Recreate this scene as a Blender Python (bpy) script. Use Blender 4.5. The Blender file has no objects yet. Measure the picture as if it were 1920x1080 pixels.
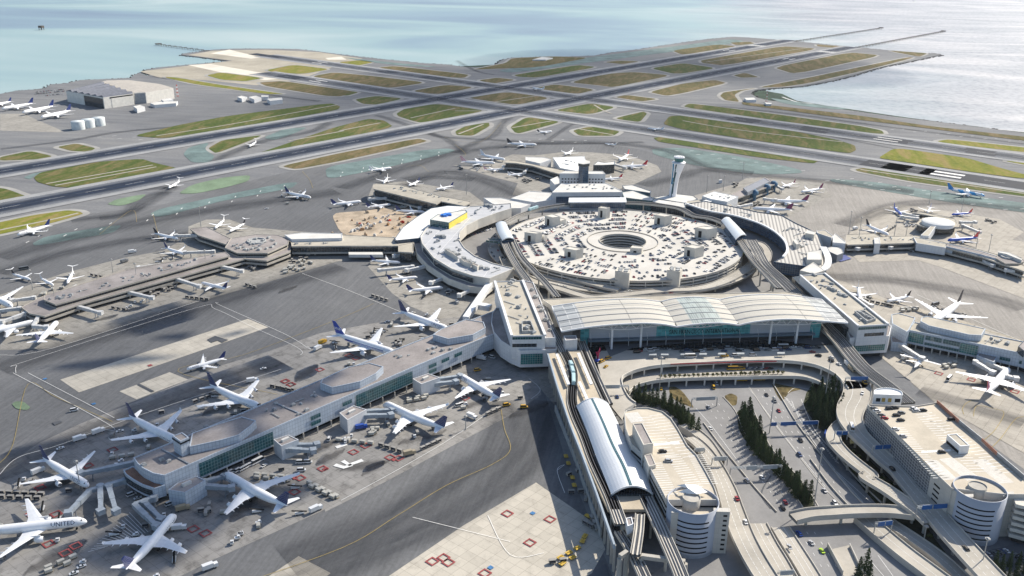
SUN_AZ=128; SUN_EL=38; SKY_S=0.11; SUN_S=4.9; EXPO=0.58; HAZE=0.000014
import bpy, math, random
import numpy as np
from mathutils import Vector, Matrix
from mathutils.geometry import tessellate_polygon
random.seed(7)
R = math.radians
sc = bpy.context.scene
COL = sc.collection
# ---------------------------------------------------------------- camera
W, H = 1920, 1080
CX, CY, CZ = -1066.82, -3.96, 337.23
HD, PI_, RO, FP = R(78.738), R(20.386), R(0.729), 1731.2
FW = Vector((math.sin(HD)*math.cos(PI_), math.cos(HD)*math.cos(PI_), -math.sin(PI_)))
RT0 = Vector((math.cos(HD), -math.sin(HD), 0)); UP0 = RT0.cross(FW)
RT = RT0*math.cos(RO)+UP0*math.sin(RO); UP = UP0*math.cos(RO)-RT0*math.sin(RO)
CAM = Vector((CX, CY, CZ))
cd = bpy.data.cameras.new('camera'); cam = bpy.data.objects.new('camera', cd); COL.objects.link(cam)
cd.sensor_width = 36; cd.lens = FP/W*36; cd.clip_start = 1; cd.clip_end = 60000
m = Matrix((RT, UP, -FW)).transposed().to_4x4(); m.translation = CAM
cam.matrix_world = m; sc.camera = cam

def G(px, py, z=0.0):
    """ground point (at height z) seen at photo pixel px,py"""
    d = FW + RT*((px-960)/FP) + UP*((540-py)/FP)
    t = (z-CZ)/d.z
    p = CAM+d*t
    return Vector((p.x, p.y, z))
ZO = {'R1': (0, 0, 3), 'R2': (640, 0, 3), 'R3': (1280, 0, 3), 'R4': (0, 340, 3), 'R5': (640, 340, 3), 'R6': (1280, 340, 3),
      'B1': (0, 700, 2.842), 'B2': (640, 700, 2.842), 'B3': (1280, 700, 2.842), 'Z4': (700, 250, 4.8), 'Z5': (1100, 250, 4.8),
      'Z6': (1520, 300, 4.8), 'P': (0, 0, 1)}
def PX(s):
    """'R1 10,20 30,40 P 5,6' -> photo pixels"""
    out = []; z = ZO['P']
    for w in s.split():
        if ',' in w:
            a, b = w.split(','); out.append((z[0]+float(a)/z[2], z[1]+float(b)/z[2]))
        else: z = ZO[w]
    return out
def GP(s, z=0.0):
    return [G(a, b, z) for a, b in (PX(s) if isinstance(s, str) else s)]
def smooth(pts, n=6, closed=False):
    pts = [Vector(p) for p in pts]; N = len(pts); out = []
    rng = range(N if closed else N-1)
    for i in rng:
        if closed: p0, p1, p2, p3 = pts[i-1], pts[i], pts[(i+1) % N], pts[(i+2) % N]
        else: p0, p1, p2, p3 = pts[max(i-1, 0)], pts[i], pts[i+1], pts[min(i+2, N-1)]
        for k in range(n):
            t = k/n
            out.append(.5*((2*p1)+(p2-p0)*t+(2*p0-5*p1+4*p2-p3)*t*t+(3*p1-p0-3*p2+p3)*t**3))
    if not closed: out.append(pts[-1])
    return out

# ---------------------------------------------------------------- mesh builder
class MB:
    def __init__(s): s.v = []; s.f = []; s.m = []; s.uv = []; s.sm = []
    def add(s, vs, fs, mi=0, uvs=None, sm=False):
        b = len(s.v); s.v += [tuple(v) for v in vs]
        for k, f in enumerate(fs):
            s.f.append([b+i for i in f]); s.m.append(mi); s.sm.append(sm)
            s.uv.append(uvs[k] if uvs else [(vs[i][0], vs[i][1]) for i in f])
        return s
    def quad(s, a, b, c, d, mi=0):
        w = (Vector(b)-Vector(a)).length; h = (Vector(d)-Vector(a)).length
        return s.add([a, b, c, d], [(0, 1, 2, 3)], mi, [[(0, 0), (w, 0), (w, h), (0, h)]])
    def prism(s, poly, z0, z1, mi=0, mt=None, bottom=False, inset=0):
        """poly: list of xy; side faces uv = metres"""
        P = [(p[0], p[1]) for p in poly]; n = len(P)
        A = sum(P[i][0]*P[(i+1) % n][1]-P[(i+1) % n][0]*P[i][1] for i in range(n))
        if A < 0: P = P[::-1]
        vs = [(x, y, z0) for x, y in P]+[(x, y, z1) for x, y in P]
        fs = []; uv = []; u = 0
        for i in range(n):
            j = (i+1) % n; L = math.dist(P[i], P[j])
            fs.append((i, j, n+j, n+i)); uv.append([(u, z0), (u+L, z0), (u+L, z1), (u, z1)]); u += L
        s.add(vs, fs, mi, uv)
        s.flat(P, z1, mi if mt is None else mt)
        if bottom: s.add([(x, y, z0) for x, y in P], [list(range(n))[::-1]], mi)
        return s
    def flat(s, poly, z, mi=0):
        P = [(p[0], p[1]) for p in poly]; n = len(P)
        A = sum(P[i][0]*P[(i+1) % n][1]-P[(i+1) % n][0]*P[i][1] for i in range(n))
        if A < 0: P = P[::-1]
        if n <= 4: return s.add([(x, y, z) for x, y in P], [list(range(n))], mi)
        T = tessellate_polygon([[Vector((x, y, 0)) for x, y in P]]); F = []
        for a, b, c in T:
            cr = (P[b][0]-P[a][0])*(P[c][1]-P[a][1])-(P[b][1]-P[a][1])*(P[c][0]-P[a][0])
            F.append((a, b, c) if cr > 0 else (a, c, b))
        return s.add([(x, y, z) for x, y in P], F, mi)
    def box(s, c, sz, rot=0.0, mi=0, M=None):
        """centre of base c, sizes, rotation about z"""
        hx, hy, h = sz[0]/2, sz[1]/2, sz[2]; ca, sa = math.cos(rot), math.sin(rot)
        vs = []
        for z in (0, h):
            for x, y in ((-hx, -hy), (hx, -hy), (hx, hy), (-hx, hy)):
                vs.append((c[0]+x*ca-y*sa, c[1]+x*sa+y*ca, c[2]+z))
        if M: vs = [tuple(M@Vector(v)) for v in vs]
        fs = [(0, 3, 2, 1), (4, 5, 6, 7), (0, 1, 5, 4), (1, 2, 6, 5), (2, 3, 7, 6), (3, 0, 4, 7)]
        L = [sz[0], sz[1], sz[0], sz[1]]
        uv = [[(0, 0), (0, sz[1]), (sz[0], sz[1]), (sz[0], 0)], [(0, 0), (sz[0], 0), (sz[0], sz[1]), (0, sz[1])]]
        uv += [[(0, 0), (l, 0), (l, h), (0, h)] for l in L]
        return s.add(vs, fs, mi, uv)
    def beam(s, a, b, w, h, mi=0):
        """box from a to b (3D), width w, height h hanging centred"""
        a = Vector(a); b = Vector(b); d = (b-a)
        if d.length < 1e-6: return s
        d.normalize(); side = d.cross(Vector((0, 0, 1)))
        if side.length < 1e-3: side = Vector((1, 0, 0))
        side.normalize(); up = side.cross(d)
        vs = []
        for p in (a, b):
            for x, y in ((-1, -1), (1, -1), (1, 1), (-1, 1)):
                vs.append(p+side*(x*w/2)+up*(y*h/2))
        L = (b-a).length
        return s.add(vs, [(0, 3, 2, 1), (4, 5, 6, 7), (0, 1, 5, 4), (1, 2, 6, 5), (2, 3, 7, 6), (3, 0, 4, 7)][:6], mi,
                     [[(0, 0), (0, h), (w, h), (w, 0)], [(0, 0), (w, 0), (w, h), (0, h)]]+[[(0, 0), (w, 0), (w, L), (0, L)]]*4)
    def rings(s, rs, mi=0, capa=True, capb=True, sm=True):
        """rs: list of rings (each same count of 3D points)"""
        n = len(rs[0]); vs = [p for r in rs for p in r]; fs = []; uv = []
        for k in range(len(rs)-1):
            for i in range(n):
                j = (i+1) % n; fs.append((k*n+i, k*n+j, (k+1)*n+j, (k+1)*n+i)); uv.append([(i/n, k), ((i+1)/n, k), ((i+1)/n, k+1), (i/n, k+1)])
        s.add(vs, fs, mi, uv, sm)
        if capa: s.add(rs[0], [list(range(n))[::-1]], mi)
        if capb: s.add(rs[-1], [list(range(n))], mi)
        return s
    def lathe(s, c, prof, n=24, mi=0, sm=True, capa=True, capb=True):
        rs = [[(c[0]+r*math.cos(2*math.pi*i/n), c[1]+r*math.sin(2*math.pi*i/n), c[2]+z) for i in range(n)] for r, z in prof]
        return s.rings(rs, mi, capa, capb, sm)
    def cyl(s, c, r, h, n=10, mi=0): return s.lathe(c, [(r, 0), (r, h)], n, mi, False)
    def tube(s, pts, r, n=6, mi=0):
        pts = [Vector(p) for p in pts]
        for a, b in zip(pts, pts[1:]):
            d = (b-a)
            if d.length < 1e-5: continue
            d.normalize(); q = d.orthogonal().normalized(); w = d.cross(q)
            s.rings([[p+(q*math.cos(2*math.pi*i/n)+w*math.sin(2*math.pi*i/n))*r for i in range(n)] for p in (a, b)], mi, sm=False)
        return s
    def ribbon(s, pts, w, mi=0, lift=0.0):
        """flat strip along 3D pts, uv: u across 0..1, v metres along"""
        pts = [Vector(p) for p in pts]; L = []; Rr = []; V = [0]
        for i, p in enumerate(pts):
            a = pts[max(i-1, 0)]; b = pts[min(i+1, len(pts)-1)]; d = (b-a); d.z = 0; d.normalize()
            nrm = Vector((-d.y, d.x, 0)); ww = w[i] if isinstance(w, (list, tuple)) else w
            L.append(p+nrm*ww/2+Vector((0, 0, lift))); Rr.append(p-nrm*ww/2+Vector((0, 0, lift)))
            if i: V.append(V[-1]+(p-pts[i-1]).length)
        n = len(pts); vs = L+Rr; fs = []; uv = []
        for i in range(n-1):
            fs.append((n+i, n+i+1, i+1, i)); uv.append([(1, V[i]), (1, V[i+1]), (0, V[i+1]), (0, V[i])])
        return s.add(vs, fs, mi, uv)
    def build(s, name, mats, parent=None, loc=None, link=True):
        me = bpy.data.meshes.new(name)
        off = Vector(loc) if loc is not None else (Vector(parent.location) if parent is not None and parent.get('_w') else Vector((0, 0, 0)))
        v = [(x-off.x, y-off.y, z-off.z) for x, y, z in s.v] if off.length else s.v
        me.from_pydata(v, [], s.f)
        if not isinstance(mats, (list, tuple)): mats = [mats]
        for mm in mats: me.materials.append(mm)
        me.polygons.foreach_set('material_index', s.m)
        me.polygons.foreach_set('use_smooth', s.sm)
        ul = me.uv_layers.new(name='UVMap')
        flat = [c for f in s.uv for t in f for c in t]
        ul.data.foreach_set('uv', flat)
        me.update()
        o = bpy.data.objects.new(name, me)
        if link: COL.objects.link(o)
        if parent is not None: o.parent = parent
        elif loc is not None: o.location = loc
        return o
def tag(o, label=None, cat=None, group=None, kind=None):
    if label: o['label'] = label
    if cat: o['category'] = cat
    if group: o['group'] = group
    if kind: o['kind'] = kind
    return o
def thing(name, loc, label, cat, group=None, rz=0.0, world=True):
    o = bpy.data.objects.new(name, None); COL.objects.link(o); o.location = loc; o.rotation_euler = (0, 0, rz)
    o.empty_display_size = 1
    if world: o['_w'] = 1
    return tag(o, label, cat, group)
def copy_tree(o, parent=None):
    c = o.copy(); COL.objects.link(c)
    if parent is not None: c.parent = parent
    for ch in o.children: copy_tree(ch, c)
    return c

# ---------------------------------------------------------------- materials
_M = {}
def nt(name):
    m = bpy.data.materials.new(name); m.use_nodes = True
    t = m.node_tree; b = t.nodes['Principled BSDF']
    return m, t, b
def ramp(t, fac, stops, interp='LINEAR'):
    r = t.nodes.new('ShaderNodeValToRGB'); r.color_ramp.interpolation = interp
    e = r.color_ramp.elements
    while len(e) < len(stops): e.new(.5)
    for k, (p, c) in enumerate(stops):
        e[k].position = p; e[k].color = (*c, 1) if len(c) == 3 else c
    if fac is not None: t.links.new(fac, r.inputs[0])
    return r.outputs[0]
def noise(t, vec, scale, detail=4, rough=.55, dist=0):
    n = t.nodes.new('ShaderNodeTexNoise'); n.inputs['Scale'].default_value = scale; n.inputs['Detail'].default_value = detail
    n.inputs['Roughness'].default_value = rough; n.inputs['Distortion'].default_value = dist
    if vec is not None: t.links.new(vec, n.inputs['Vector'])
    return n.outputs['Fac']
def mapping(t, vec, scale=(1, 1, 1), rot=(0, 0, 0)):
    n = t.nodes.new('ShaderNodeMapping'); n.inputs['Scale'].default_value = scale; n.inputs['Rotation'].default_value = rot
    t.links.new(vec, n.inputs['Vector']); return n.outputs[0]
def mix(t, fac, a, b, mode='MIX'):
    n = t.nodes.new('ShaderNodeMix'); n.data_type = 'RGBA'; n.blend_type = mode
    for s, v in ((n.inputs[0], fac), (n.inputs[6], a), (n.inputs[7], b)):
        if hasattr(v, 'is_output') or isinstance(v, bpy.types.NodeSocket): t.links.new(v, s)
        elif isinstance(v, (int, float)): s.default_value = v
        else: s.default_value = (*v, 1)
    return n.outputs[2]
def math_(t, op, a, b=0.0, clamp=False):
    n = t.nodes.new('ShaderNodeMath'); n.operation = op; n.use_clamp = clamp
    for s, v in ((n.inputs[0], a), (n.inputs[1], b)):
        if isinstance(v, bpy.types.NodeSocket): t.links.new(v, s)
        else: s.default_value = v
    return n.outputs[0]
def pos(t): return t.nodes.new('ShaderNodeNewGeometry').outputs['Position']
def objc(t): return t.nodes.new('ShaderNodeTexCoord').outputs['Object']
def uvc(t): return t.nodes.new('ShaderNodeTexCoord').outputs['UV']
def M(name, col=None, rough=.8, var=.12, scale=.15, metal=0., spec=.5, bump=0., world=True, fine=True):
    if name in _M: return _M[name]
    m, t, b = nt(name)
    v = pos(t) if world else objc(t)
    n1 = noise(t, v, scale, 5, .6)
    dark = tuple(c*(1-var*2) for c in col); lite = tuple(min(1, c*(1+var*1.6)) for c in col)
    c = ramp(t, n1, [(.3, dark), (.7, lite)])
    if fine:
        n2 = noise(t, v, scale*14, 3, .6)
        c = mix(t, .35*min(1, var*5), c, ramp(t, n2, [(.3, dark), (.7, lite)]))
    t.links.new(c, b.inputs['Base Color'])
    b.inputs['Roughness'].default_value = rough; b.inputs['Metallic'].default_value = metal
    b.inputs['Specular IOR Level'].default_value = spec if rough < .7 else .1
    _M[name] = m; return m
def panelmat(name, col, joint, w, h, rough=.5, var=.1, jw=.03, metal=0., spec=.5, second=None):
    """cladding panels in UV metres"""
    if name in _M: return _M[name]
    m, t, b = nt(name)
    br = t.nodes.new('ShaderNodeTexBrick'); br.offset = 0; br.inputs['Scale'].default_value = 1
    br.inputs['Brick Width'].default_value = w; br.inputs['Row Height'].default_value = h
    br.inputs['Mortar Size'].default_value = jw; br.inputs['Bias'].default_value = 0
    c2 = second or tuple(c*(1-var) for c in col)
    br.inputs['Color1'].default_value = (*col, 1); br.inputs['Color2'].default_value = (*c2, 1); br.inputs['Mortar'].default_value = (*joint, 1)
    t.links.new(uvc(t), br.inputs['Vector'])
    n = noise(t, pos(t), .12, 5, .65)
    c = mix(t, 1.0, br.outputs['Color'], ramp(t, n, [(.3, (1-var,)*3), (.7, (1, 1, 1))]), 'MULTIPLY')
    t.links.new(c, b.inputs['Base Color']); b.inputs['Roughness'].default_value = rough; b.inputs['Metallic'].default_value = metal
    b.inputs['Specular IOR Level'].default_value = spec*.5
    _M[name] = m; return m
def bandmat(name, col, edge, amount, soft=.35, nscale=.02):
    """stain laid on paving: opacity falls off across the strip (u) and breaks up with noise"""
    if name in _M: return _M[name]
    m, t, b = nt(name)
    sx = t.nodes.new('ShaderNodeSeparateXYZ'); t.links.new(uvc(t), sx.inputs[0])
    d = math_(t, 'ABSOLUTE', math_(t, 'SUBTRACT', sx.outputs[0], .5))
    prof = ramp(t, d, [(edge*.5, (1, 1, 1)), (.5, (0, 0, 0))], 'EASE')
    uvm = mapping(t, uvc(t), (3.5, .012, 1))
    n = noise(t, uvm, 1.5, 5, .6)
    n2 = noise(t, pos(t), .006, 3, .5)
    a = math_(t, 'MULTIPLY', prof, math_(t, 'MULTIPLY_ADD', n, 1.0, True), False)
    a = math_(t, 'MULTIPLY', prof, ramp(t, n, [(.25, (.35,)*3), (.65, (1, 1, 1))]))
    a = math_(t, 'MULTIPLY', a, ramp(t, n2, [(.3, (.8,)*3), (.6, (1, 1, 1))]))
    a = math_(t, 'MULTIPLY', a, amount, True)
    t.links.new(a, b.inputs['Alpha']); b.inputs['Base Color'].default_value = (*col, 1)
    b.inputs['Roughness'].default_value = .8; b.inputs['Specular IOR Level'].default_value = .1
    _M[name] = m; return m
# ================================================================ light
world = bpy.data.worlds.new('World'); sc.world = world; world.use_nodes = True
wt = world.node_tree; bg = wt.nodes['Background']; sky = wt.nodes.new('ShaderNodeTexSky'); sky.sky_type = 'NISHITA'
SAZ, SEL = R(SUN_AZ), R(SUN_EL)
sky.sun_disc = False; sky.sun_elevation = SEL; sky.sun_rotation = SAZ; sky.altitude = 50
sky.air_density = 1.0; sky.dust_density = 1.2; sky.ozone_density = 1.5
wt.links.new(sky.outputs[0], bg.inputs[0]); bg.inputs[1].default_value = SKY_S
sd = bpy.data.lights.new('sun', 'SUN'); sd.energy = SUN_S; sd.angle = R(.5); sd.color = (1, .92, .79)
so = bpy.data.objects.new('sun', sd); COL.objects.link(so)
dirv = Vector((math.sin(SAZ)*math.cos(SEL), math.cos(SAZ)*math.cos(SEL), math.sin(SEL)))
so.rotation_euler = dirv.to_track_quat('Z', 'Y').to_euler(); so.location = (0, 0, 800)
sc.view_settings.view_transform = 'Standard'; sc.view_settings.look = 'None'; sc.view_settings.exposure = EXPO; sc.view_settings.gamma = 1

# ================================================================ water
def water_mat():
    m, t, b = nt('bay_water'); p = pos(t)
    n1 = noise(t, mapping(t, p, (.0011, .0005, 1), (0, 0, R(12))), 1, 4, .5, .6)
    c = ramp(t, n1, [(.3, (.16, .22, .29)), (.43, (.20, .285, .34)), (.53, (.255, .36, .375)), (.68, (.36, .44, .44))])
    sx = t.nodes.new('ShaderNodeSeparateXYZ'); t.links.new(p, sx.inputs[0])
    # pale flats to the south; cloud reflections put into the colour
    mr = t.nodes.new('ShaderNodeMapRange'); mr.inputs[1].default_value = 200; mr.inputs[2].default_value = -700; mr.clamp = True
    n0 = noise(t, p, .0009, 4, .6, .8)
    t.links.new(math_(t, 'ADD', sx.outputs[1], math_(t, 'MULTIPLY', math_(t, 'SUBTRACT', n0, .5), 1300)), mr.inputs[0])
    n4 = noise(t, mapping(t, p, (.004, .0016, 1), (0, 0, R(-20))), 1, 5, .6, 1.2)
    pale = ramp(t, n4, [(.3, (.15, .18, .22)), (.46, (.26, .28, .32)), (.62, (.46, .455, .47))])
    c = mix(t, mr.outputs[0], c, pale)
    # wave speckle near the flats
    n3 = noise(t, p, .055, 4, .75)
    c = mix(t, math_(t, 'MULTIPLY', mr.outputs[0], .38), c, ramp(t, n3, [(.35, (.08, .09, .11)), (.55, (.40, .40, .41))]))
    t.links.new(c, b.inputs['Base Color']); b.inputs['Roughness'].default_value = .5; b.inputs['Specular IOR Level'].default_value = .2
    bm = t.nodes.new('ShaderNodeBump'); bm.inputs['Strength'].default_value = .25; bm.inputs['Distance'].default_value = 1
    t.links.new(noise(t, p, .12, 4, .65), bm.inputs['Height']); t.links.new(bm.outputs[0], b.inputs['Normal'])
    return m
w = MB(); w.flat([(-4000, -26000), (36000, -26000), (36000, 26000), (-4000, 26000)], -2.2)
tag(w.build('water', water_mat()), kind='structure')

# ================================================================ land
shore = PX('P -400,205 -60,184 0,176 30,170 60,168 85,165 95,158 125,156 150,150 245,146 252,140 262,136 275,142 285,140 270,131 300,126 355,121 400,117 430,114 '
           '385,108 340,103 345,100 372,97 400,93 440,91 500,91 560,92 600,97 640,102 700,109 740,113 790,118 840,121 868,125 890,126 930,125 934,118 942,112 960,108 990,107 1060,106 1115,104 '
           '1150,98 1200,92 1250,84 1290,78 1330,73 1372,69 1400,70 1440,73 1500,78 1600,88 1700,97 1742,100 1752,99 1765,103 1748,106 1700,116 1650,126 1607,139 1560,151 1500,162 1450,165 1415,169 1407,175 1420,183 1440,188 1470,191 '
           '1510,195 1553,201 1600,208 1680,219 1780,231 1920,249 2200,290 2500,335')
land = [G(a, b) for a, b in shore]
land += [G(2900, 700), Vector((-2200, -1500, 0)), Vector((-2600, 0, 0)), Vector((-2200, 1600, 0)), Vector((-200, 2600, 0))]
def ground_mat():
    m, t, b = nt('ground_paving'); p = pos(t)
    n1 = noise(t, p, .0035, 6, .6, .4)
    n2 = noise(t, mapping(t, p, (.05, .006, 1), (0, 0, R(28))), 1, 5, .65)
    n3 = noise(t, p, .25, 4, .7)
    c = ramp(t, n1, [(.3, (.10, .107, .12)), (.5, (.155, .162, .175)), (.7, (.235, .235, .23))])
    c = mix(t, .3, c, ramp(t, n2, [(.35, (.075, .082, .095)), (.65, (.27, .27, .26))]))
    c = mix(t, .18, c, ramp(t, n3, [(.3, (.08, .08, .08)), (.7, (.36, .35, .34))]))
    t.links.new(c, b.inputs['Base Color']); b.inputs['Roughness'].default_value = .9; b.inputs['Specular IOR Level'].default_value = .1
    return m
g = MB(); g.prism([(p.x, p.y) for p in land], -4, 0)
tag(g.build('ground', ground_mat()), kind='structure')
mb_ = MB(); mb_.flat(GP('R3 380,500 430,505 560,528 640,566 820,596 1200,652 1480,690 2000,752 2000,775 1200,675 820,618 600,590 480,575 400,545', -1.9), -1.9)
mb_.flat(GP('P 938,118 935,127 905,128 880,131 850,130 870,124 930,121', -1.9), -1.9)
tag(mb_.build('marsh', M('marsh_green', (.035, .06, .04), .9, .4, .02)), 'dark green marsh fringe along the right-hand shore', None, None, 'stuff')
mb_ = MB(); mb_.ribbon(smooth(GP('R3 560,545 640,572 720,582 820,606 1000,630 1200,662 1500,698 1920,742 2100,765', -1.8), 4), 5); tag(mb_.build('water', M('foam_white', (.6, .6, .6), .8)), kind='structure')
# rock revetment edging
rk = MB()
for i in range(len(shore)-1):
    if shore[i][0] < 0 or shore[i][0] > 2000: continue
    a = G(*shore[i]); b_ = G(*shore[i+1]); L = (b_-a).length
    if L < 1: continue
    d = (b_-a).normalized(); nr = Vector((-d.y, d.x, 0)); k = 0.
    while k < L:
        q = a+d*k+nr*random.uniform(-1, 9); s_ = random.uniform(2, 5)
        rk.box((q.x, q.y, -2.6), (s_, s_*random.uniform(.6, 1.2), random.uniform(1.2, 2.9)), random.uniform(0, 3)); k += 7
tag(rk.build('shore_rock', M('rock', (.10, .095, .09), .9, .3, .3)), kind='stuff', label='dark rock revetment along the bay shore')

LAY = .05
_zk = [0]
def rounded(P, n=2, f=.16):
    P = [Vector(p) for p in P]
    for _ in range(n):
        Q = []
        for i in range(len(P)):
            a, b = P[i], P[(i+1) % len(P)]; Q += [a.lerp(b, f), a.lerp(b, 1-f)]
        P = Q
    return P
def sheet(name, polys, mat, z, kind='structure', sm=True):
    b = MB()
    for s in polys:
        P = GP(s)
        if sm: P = rounded(P, 2)
        _zk[0] += 1
        b.flat(P, z+.007*_zk[0])
    return tag(b.build(name, mat), kind=kind)

# ---- wide apron pavements
def asph_mat(name, col, ang, k=.3):
    m, t, b = nt(name); p = pos(t)
    n1 = noise(t, p, .012, 6, .65, .6); n2 = noise(t, mapping(t, p, (.012, .35, 1), (0, 0, -ang)), 1, 5, .7, .3); n3 = noise(t, p, .35, 4, .7); n4 = noise(t, p, .03, 5, .6, 1.5)
    f = lambda q: tuple(c*q for c in col)
    c = ramp(t, n1, [(.3, f(.72)), (.5, f(1)), (.7, f(1.35))]); c = mix(t, .45, c, ramp(t, n2, [(.35, f(.68)), (.5, f(1)), (.68, f(1.4))]))
    c = mix(t, .2, c, ramp(t, n3, [(.3, f(.4)), (.7, f(1.7))])); c = mix(t, ramp(t, n4, [(.6, (0, 0, 0)), (.75, (.3, .3, .3))]), c, f(.45))
    t.links.new(c, b.inputs['Base Color']); b.inputs['Roughness'].default_value = .9; b.inputs['Specular IOR Level'].default_value = .1; return m
_d = G(912, 631)-G(308, 891)
m_asph = asph_mat('apron_asphalt', (.135, .138, .143), math.atan2(_d.y, _d.x)); m_asph_light = asph_mat('apron_asphalt_sunlit', (.27, .255, .235), R(-75))  # light put into colour: left copy darker for cloud shade, right lighter for sun
m_conc = None
def concrete_mat(name, col, slab=7.5, dirt=.5):
    m, t, b = nt(name); p = pos(t)
    br = t.nodes.new('ShaderNodeTexBrick'); br.offset = 0; br.inputs['Scale'].default_value = 1
    br.inputs['Brick Width'].default_value = slab; br.inputs['Row Height'].default_value = slab; br.inputs['Mortar Size'].default_value = .12
    br.inputs['Bias'].default_value = -.2
    br.inputs['Color1'].default_value = (*col, 1); br.inputs['Color2'].default_value = (*[c*.86 for c in col], 1); br.inputs['Mortar'].default_value = (*[c*.62 for c in col], 1)
    t.links.new(mapping(t, p, (1, 1, 1), (0, 0, R(28))), br.inputs['Vector'])
    n1 = noise(t, p, .012, 6, .65, .5); n2 = noise(t, p, .12, 5, .7, .3)
    c = mix(t, 1, br.outputs['Color'], ramp(t, n1, [(.3, (1-dirt*.45,)*3), (.62, (1, 1, 1))]), 'MULTIPLY')
    c = mix(t, 1, c, ramp(t, n2, [(.28, (1-dirt*.75,)*3), (.5, (1, 1, 1))]), 'MULTIPLY')
    t.links.new(c, b.inputs['Base Color']); b.inputs['Roughness'].default_value = .9; b.inputs['Specular IOR Level'].default_value = .1
    _M[name] = m; return m
m_conc = concrete_mat('apron_concrete', (.33, .315, .285))
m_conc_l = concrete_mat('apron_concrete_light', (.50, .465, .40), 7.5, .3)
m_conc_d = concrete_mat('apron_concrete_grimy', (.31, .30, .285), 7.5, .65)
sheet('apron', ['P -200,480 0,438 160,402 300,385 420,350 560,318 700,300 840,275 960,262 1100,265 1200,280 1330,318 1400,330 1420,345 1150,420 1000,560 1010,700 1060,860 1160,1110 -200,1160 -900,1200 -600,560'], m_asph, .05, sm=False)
sheet('apron', ['P 1200,420 1290,370 1430,330 1560,340 1700,362 1900,392 2200,440 2500,900 2300,960 1920,880 1770,770 1640,660 1500,540 1350,450'], m_asph_light, .05, sm=False)
# concrete gate aprons
sheet('apron', ['R4 0,640 350,520 700,430 920,390 1060,310 1060,255 1160,215 1290,215 1420,260 1900,300 P 760,410 780,470 750,480 R4 1900,450 1600,540 900,740 500,880 300,940 0,950',
    ], m_conc, .10, sm=False)
sheet('apron', ['P 640,480 700,485 690,500 735,550 770,575 830,600 935,640 1040,760 1050,560 960,500 800,440 660,440'], m_conc, .102, sm=False)
# grimy concrete around the near concourse
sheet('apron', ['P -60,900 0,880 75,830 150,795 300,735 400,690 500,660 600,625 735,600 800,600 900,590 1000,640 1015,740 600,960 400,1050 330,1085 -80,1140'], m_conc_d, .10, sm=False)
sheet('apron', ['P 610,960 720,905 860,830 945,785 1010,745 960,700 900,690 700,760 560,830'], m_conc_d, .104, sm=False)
# paler concrete pads; sunlight on the near one is put into the colour
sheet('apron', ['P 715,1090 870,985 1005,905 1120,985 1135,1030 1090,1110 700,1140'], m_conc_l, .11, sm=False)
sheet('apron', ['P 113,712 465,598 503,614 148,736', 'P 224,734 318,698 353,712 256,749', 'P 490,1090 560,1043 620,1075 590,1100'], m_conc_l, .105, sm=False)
sheet('apron', ['R1 0,640 130,640 360,740 330,745 0,735'], m_conc, .105, sm=False)
m_white_conc = M('blast_pad_concrete', (.62, .58, .50), .85, .1, .02)
sheet('apron', ['P 395,100 430,93 490,108 470,110', 'P 352,122 395,120 545,146 500,150 470,148', 'P 610,109 640,106 650,112 615,112'], m_white_conc, .105, sm=False)
sheet('apron', ['P 262,134 355,123 436,114 392,108 352,103 400,95 500,93 600,98 680,110 640,120 560,150 480,160 380,150 300,146'], M('tan_paving', (.36, .33, .27), .9, .15, .01), .045, sm=False)
sheet('apron', ['Z4 720,290 1000,290 1250,190 1450,200 1700,170 1920,170 1920,560 1250,560 1300,450 1100,400', 'P 1100,285 1180,292 1232,310 1240,322 1180,350 1100,370 1010,352',
                'P 1330,372 1400,334 1470,336 1540,345 1560,368 1470,410 1420,420 1300,400', 'P 700,345 760,340 880,360 920,390 780,400 690,370'], m_conc, .10, sm=False)
sheet('apron', ['Z6 400,540 520,470 700,410 800,400 1300,470 1700,535 1920,650 1660,820 1400,1000 1050,900 440,920 300,800', 'P 1560,520 1600,535 1660,560 1800,600 1920,640 2050,700 2050,900 1920,850 1760,760 1640,660',
                'P 1620,480 1720,488 1760,500 1840,530 1920,560 2050,580 2050,480 1900,450 1700,440'], concrete_mat('apron_concrete_pale', (.42, .39, .34), 7.5, .35), .10, sm=False)
sheet('apron', ['P 690,395 780,380 790,470 740,470 640,440 620,400'], M('sandy_earth', (.44, .36, .27), .95, .25, .05), .11)

# ---- grass islands
def grass_mat(name, a, b_, c_):
    m, t, b = nt(name); p = pos(t)
    n1 = noise(t, mapping(t, p, (.010, .045, 1), (0, 0, R(28))), 1, 6, .7, .8); n2 = noise(t, p, .16, 4, .7)
    c = ramp(t, n1, [(.34, a), (.48, b_), (.62, c_)])
    c = mix(t, .35, c, ramp(t, n2, [(.3, tuple(x*.5 for x in a)), (.7, tuple(x*1.3 for x in c_))]))
    t.links.new(c, b.inputs['Base Color']); b.inputs['Roughness'].default_value = .95; b.inputs['Specular IOR Level'].default_value = .05
    return m
gm1 = grass_mat('infield_grass', (.025, .070, .010), (.055, .095, .016), (.18, .145, .07))
gm2 = grass_mat('infield_grass_dry', (.05, .065, .018), (.10, .092, .035), (.20, .15, .085))
gm3 = grass_mat('infield_grass_sunlit', (.08, .13, .010), (.17, .19, .022), (.26, .20, .08))  # yellow-green grass, with sunlight put into the brighter colour
_gk = [0]; pave = MB()
def inset0(P, d):
    P = [Vector((p[0], p[1])) for p in P]; n = len(P); out = []
    s = 1 if sum(P[i].x*P[(i+1) % n].y-P[(i+1) % n].x*P[i].y for i in range(n)) > 0 else -1
    for i in range(n):
        e = P[(i+1) % n]-P[i-1]
        if e.length < 1e-6: continue
        e.normalize(); out.append(P[i]+Vector((-e.y, e.x))*s*d)
    return out
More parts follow.
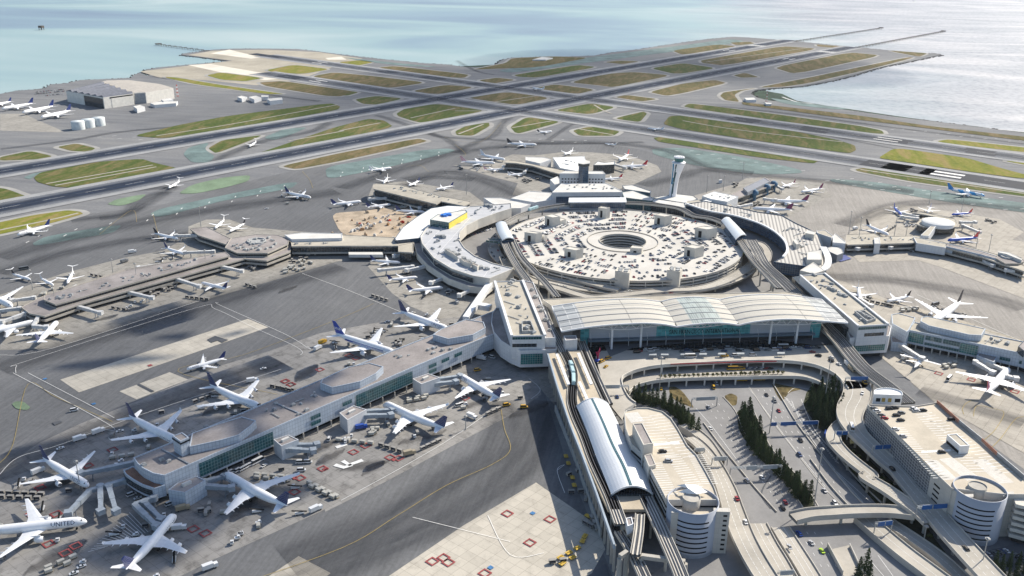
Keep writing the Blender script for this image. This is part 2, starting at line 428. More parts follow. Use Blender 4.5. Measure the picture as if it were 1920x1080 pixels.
def grass(label, polys, mat, z=.5): 
    b = MB()
    
    for k, s in enumerate(polys):
        _gk[0] += 1; R_ = rounded(GP(s), 2, .12); b.flat(R_, z+.002*_gk[0])
        if len(PX(s)) < 9 and 'R3 3' not in s: pave.flat([(q.x, q.y) for q in inset0(R_, -9)], .30+.0015*_gk[0])
    return tag(b.build('grass', mat), label, None, None, 'stuff')
grass('green mown grass islands between the taxiways', ['R1 750,765 1000,705 1300,650 1860,580 1915,600 1900,618 1500,692 1100,767 900,778', 'R1 1170,835 1250,790 1480,760 1400,795 1215,865',
 'P 478,290 560,262 625,240 690,223 720,226 738,238 640,262 560,280 492,292', 'R1 190,1000 230,970 560,910 800,895 860,915 1010,950 700,1030 400,1058 300,1050 210,1025',
 'R1 0,885 170,850 300,880 220,897 0,905', 'R1 320,828 430,808 540,835 500,855 400,850', 'R4 -60,30 40,45 160,90 130,110 -60,135',
 'R2 75,560 200,540 350,555 200,590 120,585', 'R2 0,505 100,520 30,540 -60,530', 'R2 310,640 370,605 540,585 690,605 810,625 450,692 400,680 320,655',
 'R2 640,740 700,710 830,690 835,710 740,765 650,762', 'R2 950,715 1040,660 1200,675 1225,690 1000,752 975,745', 'R2 1300,735 1400,713 1570,740 1530,765 1340,765',
 'R2 1195,622 1400,582 1545,604 1400,645', 'R2 1545,665 1700,628 1720,640 1680,688 1560,672', 'R2 970,422 1330,366 1440,378 1100,438 990,432',
 'P 1243,233 1255,218 1280,217 1447,238 1567,262 1603,273 1605,282 1593,288 1480,273 1280,243', 'P 1225,259 1240,257 1280,264 1420,286 1535,302 1525,307 1420,295 1280,273 1235,266',
 'R3 5,600 40,582 500,640 1000,710 1120,735 1135,755 1000,745 60,612', 'R3 970,955 1020,945 1300,990 1500,1020 1990,1090 1990,1115 1300,1025 985,965',
 'R2 1740,385 1920,355 2110,384 1920,414 1860,414'], gm1)
grass('dry brownish grass islands near the runways', ['P 527,312 640,287 783,260 803,265 740,280 640,302 555,318', 'P 485,155 530,152 665,172 640,181 610,180 500,162', 'P 587,143 625,136 700,143 800,155 735,165 690,162 600,150',
 'R2 215,380 300,372 720,420 690,440 520,430 240,392', 'R2 410,510 590,478 750,492 560,530 430,525', 'R2 720,550 930,518 1180,552 985,592 740,556', 'R2 770,452 880,438 980,450 850,472',
 'R2 925,355 960,328 1200,318 1400,325 1100,380 740,392 800,380', 'R2 1290,465 1450,420 1640,405 1860,425 1530,492 1440,480', 'R2 1100,495 1200,475 1430,505 1330,530 1130,505', 'R2 1480,350 1560,342 1680,346 1580,362',
 'P 1217,173 1280,157 1340,150 1363,156 1280,175 1250,180', 'R2 1540,548 1600,535 1780,558 1690,572', 'R3 100,340 560,260 770,275 230,370 110,355', 'R3 510,380 940,295 1120,312 630,418', 'R3 285,425 350,410 430,435 330,438',
 'R3 -60,285 200,250 310,262 0,310', 'R3 265,240 380,235 410,248 300,255', 'R3 210,540 230,520 420,495 330,512 290,535 320,575 240,565',
 'R3 330,575 600,605 1000,652 1400,712 1920,770 2000,782 2000,800 1900,790 1200,700 800,652 500,610 340,590', 'R3 1160,285 1380,300 1330,320 1200,295', 'R3 750,250 900,262 880,272 760,262',
 'R3 425,493 700,440 900,398 1270,322 1300,325 1050,390 700,470 560,490'], gm2)
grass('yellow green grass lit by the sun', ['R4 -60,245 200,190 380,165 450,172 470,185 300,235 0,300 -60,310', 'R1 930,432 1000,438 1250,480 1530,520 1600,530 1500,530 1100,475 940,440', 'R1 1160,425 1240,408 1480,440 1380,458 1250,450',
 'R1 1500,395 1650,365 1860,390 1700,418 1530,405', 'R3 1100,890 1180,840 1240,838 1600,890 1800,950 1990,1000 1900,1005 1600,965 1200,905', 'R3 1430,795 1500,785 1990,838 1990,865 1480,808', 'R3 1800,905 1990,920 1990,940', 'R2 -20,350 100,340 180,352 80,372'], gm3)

tag(pave.build('taxiway_shoulder', M('taxiway_shoulder_pale', (.30, .295, .28), .85, .12, .02)), kind='structure')
# ---- painted green/teal areas beside taxiways
m_teal = M('green_painted_pavement', (.14, .195, .19), .8, .25, .03); m_green = M('green_paint_fresh', (.17, .235, .155), .8, .2, .03)
sheet('taxiway', ['R4 840,185 900,155 1300,70 1600,10 1680,5 1640,40 1250,110 900,205', 'R2 -90,940 200,890 450,845 600,835 650,850 420,905 200,955 -80,1010', 'R4 180,350 260,310 560,260 690,245 640,290 400,330 200,365',
  'R1 1030,870 1060,830 1180,800 1150,840 1210,880 1180,915 1080,915', 'R1 1480,775 1600,725 1740,715 1620,765 1540,790', 'R1 130,1000 190,975 260,965 200,985 170,1010',
  'P 1222,279 1280,277 1400,296 1500,318 1505,325 1420,328 1300,310 1225,290', 'P 1555,335 1645,342 1749,358 1960,386 1960,404 1790,381 1666,360 1560,342',
  'P 930,133 1010,120 1140,103 1280,85 1370,73 1400,78 1300,92 1100,118 960,137', 'P 1440,183 1500,192 1600,205 1560,205 1470,195', 'P 640,107 740,118 830,126 760,124 680,115'], m_teal, .14)
sheet('taxiway', ['R4 600,130 660,100 830,70 780,110 680,140', 'R1 1000,1090 1080,1040 1250,1000 1410,985 1400,1020 1250,1060 1100,1090', 'P 22,758 30,753 45,754 58,765 50,770 30,767'], m_green, .145)

# ---- runways
m_rw = M('runway_asphalt', (.13, .14, .16), .8, .12, .02); m_sh = M('runway_shoulder', (.29, .295, .30), .85, .1, .02)
m_rub = bandmat('tyre_rubber', (.020, .030, .055), .4, 1.15)
m_rub2 = bandmat('tyre_rubber_faint', (.04, .045, .06), .2, .6)
RW = {'28R': ((-90, 339), (1490, 76)), '28L': ((-90, 416), (1606, 89)), '1R': ((395, 101), (2000, 313)), '1L': ((350, 121), (2000, 362))}
rwmark = MB()
def line3(a, b, n=40):
    a = G(*a); b = G(*b); return [a.lerp(b, k/n) for k in range(n+1)]
RWP = {'28R': 'P -90,338 0,323 233,287 433,251 640,214 807,187 940,163 1280,110 1423,84 1490,76', '28L': 'P -90,414 0,397 190,362 433,307 640,267 800,238 973,205 1090,182 1280,147 1573,94 1606,89',
       '1R': 'P 490,105 560,113 640,125 790,147 1003,167 1090,182 1280,205 1400,224 1535,243 1680,265 1835,289 2000,316', '1L': 'P 500,136 560,148 640,160 790,184 1007,214 1280,250 1470,281 1667,312 1777,329 1930,352 2050,370'}
for k, (name, s) in enumerate(RWP.items()):
    P = GP(s)
    # least-squares straight line: runways are straight
    A = np.array([[p.x, p.y] for p in P]); c = A.mean(0); u, sv, vt = np.linalg.svd(A-c); d = vt[0]
    t0 = (A-c)@d; a = c+d*t0.min(); b_ = c+d*t0.max()
    if (b_-a)[0] < 0: a, b_ = b_, a
    pts = [Vector((*(a+(b_-a)*i/60), 0)) for i in range(61)]
    sh = MB(); sh.ribbon(pts, 88, 0, .62+.012*k); sh.ribbon(pts, 61, 1, .68+.012*k)
    tag(sh.build('runway', [m_sh, m_rw]), kind='structure')
    rb = MB(); rb.ribbon(pts, 46, 0, .74+.01*k)
    tag(rb.build('runway', m_rub if k < 2 else m_rub2), kind='structure')
    RW[name] = (Vector((*a, 0)), Vector((*b_, 0)))
# ================================================================ aircraft
def paint(name, col, rough=.35, var=.04): return M(name, col, rough, var, .25, world=False)
m_white = paint('aircraft_white', (.86, .86, .86)); m_grey = paint('aircraft_grey_belly', (.55, .57, .60)); m_wing = paint('aircraft_wing_grey', (.76, .77, .78), .4)
m_glassd = M('cockpit_glass', (.02, .025, .03), .15, .0, world=False, fine=False); m_metal = M('engine_metal', (.30, .31, .33), .35, .1, .5, .6, world=False)
m_tyre = M('tyre_black', (.02, .02, .02), .8, .1, world=False); m_ink = M('lettering_navy', (.02, .03, .09), .5, .0, world=False, fine=False)
m_gold = M('cheatline_gold', (.45, .33, .12), .5, .0, world=False, fine=False)
def globe_tail():
    m, t, b = nt('tail_navy_globe'); p = objc(t)
    sx = t.nodes.new('ShaderNodeSeparateXYZ'); t.links.new(p, sx.inputs[0])
    # arcs of a globe in gold over navy: circles centred below-behind the fin
    dx = math_(t, 'SUBTRACT', sx.outputs[0], -33.0); dz = math_(t, 'SUBTRACT', sx.outputs[2], 8.0)
    rr = math_(t, 'SQRT', math_(t, 'ADD', math_(t, 'MULTIPLY', dx, dx), math_(t, 'MULTIPLY', dz, dz)))
    ring = math_(t, 'LESS_THAN', math_(t, 'FRACT', math_(t, 'DIVIDE', rr, 1.5)), .24)
    ang = math_(t, 'ARCTAN2', dz, dx)
    mer = math_(t, 'LESS_THAN', math_(t, 'FRACT', math_(t, 'MULTIPLY', ang, 4.5)), .14)
    g_ = math_(t, 'MAXIMUM', ring, mer)
    g_ = math_(t, 'MULTIPLY', g_, math_(t, 'LESS_THAN', rr, 9.5))
    c = mix(t, g_, (.010, .022, .11), (.16, .17, .24)); t.links.new(c, b.inputs['Base Color']); b.inputs['Roughness'].default_value = .35
    return m
def striped_tail(name, a, b_, freq, rot):
    m, t, b = nt(name); w = t.nodes.new('ShaderNodeTexWave'); w.inputs['Scale'].default_value = freq
    t.links.new(mapping(t, objc(t), (1, 1, 1), (0, rot, 0)), w.inputs['Vector'])
    c = ramp(t, w.outputs['Fac'], [(.0, a), (.5, b_)], 'CONSTANT'); t.links.new(c, b.inputs['Base Color']); b.inputs['Roughness'].default_value = .35
    return m
T_ = dict(united=globe_tail(), united_far=paint('tail_navy', (.015, .03, .14)), white=paint('tail_white', (.75, .76, .78)),
          ana=paint('tail_blue', (.02, .06, .35)), american=striped_tail('tail_red_white_blue', (.55, .03, .05), (.75, .75, .78), .35, 0), redwhite=paint('tail_red', (.50, .03, .04)),
          delta=striped_tail('tail_red_and_dark', (.35, .01, .06), (.03, .03, .12), .12, .6), black=paint('tail_black', (.02, .02, .03)), swest=paint('tail_red_orange', (.60, .06, .05)), swestb=paint('tail_blue_bright', (.03, .10, .50)),
          azure=paint('tail_azure', (.02, .22, .55)), multi=striped_tail('tail_multicolour', (.55, .08, .03), (.10, .05, .30), .10, .4))
F_ = dict(white=m_white, blue=paint('fuselage_blue', (.03, .10, .48)), azure=striped_tail('fuselage_azure_white', (.03, .30, .62), (.72, .76, .80), .025, .9), silver=paint('fuselage_silver', (.55, .57, .60)))
KIND = {  # L, span, radius, engines, root chord, tip chord, engine radius, leg height, tall hump, t-tail
 'b747': (70., 64., 3.3, 4, 15.5, 3.6, 1.35, 2.3, 1, 0), 'b777': (64., 61., 3.1, 2, 13.5, 2.2, 1.85, 2.3, 0, 0), 'b737': (39., 35., 1.95, 2, 7.6, 1.6, 1.05, 1.4, 0, 0), 'crj': (30., 23., 1.35, 2, 4.6, 1.3, .65, 1.0, 0, 1), 'prop': (26., 28., 1.35, 2, 3.2, 1.8, .6, 1.2, 0, 1)}
def text_mesh(s, size, name='tmp'):
    cu = bpy.data.curves.new(name, 'FONT'); cu.body = s; cu.size = size; cu.align_x = 'CENTER'; cu.align_y = 'CENTER'; cu.resolution_u = 1
    o = bpy.data.objects.new(name, cu); COL.objects.link(o); bpy.context.view_layer.update()
    me = bpy.data.meshes.new_from_object(o.evaluated_get(bpy.context.evaluated_depsgraph_get()))
    vs = [tuple(v.co) for v in me.vertices]; fs = [tuple(p.vertices) for p in me.polygons]
    bpy.data.objects.remove(o); bpy.data.curves.remove(cu); bpy.data.meshes.remove(me)
    return vs, fs
def text_cut(s, size):
    import bmesh
    vs, fs = text_mesh(s, size); me = bpy.data.meshes.new('t'); me.from_pydata(vs, [], fs); bm = bmesh.new(); bm.from_mesh(me)
    y = -size
    while y < size:
        bmesh.ops.bisect_plane(bm, geom=bm.verts[:]+bm.edges[:]+bm.faces[:], plane_co=(0, y, 0), plane_no=(0, 1, 0)); y += size*.09
    vs = [tuple(v.co) for v in bm.verts]; bm.verts.index_update(); fs = [tuple(v.index for v in f.verts) for f in bm.faces]; bm.free(); bpy.data.meshes.remove(me); return vs, fs
PROTO = {}
def make_plane(kind, liv, text=None, body='white', detail=True):
    key = (kind, liv, text, body, detail)
    if key in PROTO: return PROTO[key]
    L, S, r, ne, rc, tc, er, leg, hump, tt = KIND[kind]
    zc = leg+r                                           # fuselage axis height
    root = bpy.data.objects.new('airliner' if kind not in ('crj', 'prop') else ('regional_jet' if kind == 'crj' else 'turboprop'), None)
    fm = F_[body]
    # fuselage, nose at +L/2
    b = MB(); n = 20 if detail else 12; prof = []
    for t, k, dz in ((0, .05, -.28), (.006, .28, -.22), (.02, .52, -.15), (.045, .76, -.07), (.08, .93, -.01), (.12, 1, 0), (.3, 1, 0), (.5, 1, 0), (.66, 1, 0), (.76, .9, .08), (.86, .66, .25), (.94, .38, .42), (1.0, .12, .52)):
        prof.append((L/2-t*L, k*r, zc+dz*r, t))
    rs = []
    for x, rr, z, t in prof:
        ring = []
        for i in range(n):
            a = 2*math.pi*i/n; yy = rr*math.sin(a); zz = rr*math.cos(a)
            if hump and zz > 0:
                hk = max(0, min(1, (t-.008)/.05))*max(0, min(1, (.36-t)/.12)); zz *= 1+.42*hk
            ring.append((x, yy, z+zz))
        rs.append(ring)
    b.rings(rs, 0)
    for q, f in enumerate(b.f):                          # grey belly
        zz = sum(b.v[i][2] for i in f)/len(f); yy = 0
        if body != 'azure' and zz < zc-.45*r: b.m[q] = 1
    fus = b.build('fuselage', [fm, m_grey if body == 'white' else fm]); fus.parent = root
    # cockpit glass
    b = MB(); zz = zc+r*(.28 if not hump else .95)
    for s in (1, -1):
        x0 = L/2-.022*L; x1 = L/2-.045*L
        yk = .42*r
        b.add([(x0, 0, zz), (x0-.1, s*yk*.8, zz-.05*r), (x1, s*yk*1.45, zz+.04*r), (x1, s*yk*1.2, zz+.34*r), (x1, 0, zz+.42*r)], [(0, 1, 2, 3, 4) if s < 0 else (4, 3, 2, 1, 0)], 0)
    o = b.build('cockpit_window', m_glassd); o.parent = root
    if detail:
        b = MB()
        for s in (1, -1):
            for x in np.arange(L/2-.13*L, -L/2+.2*L, 1.1 if L > 50 else 1.0):
                z0, z1 = zc+.18*r, zc+.32*r
                y0 = s*(math.sqrt(r*r-(.18*r)**2)+.02); y1 = s*(math.sqrt(r*r-(.32*r)**2)+.02)
                p4 = [(x, y0, z0), (x+.45, y0, z0), (x+.45, y1, z1), (x, y1, z1)]
                b.add(p4, [(0, 1, 2, 3) if s < 0 else (3, 2, 1, 0)])
        o = b.build('cabin_windows', m_glassd); o.parent = root
    if text:
        vs, fs = text_cut(text, r*1.25)
        b = MB()
        for s in (1, -1):
            out = []
            for x, y, z in vs:
                a = .42+ y/r                             # angle up from the horizontal
                xx = L/2-.20*L-(x if s > 0 else -x)
                out.append((xx, s*(r+.05)*math.cos(a), zc+(r+.05)*math.sin(a)))
            b.add(out, fs)
        o = b.build('lettering', m_ink); o.parent = root
    if liv == 'ana':
        b = MB()
        for s in (1, -1):
            for x0, x1 in zip(np.linspace(L/2-.16*L, -L/2+.2*L, 9)[:-1], np.linspace(L/2-.16*L, -L/2+.2*L, 9)[1:]):
                q = [(x0, a) for a in (-.12, .28)]+[(x1, a) for a in (.28, -.12)]; p4 = [(x, s*(r+.03)*math.cos(a), zc+(r+.03)*math.sin(a)) for x, a in q]; b.add(p4, [(0, 3, 2, 1) if s < 0 else (0, 1, 2, 3)])
        o = b.build('cheatline', T_['ana']); o.parent = root
        vs, fs = text_mesh('ANA', 3.4); b = MB()
        for s in (1, -1): b.add([(-L/2+.055*L-(x*s)-(y+1)*.6, s*.55, zc+.55*r+4.6+y) for x, y, z in vs], fs)
        o = b.build('lettering', m_white); o.parent = root
    # wings
    zw = zc-.55*r; xr = L/2-.34*L; sweep = .62 if L > 35 else .42
    if kind == 'prop': sweep = .06; zw = zc+.9*r
    half = S/2
    def airfoil(x, c, y, z, th):
        return [(x, y, z), (x-.25*c, y, z+th*c*.6), (x-.6*c, y, z+th*c*.4), (x-c, y, z), (x-.6*c, y, z-th*c*.25), (x-.25*c, y, z-th*c*.4)]
    for s in (1, -1):
        b = MB(); st = []
        for f, c in ((0.0, rc), (.32, rc*.60), (1.0, tc)):
            y = r*.5+(half-r*.5)*f
            st.append(airfoil(xr-(y-r*.5)*sweep, c, s*y, zw+(y*.10 if kind != 'prop' else 0), .11-.03*f))
        if s < 0: st = [q[::-1] for q in st]
        b.rings(st, 0, sm=False)
        w_ = b.build('wing', m_wing if detail else m_white); w_.parent = root
        if detail and kind != 'prop':
            for f in (.25, .45, .62, .78):               # flap track fairings
                y = s*(r*.5+(half-r*.5)*f); c = rc*(1-.72*f); x = xr-(abs(y)-r*.5)*sweep-c*.72
                fb = MB(); z = zw+abs(y)*.1-.35
                fb.rings([[(x+dx, y+rr*math.cos(a), z+rr*math.sin(a)) for a in (0, 1.05, 2.1, 3.14, 4.2, 5.2)] for dx, rr in ((2.2, .05), (1, .35), (-1.2, .35), (-2.6, .05))], 0)
                o = fb.build('flap_fairing', m_wing); o.parent = w_
        if kind == 'b737' or kind == 'b747':             # winglet
            y = s*half; x = xr-(half-r*.5)*sweep; z = zw+half*.10
            wb = MB(); q0 = airfoil(x, tc, y, z, .05); q1 = airfoil(x-tc*.7, tc*.4, y+s*.5, z+(2.4 if kind == 'b737' else 1.8), .05)
            if s < 0: q0, q1 = q0[::-1], q1[::-1]
            wb.rings([q0, q1], 0, sm=False); o = wb.build('winglet', m_white); o.parent = w_
    # engines
    if kind == 'crj': pos_e = [(-L/2+.27*L, 1, zc+.35*r, r+er*.9), (-L/2+.27*L, -1, zc+.35*r, r+er*.9)]
    elif kind == 'prop': pos_e = [(xr+.3, s, zw-.1, S*.14) for s in (1, -1)]
    elif ne == 2: pos_e = [(0, s, 0, S*.165) for s in (1, -1)]
    else: pos_e = [(0, s, 0, q*S) for s in (1, -1) for q in (.185, .325)]
    for x, s, z, y in pos_e:
        eb = MB(); el = er*3.0
        if x == 0:
            x = xr-(y-r*.5)*sweep+er*.9; z = zw+y*.10-er*1.25
        pr = [(.5*el, .82), (.42*el, .98), (.1*el, 1.05), (-.2*el, .92), (-.38*el, .70)]
        n_ = 14 if detail else 8
        eb.rings([[(x+dx, s*y+k*er*math.cos(2*math.pi*i/n_), z+k*er*math.sin(2*math.pi*i/n_)) for i in range(n_)] for dx, k in pr], 0, capa=False, capb=False)
        e = eb.build('engine', m_white if kind != 'crj' else m_grey); e.parent = root
        ib = MB(); ib.rings([[(x+dx, s*y+k*er*math.cos(2*math.pi*i/n_), z+k*er*math.sin(2*math.pi*i/n_)) for i in range(n_)] for dx, k in ((.38*el, .84), (.36*el, .1))], 0, capa=False)
        ob = MB(); ob.rings([[(x+dx, s*y+k*er*math.cos(2*math.pi*i/n_), z+k*er*math.sin(2*math.pi*i/n_)) for i in range(n_)] for dx, k in ((-.36*el, .68), (-.58*el, .18))], 0, capa=False)
        o = ib.build('intake_fan', m_metal); o.parent = e; o = ob.build('exhaust_cone', m_metal); o.parent = e
        if kind not in ('crj', 'prop'):
            pb = MB(); pb.box((x-er*.6, s*y, z+er*.75), (er*2.8, .35, er*.9)); o = pb.build('pylon', m_white); o.parent = e
    # fin + tailplane
    fh = S*.17 if L > 50 else S*.19
    if tt: fh = S*.19
    zb = zc+.55*r; xf = -L/2+.165*L
    fb = MB(); c0, c1 = .165*L, .06*L
    def vfoil(x, c, z, th): return [(x, 0, z), (x-.3*c, th*c, z), (x-.7*c, th*c*.7, z), (x-c, 0, z), (x-.7*c, -th*c*.7, z), (x-.3*c, -th*c, z)]
    fb.rings([vfoil(xf+.05*L, c0*1.25, zb-.3*r, .05), vfoil(xf-.02*L, c0*.95, zb+fh*.18, .05), vfoil(xf-fh*.98, c1, zb+fh, .05)], 0, sm=False)
    fn = fb.build('tail_fin', T_[liv]); fn.parent = root
    zt = zc+.35*r if not tt else zb+fh
    xt = -L/2+.13*L if not tt else xf-fh*.95
    for s in (1, -1):
        b = MB(); hs = S*.175 if not tt else S*.19
        st = [airfoil(xt, .105*L if not tt else .07*L, s*(r*.3 if not tt else 0), zt, .07), airfoil(xt-hs*.68, .035*L, s*hs, zt+hs*.08, .06)]
        if s < 0: st = [q[::-1] for q in st]
        b.rings(st, 0, sm=False); o = b.build('tailplane', m_white); o.parent = root
    # landing gear
    def gear(x, y, nm):
        b = MB(); wr = .62 if L > 50 else .45
        b.cyl((x, y, wr), .18, zc-.6*r-wr, 6, 0)
        for dx in ((-.7, .7) if nm == 'main' and L > 50 else (0,)):
            for dy in (-.45, .45):
                b.rings([[(x+dx+wr*math.cos(2*math.pi*i/10), y+dy+q, wr+wr*math.sin(2*math.pi*i/10)) for i in range(10)] for q in (-.2, .2)], 1, sm=False)
        o = b.build('landing_gear', [m_metal, m_tyre]); o.parent = root
    gear(L/2-.1*L, 0, 'nose')
    for s in (1, -1): gear(-.03*L, s*S*.085, 'main')
    if kind == 'prop':
        for s in (1, -1):
            pb = MB()
            for q in range(4):
                a = q*math.pi/2; pb.beam((xr+1.4, s*S*.14, zw), (xr+1.4, s*S*.14+2*math.cos(a), zw+2*math.sin(a)), .3, .08)
            o = pb.build('propeller', m_tyre); o.parent = root
    PROTO[key] = root
    return root
used = set()
def link_tree(o):
    COL.objects.link(o)
    for c in o.children: link_tree(c)
def hang(o):      # link once (objects made by build() are already linked)
    if o.name not in COL.objects: COL.objects.link(o)
PL = []
def plane(kind, nose, tail, liv, label, text=None, body='white', detail=True, group=None, scale=None):
    proto = make_plane(kind, liv, text, body, detail)
    L, S, r = KIND[kind][:3]; zc = KIND[kind][7]+r
    a = G(*PX(nose)[0], zc); b = G(*PX(tail)[0], zc); d = a-b; ln = d.length
    k = scale or max(.8, min(1.2, ln/L))
    if id(proto) not in used: used.add(id(proto)); hang(proto); o = proto
    else: o = copy_tree(proto)
    c = (a+b)/2
    o.location = (c.x, c.y, .62); o.rotation_euler = (0, 0, math.atan2(d.y, d.x)); o.scale = (k, k, k)
    tag(o, label, 'airliner' if kind not in ('crj', 'prop') else 'small plane', group or 'aircraft on the aprons and taxiways')
    PL.append((o, kind, k, ln))
    return o
U = 'UNITED'
plane('b777', 'B1 470,597', 'B1 230,456', 'united', 'white wide twin-engine airliner with navy tail, left of the rounded concourse end', U)
plane('b747', 'B1 955,372', 'B1 690,232', 'united', 'white four-engine airliner with navy tail parked nose-in behind the small rooftop tower', U)
plane('b747', 'B1 1395,192', 'B1 1120,68', 'united', 'white four-engine airliner behind the concourse, nearest the two pale concrete strips', U)
plane('b777', 'B1 500,785', 'B1 -190,862', 'united', 'white wide airliner cut off by the left edge, stairs at its front door', U, scale=1.0)
plane('b747', 'B1 935,748', 'B1 672,1052', 'united', 'white four-engine airliner pointing away, nearest the bottom of the picture', U)
plane('b747', 'B1 1190,538', 'B1 1530,716', 'united', 'white four-engine airliner nose-in beside the row of parked white vans', U)
plane('b747', 'B2 222,165', 'B2 550,300', 'united', 'white four-engine airliner docked at the middle gate of the near concourse', U)
plane('b777', 'P 858,702', 'P 935,748', 'united', 'white twin-engine airliner docked near the inner end of the near concourse', U, scale=.9)
plane('b777', 'P 742,665', 'P 630,630', 'ana', 'white airliner with a blue stripe and blue tail behind the concourse')
plane('b777', 'P 838,618', 'P 755,588', 'united', 'white airliner with navy tail next to the raised walkway ramp', U, scale=1.0)
plane('b737', 'R4 1050,1057', 'R4 1262,998', 'united_far', 'white narrow airliner alone on the dark apron beside the long concrete strip', U)
plane('b737', 'R4 98,304', 'R4 278,255', 'united_far', 'white airliner taxiing beside the bright yellow-green grass at the left edge', U)
plane('b737', 'R4 1755,97', 'R4 1603,68', 'united_far', 'white airliner with navy tail taxiing alone beyond the octagonal pier', U)
for q in [('crj', 'R1 945,1062', 'R1 1015,1025', 'white', 'small white jet rolling on the near diagonal runway'),
 ('crj', 'R1 1397,830', 'R1 1448,800', 'white', 'small white jet on the dark taxiway between two grass islands'),
 ('crj', 'R4 172,556', 'R4 70,525', 'black', 'small white jet with dark tail parked farthest out at the long left pier'),
 ('crj', 'R4 300,586', 'R4 228,548', 'white', 'small white jet beside the pier between two other small jets'),
 ('crj', 'R4 376,583', 'R4 416,508', 'white', 'small white T-tailed jet pointing at the long left pier'),
 ('b737', 'R4 1002,325', 'R4 872,298', 'black', 'narrow white airliner with dark tail left of the stub pier by the octagon'),
 ('b737', 'R4 1042,412', 'R4 930,378', 'united_far', 'narrow white airliner with navy tail between the stub pier and long pier'),
 ('crj', 'R4 1205,272', 'R4 1268,218', 'white', 'white jet parked on pale concrete behind the stub pier'),
 ('crj', 'R4 1290,287', 'R4 1380,242', 'black', 'white jet with dark-tipped tail right of the other jet behind the stub pier'),
 ('b737', 'R4 1132,572', 'R4 1275,607', 'united_far', 'narrow white airliner docked on the near side of the long left pier'),
 ('b777', 'R4 68,706', 'R4 -110,620', 'united', 'wide airliner cut off at the left edge beside the long pier end'),
 ('b777', 'R4 155,795', 'R4 -90,855', 'united', 'wide airliner below two jet bridges at the left edge'),
 ('b777', 'R4 318,790', 'R4 215,905', 'united', 'white airliner pointing up to the end of the long left pier'),
 ('b737', 'R5 332,457', 'R5 170,447', 'united_far', 'narrow airliner nearest the covered bus bay at the curved terminal'),
 ('b737', 'R5 428,538', 'R5 265,555', 'united_far', 'middle of the three narrow airliners docked at the curved terminal'),
 ('b737', 'R5 572,598', 'R5 375,620', 'united_far', 'narrow airliner nearest the sloping walkway at the curved terminal'),
 ('b737', 'R5 112,115', 'R5 -50,135', 'united_far', 'white airliner left of the dark pier by the construction site'),
 ('b737', 'R5 278,130', 'R5 145,148', 'united_far', 'narrow airliner with navy tail under the dark-sided pier'),
 ('b737', 'R5 472,175', 'R5 312,168', 'united_far', 'narrow airliner next to the construction site, close to the white roof'),
 ('b737', 'R2 282,945', 'R2 162,962', 'white', 'white airliner taxiing on the green painted taxiway'),
 ('b737', 'Z4 92,448', 'Z4 130,400', 'white', 'white jet parked behind the outer end of the dark-sided pier'),
 ('b737', 'Z4 320,470', 'Z4 410,432', 'united_far', 'narrow airliner behind the middle of the dark-sided pier'),
 ('b737', 'Z4 575,502', 'Z4 700,478', 'united_far', 'narrow airliner with navy tail behind the inner part of the dark-sided pier'),
 ('b777', 'Z4 1095,265', 'Z4 795,258', 'american', 'silvery wide airliner with striped red tail at the round concourse'),
 ('b777', 'Z4 1180,232', 'Z4 975,195', 'white', 'wide airliner behind the striped-tail airliner'),
 ('b737', 'Z4 1165,322', 'Z4 1005,330', 'american', 'narrow airliner just in front of the striped-tail wide airliner'),
 ('b737', 'Z4 1375,360', 'Z4 1215,378', 'white', 'white narrow airliner nearest the viewer at the round concourse'),
 ('b777', 'Z4 1445,98', 'Z4 1235,92', 'black', 'wide white airliner with dark tail taxiing beyond the round concourse'),
 ('b737', 'R2 1185,738', 'R2 1105,745', 'black', 'white airliner with dark tail on the taxiway bend by the grass islands'),
 ('b737', 'R2 1075,495', 'R2 1138,505', 'white', 'white airliner crossing between the two diagonal runways'),
 ('b737', 'R2 1730,722', 'R2 1805,728', 'white', 'white airliner on the crossing runway at the long closed line'),
 ('crj', 'R2 1490,808', 'R2 1538,816', 'white', 'tiny white jet on the outer taxiway beyond the round concourse'),
 ('b737', 'R2 1255,870', 'R2 1302,850', 'white', 'white airliner parked on the far side of the round concourse'),
 ('b737', 'R2 1565,905', 'R2 1615,875', 'redwhite', 'red-tailed airliner farthest out at the round concourse'),
 ('b737', 'R2 1570,940', 'R2 1715,935', 'redwhite', 'red-tailed airliner in the middle of the round concourse apron'),
 ('b737', 'R2 1475,1008', 'R2 1575,1000', 'redwhite', 'red-tailed airliner beside the blue-glass office tower'),
 ('b737', 'R6 560,30', 'R6 630,12', 'delta', 'airliner with dark red tail farthest out at the narrow grey pier'),
 ('b737', 'R6 665,62', 'R6 782,45', 'delta', 'airliner with dark red tail, second farthest at the narrow grey pier'),
 ('b777', 'R6 500,108', 'R6 692,112', 'delta', 'wide airliner with dark red tail docked under blue gate canopies'),
 ('b777', 'R6 400,150', 'R6 602,160', 'delta', 'wide airliner with dark red tail nearest the curved walkway'),
 ('b737', 'Z6 700,680', 'Z6 500,595', 'black', 'white airliner with black tail behind the flat right-hand concourse'),
 ('b737', 'R6 1150,675', 'R6 1275,648', 'black', 'white airliner with dark fin tip on the apron behind the long office block'),
 ('b777', 'R6 1400,800', 'R6 1560,690', 'black', 'large white airliner pointing at the right concourse, tail towards the open apron'),
 ('b737', 'R6 1000,672', 'R6 985,600', 'white', 'small white airliner just behind the long office block'),
 ('prop', 'R6 1362,985', 'R6 1295,1065', 'white', 'small white propeller plane in front of the right glass concourse')]:
    o = plane(q[0], q[1], q[2], q[3], q[4], detail=q[0] == 'b777')
plane('b737', 'Z6 815,492', 'Z6 748,430', 'swestb', 'blue airliner left of the round white roof', body='blue', detail=False)
plane('b737', 'Z6 1285,488', 'Z6 1430,478', 'swest', 'blue airliner with red tail right behind the round white roof', body='blue', detail=False)
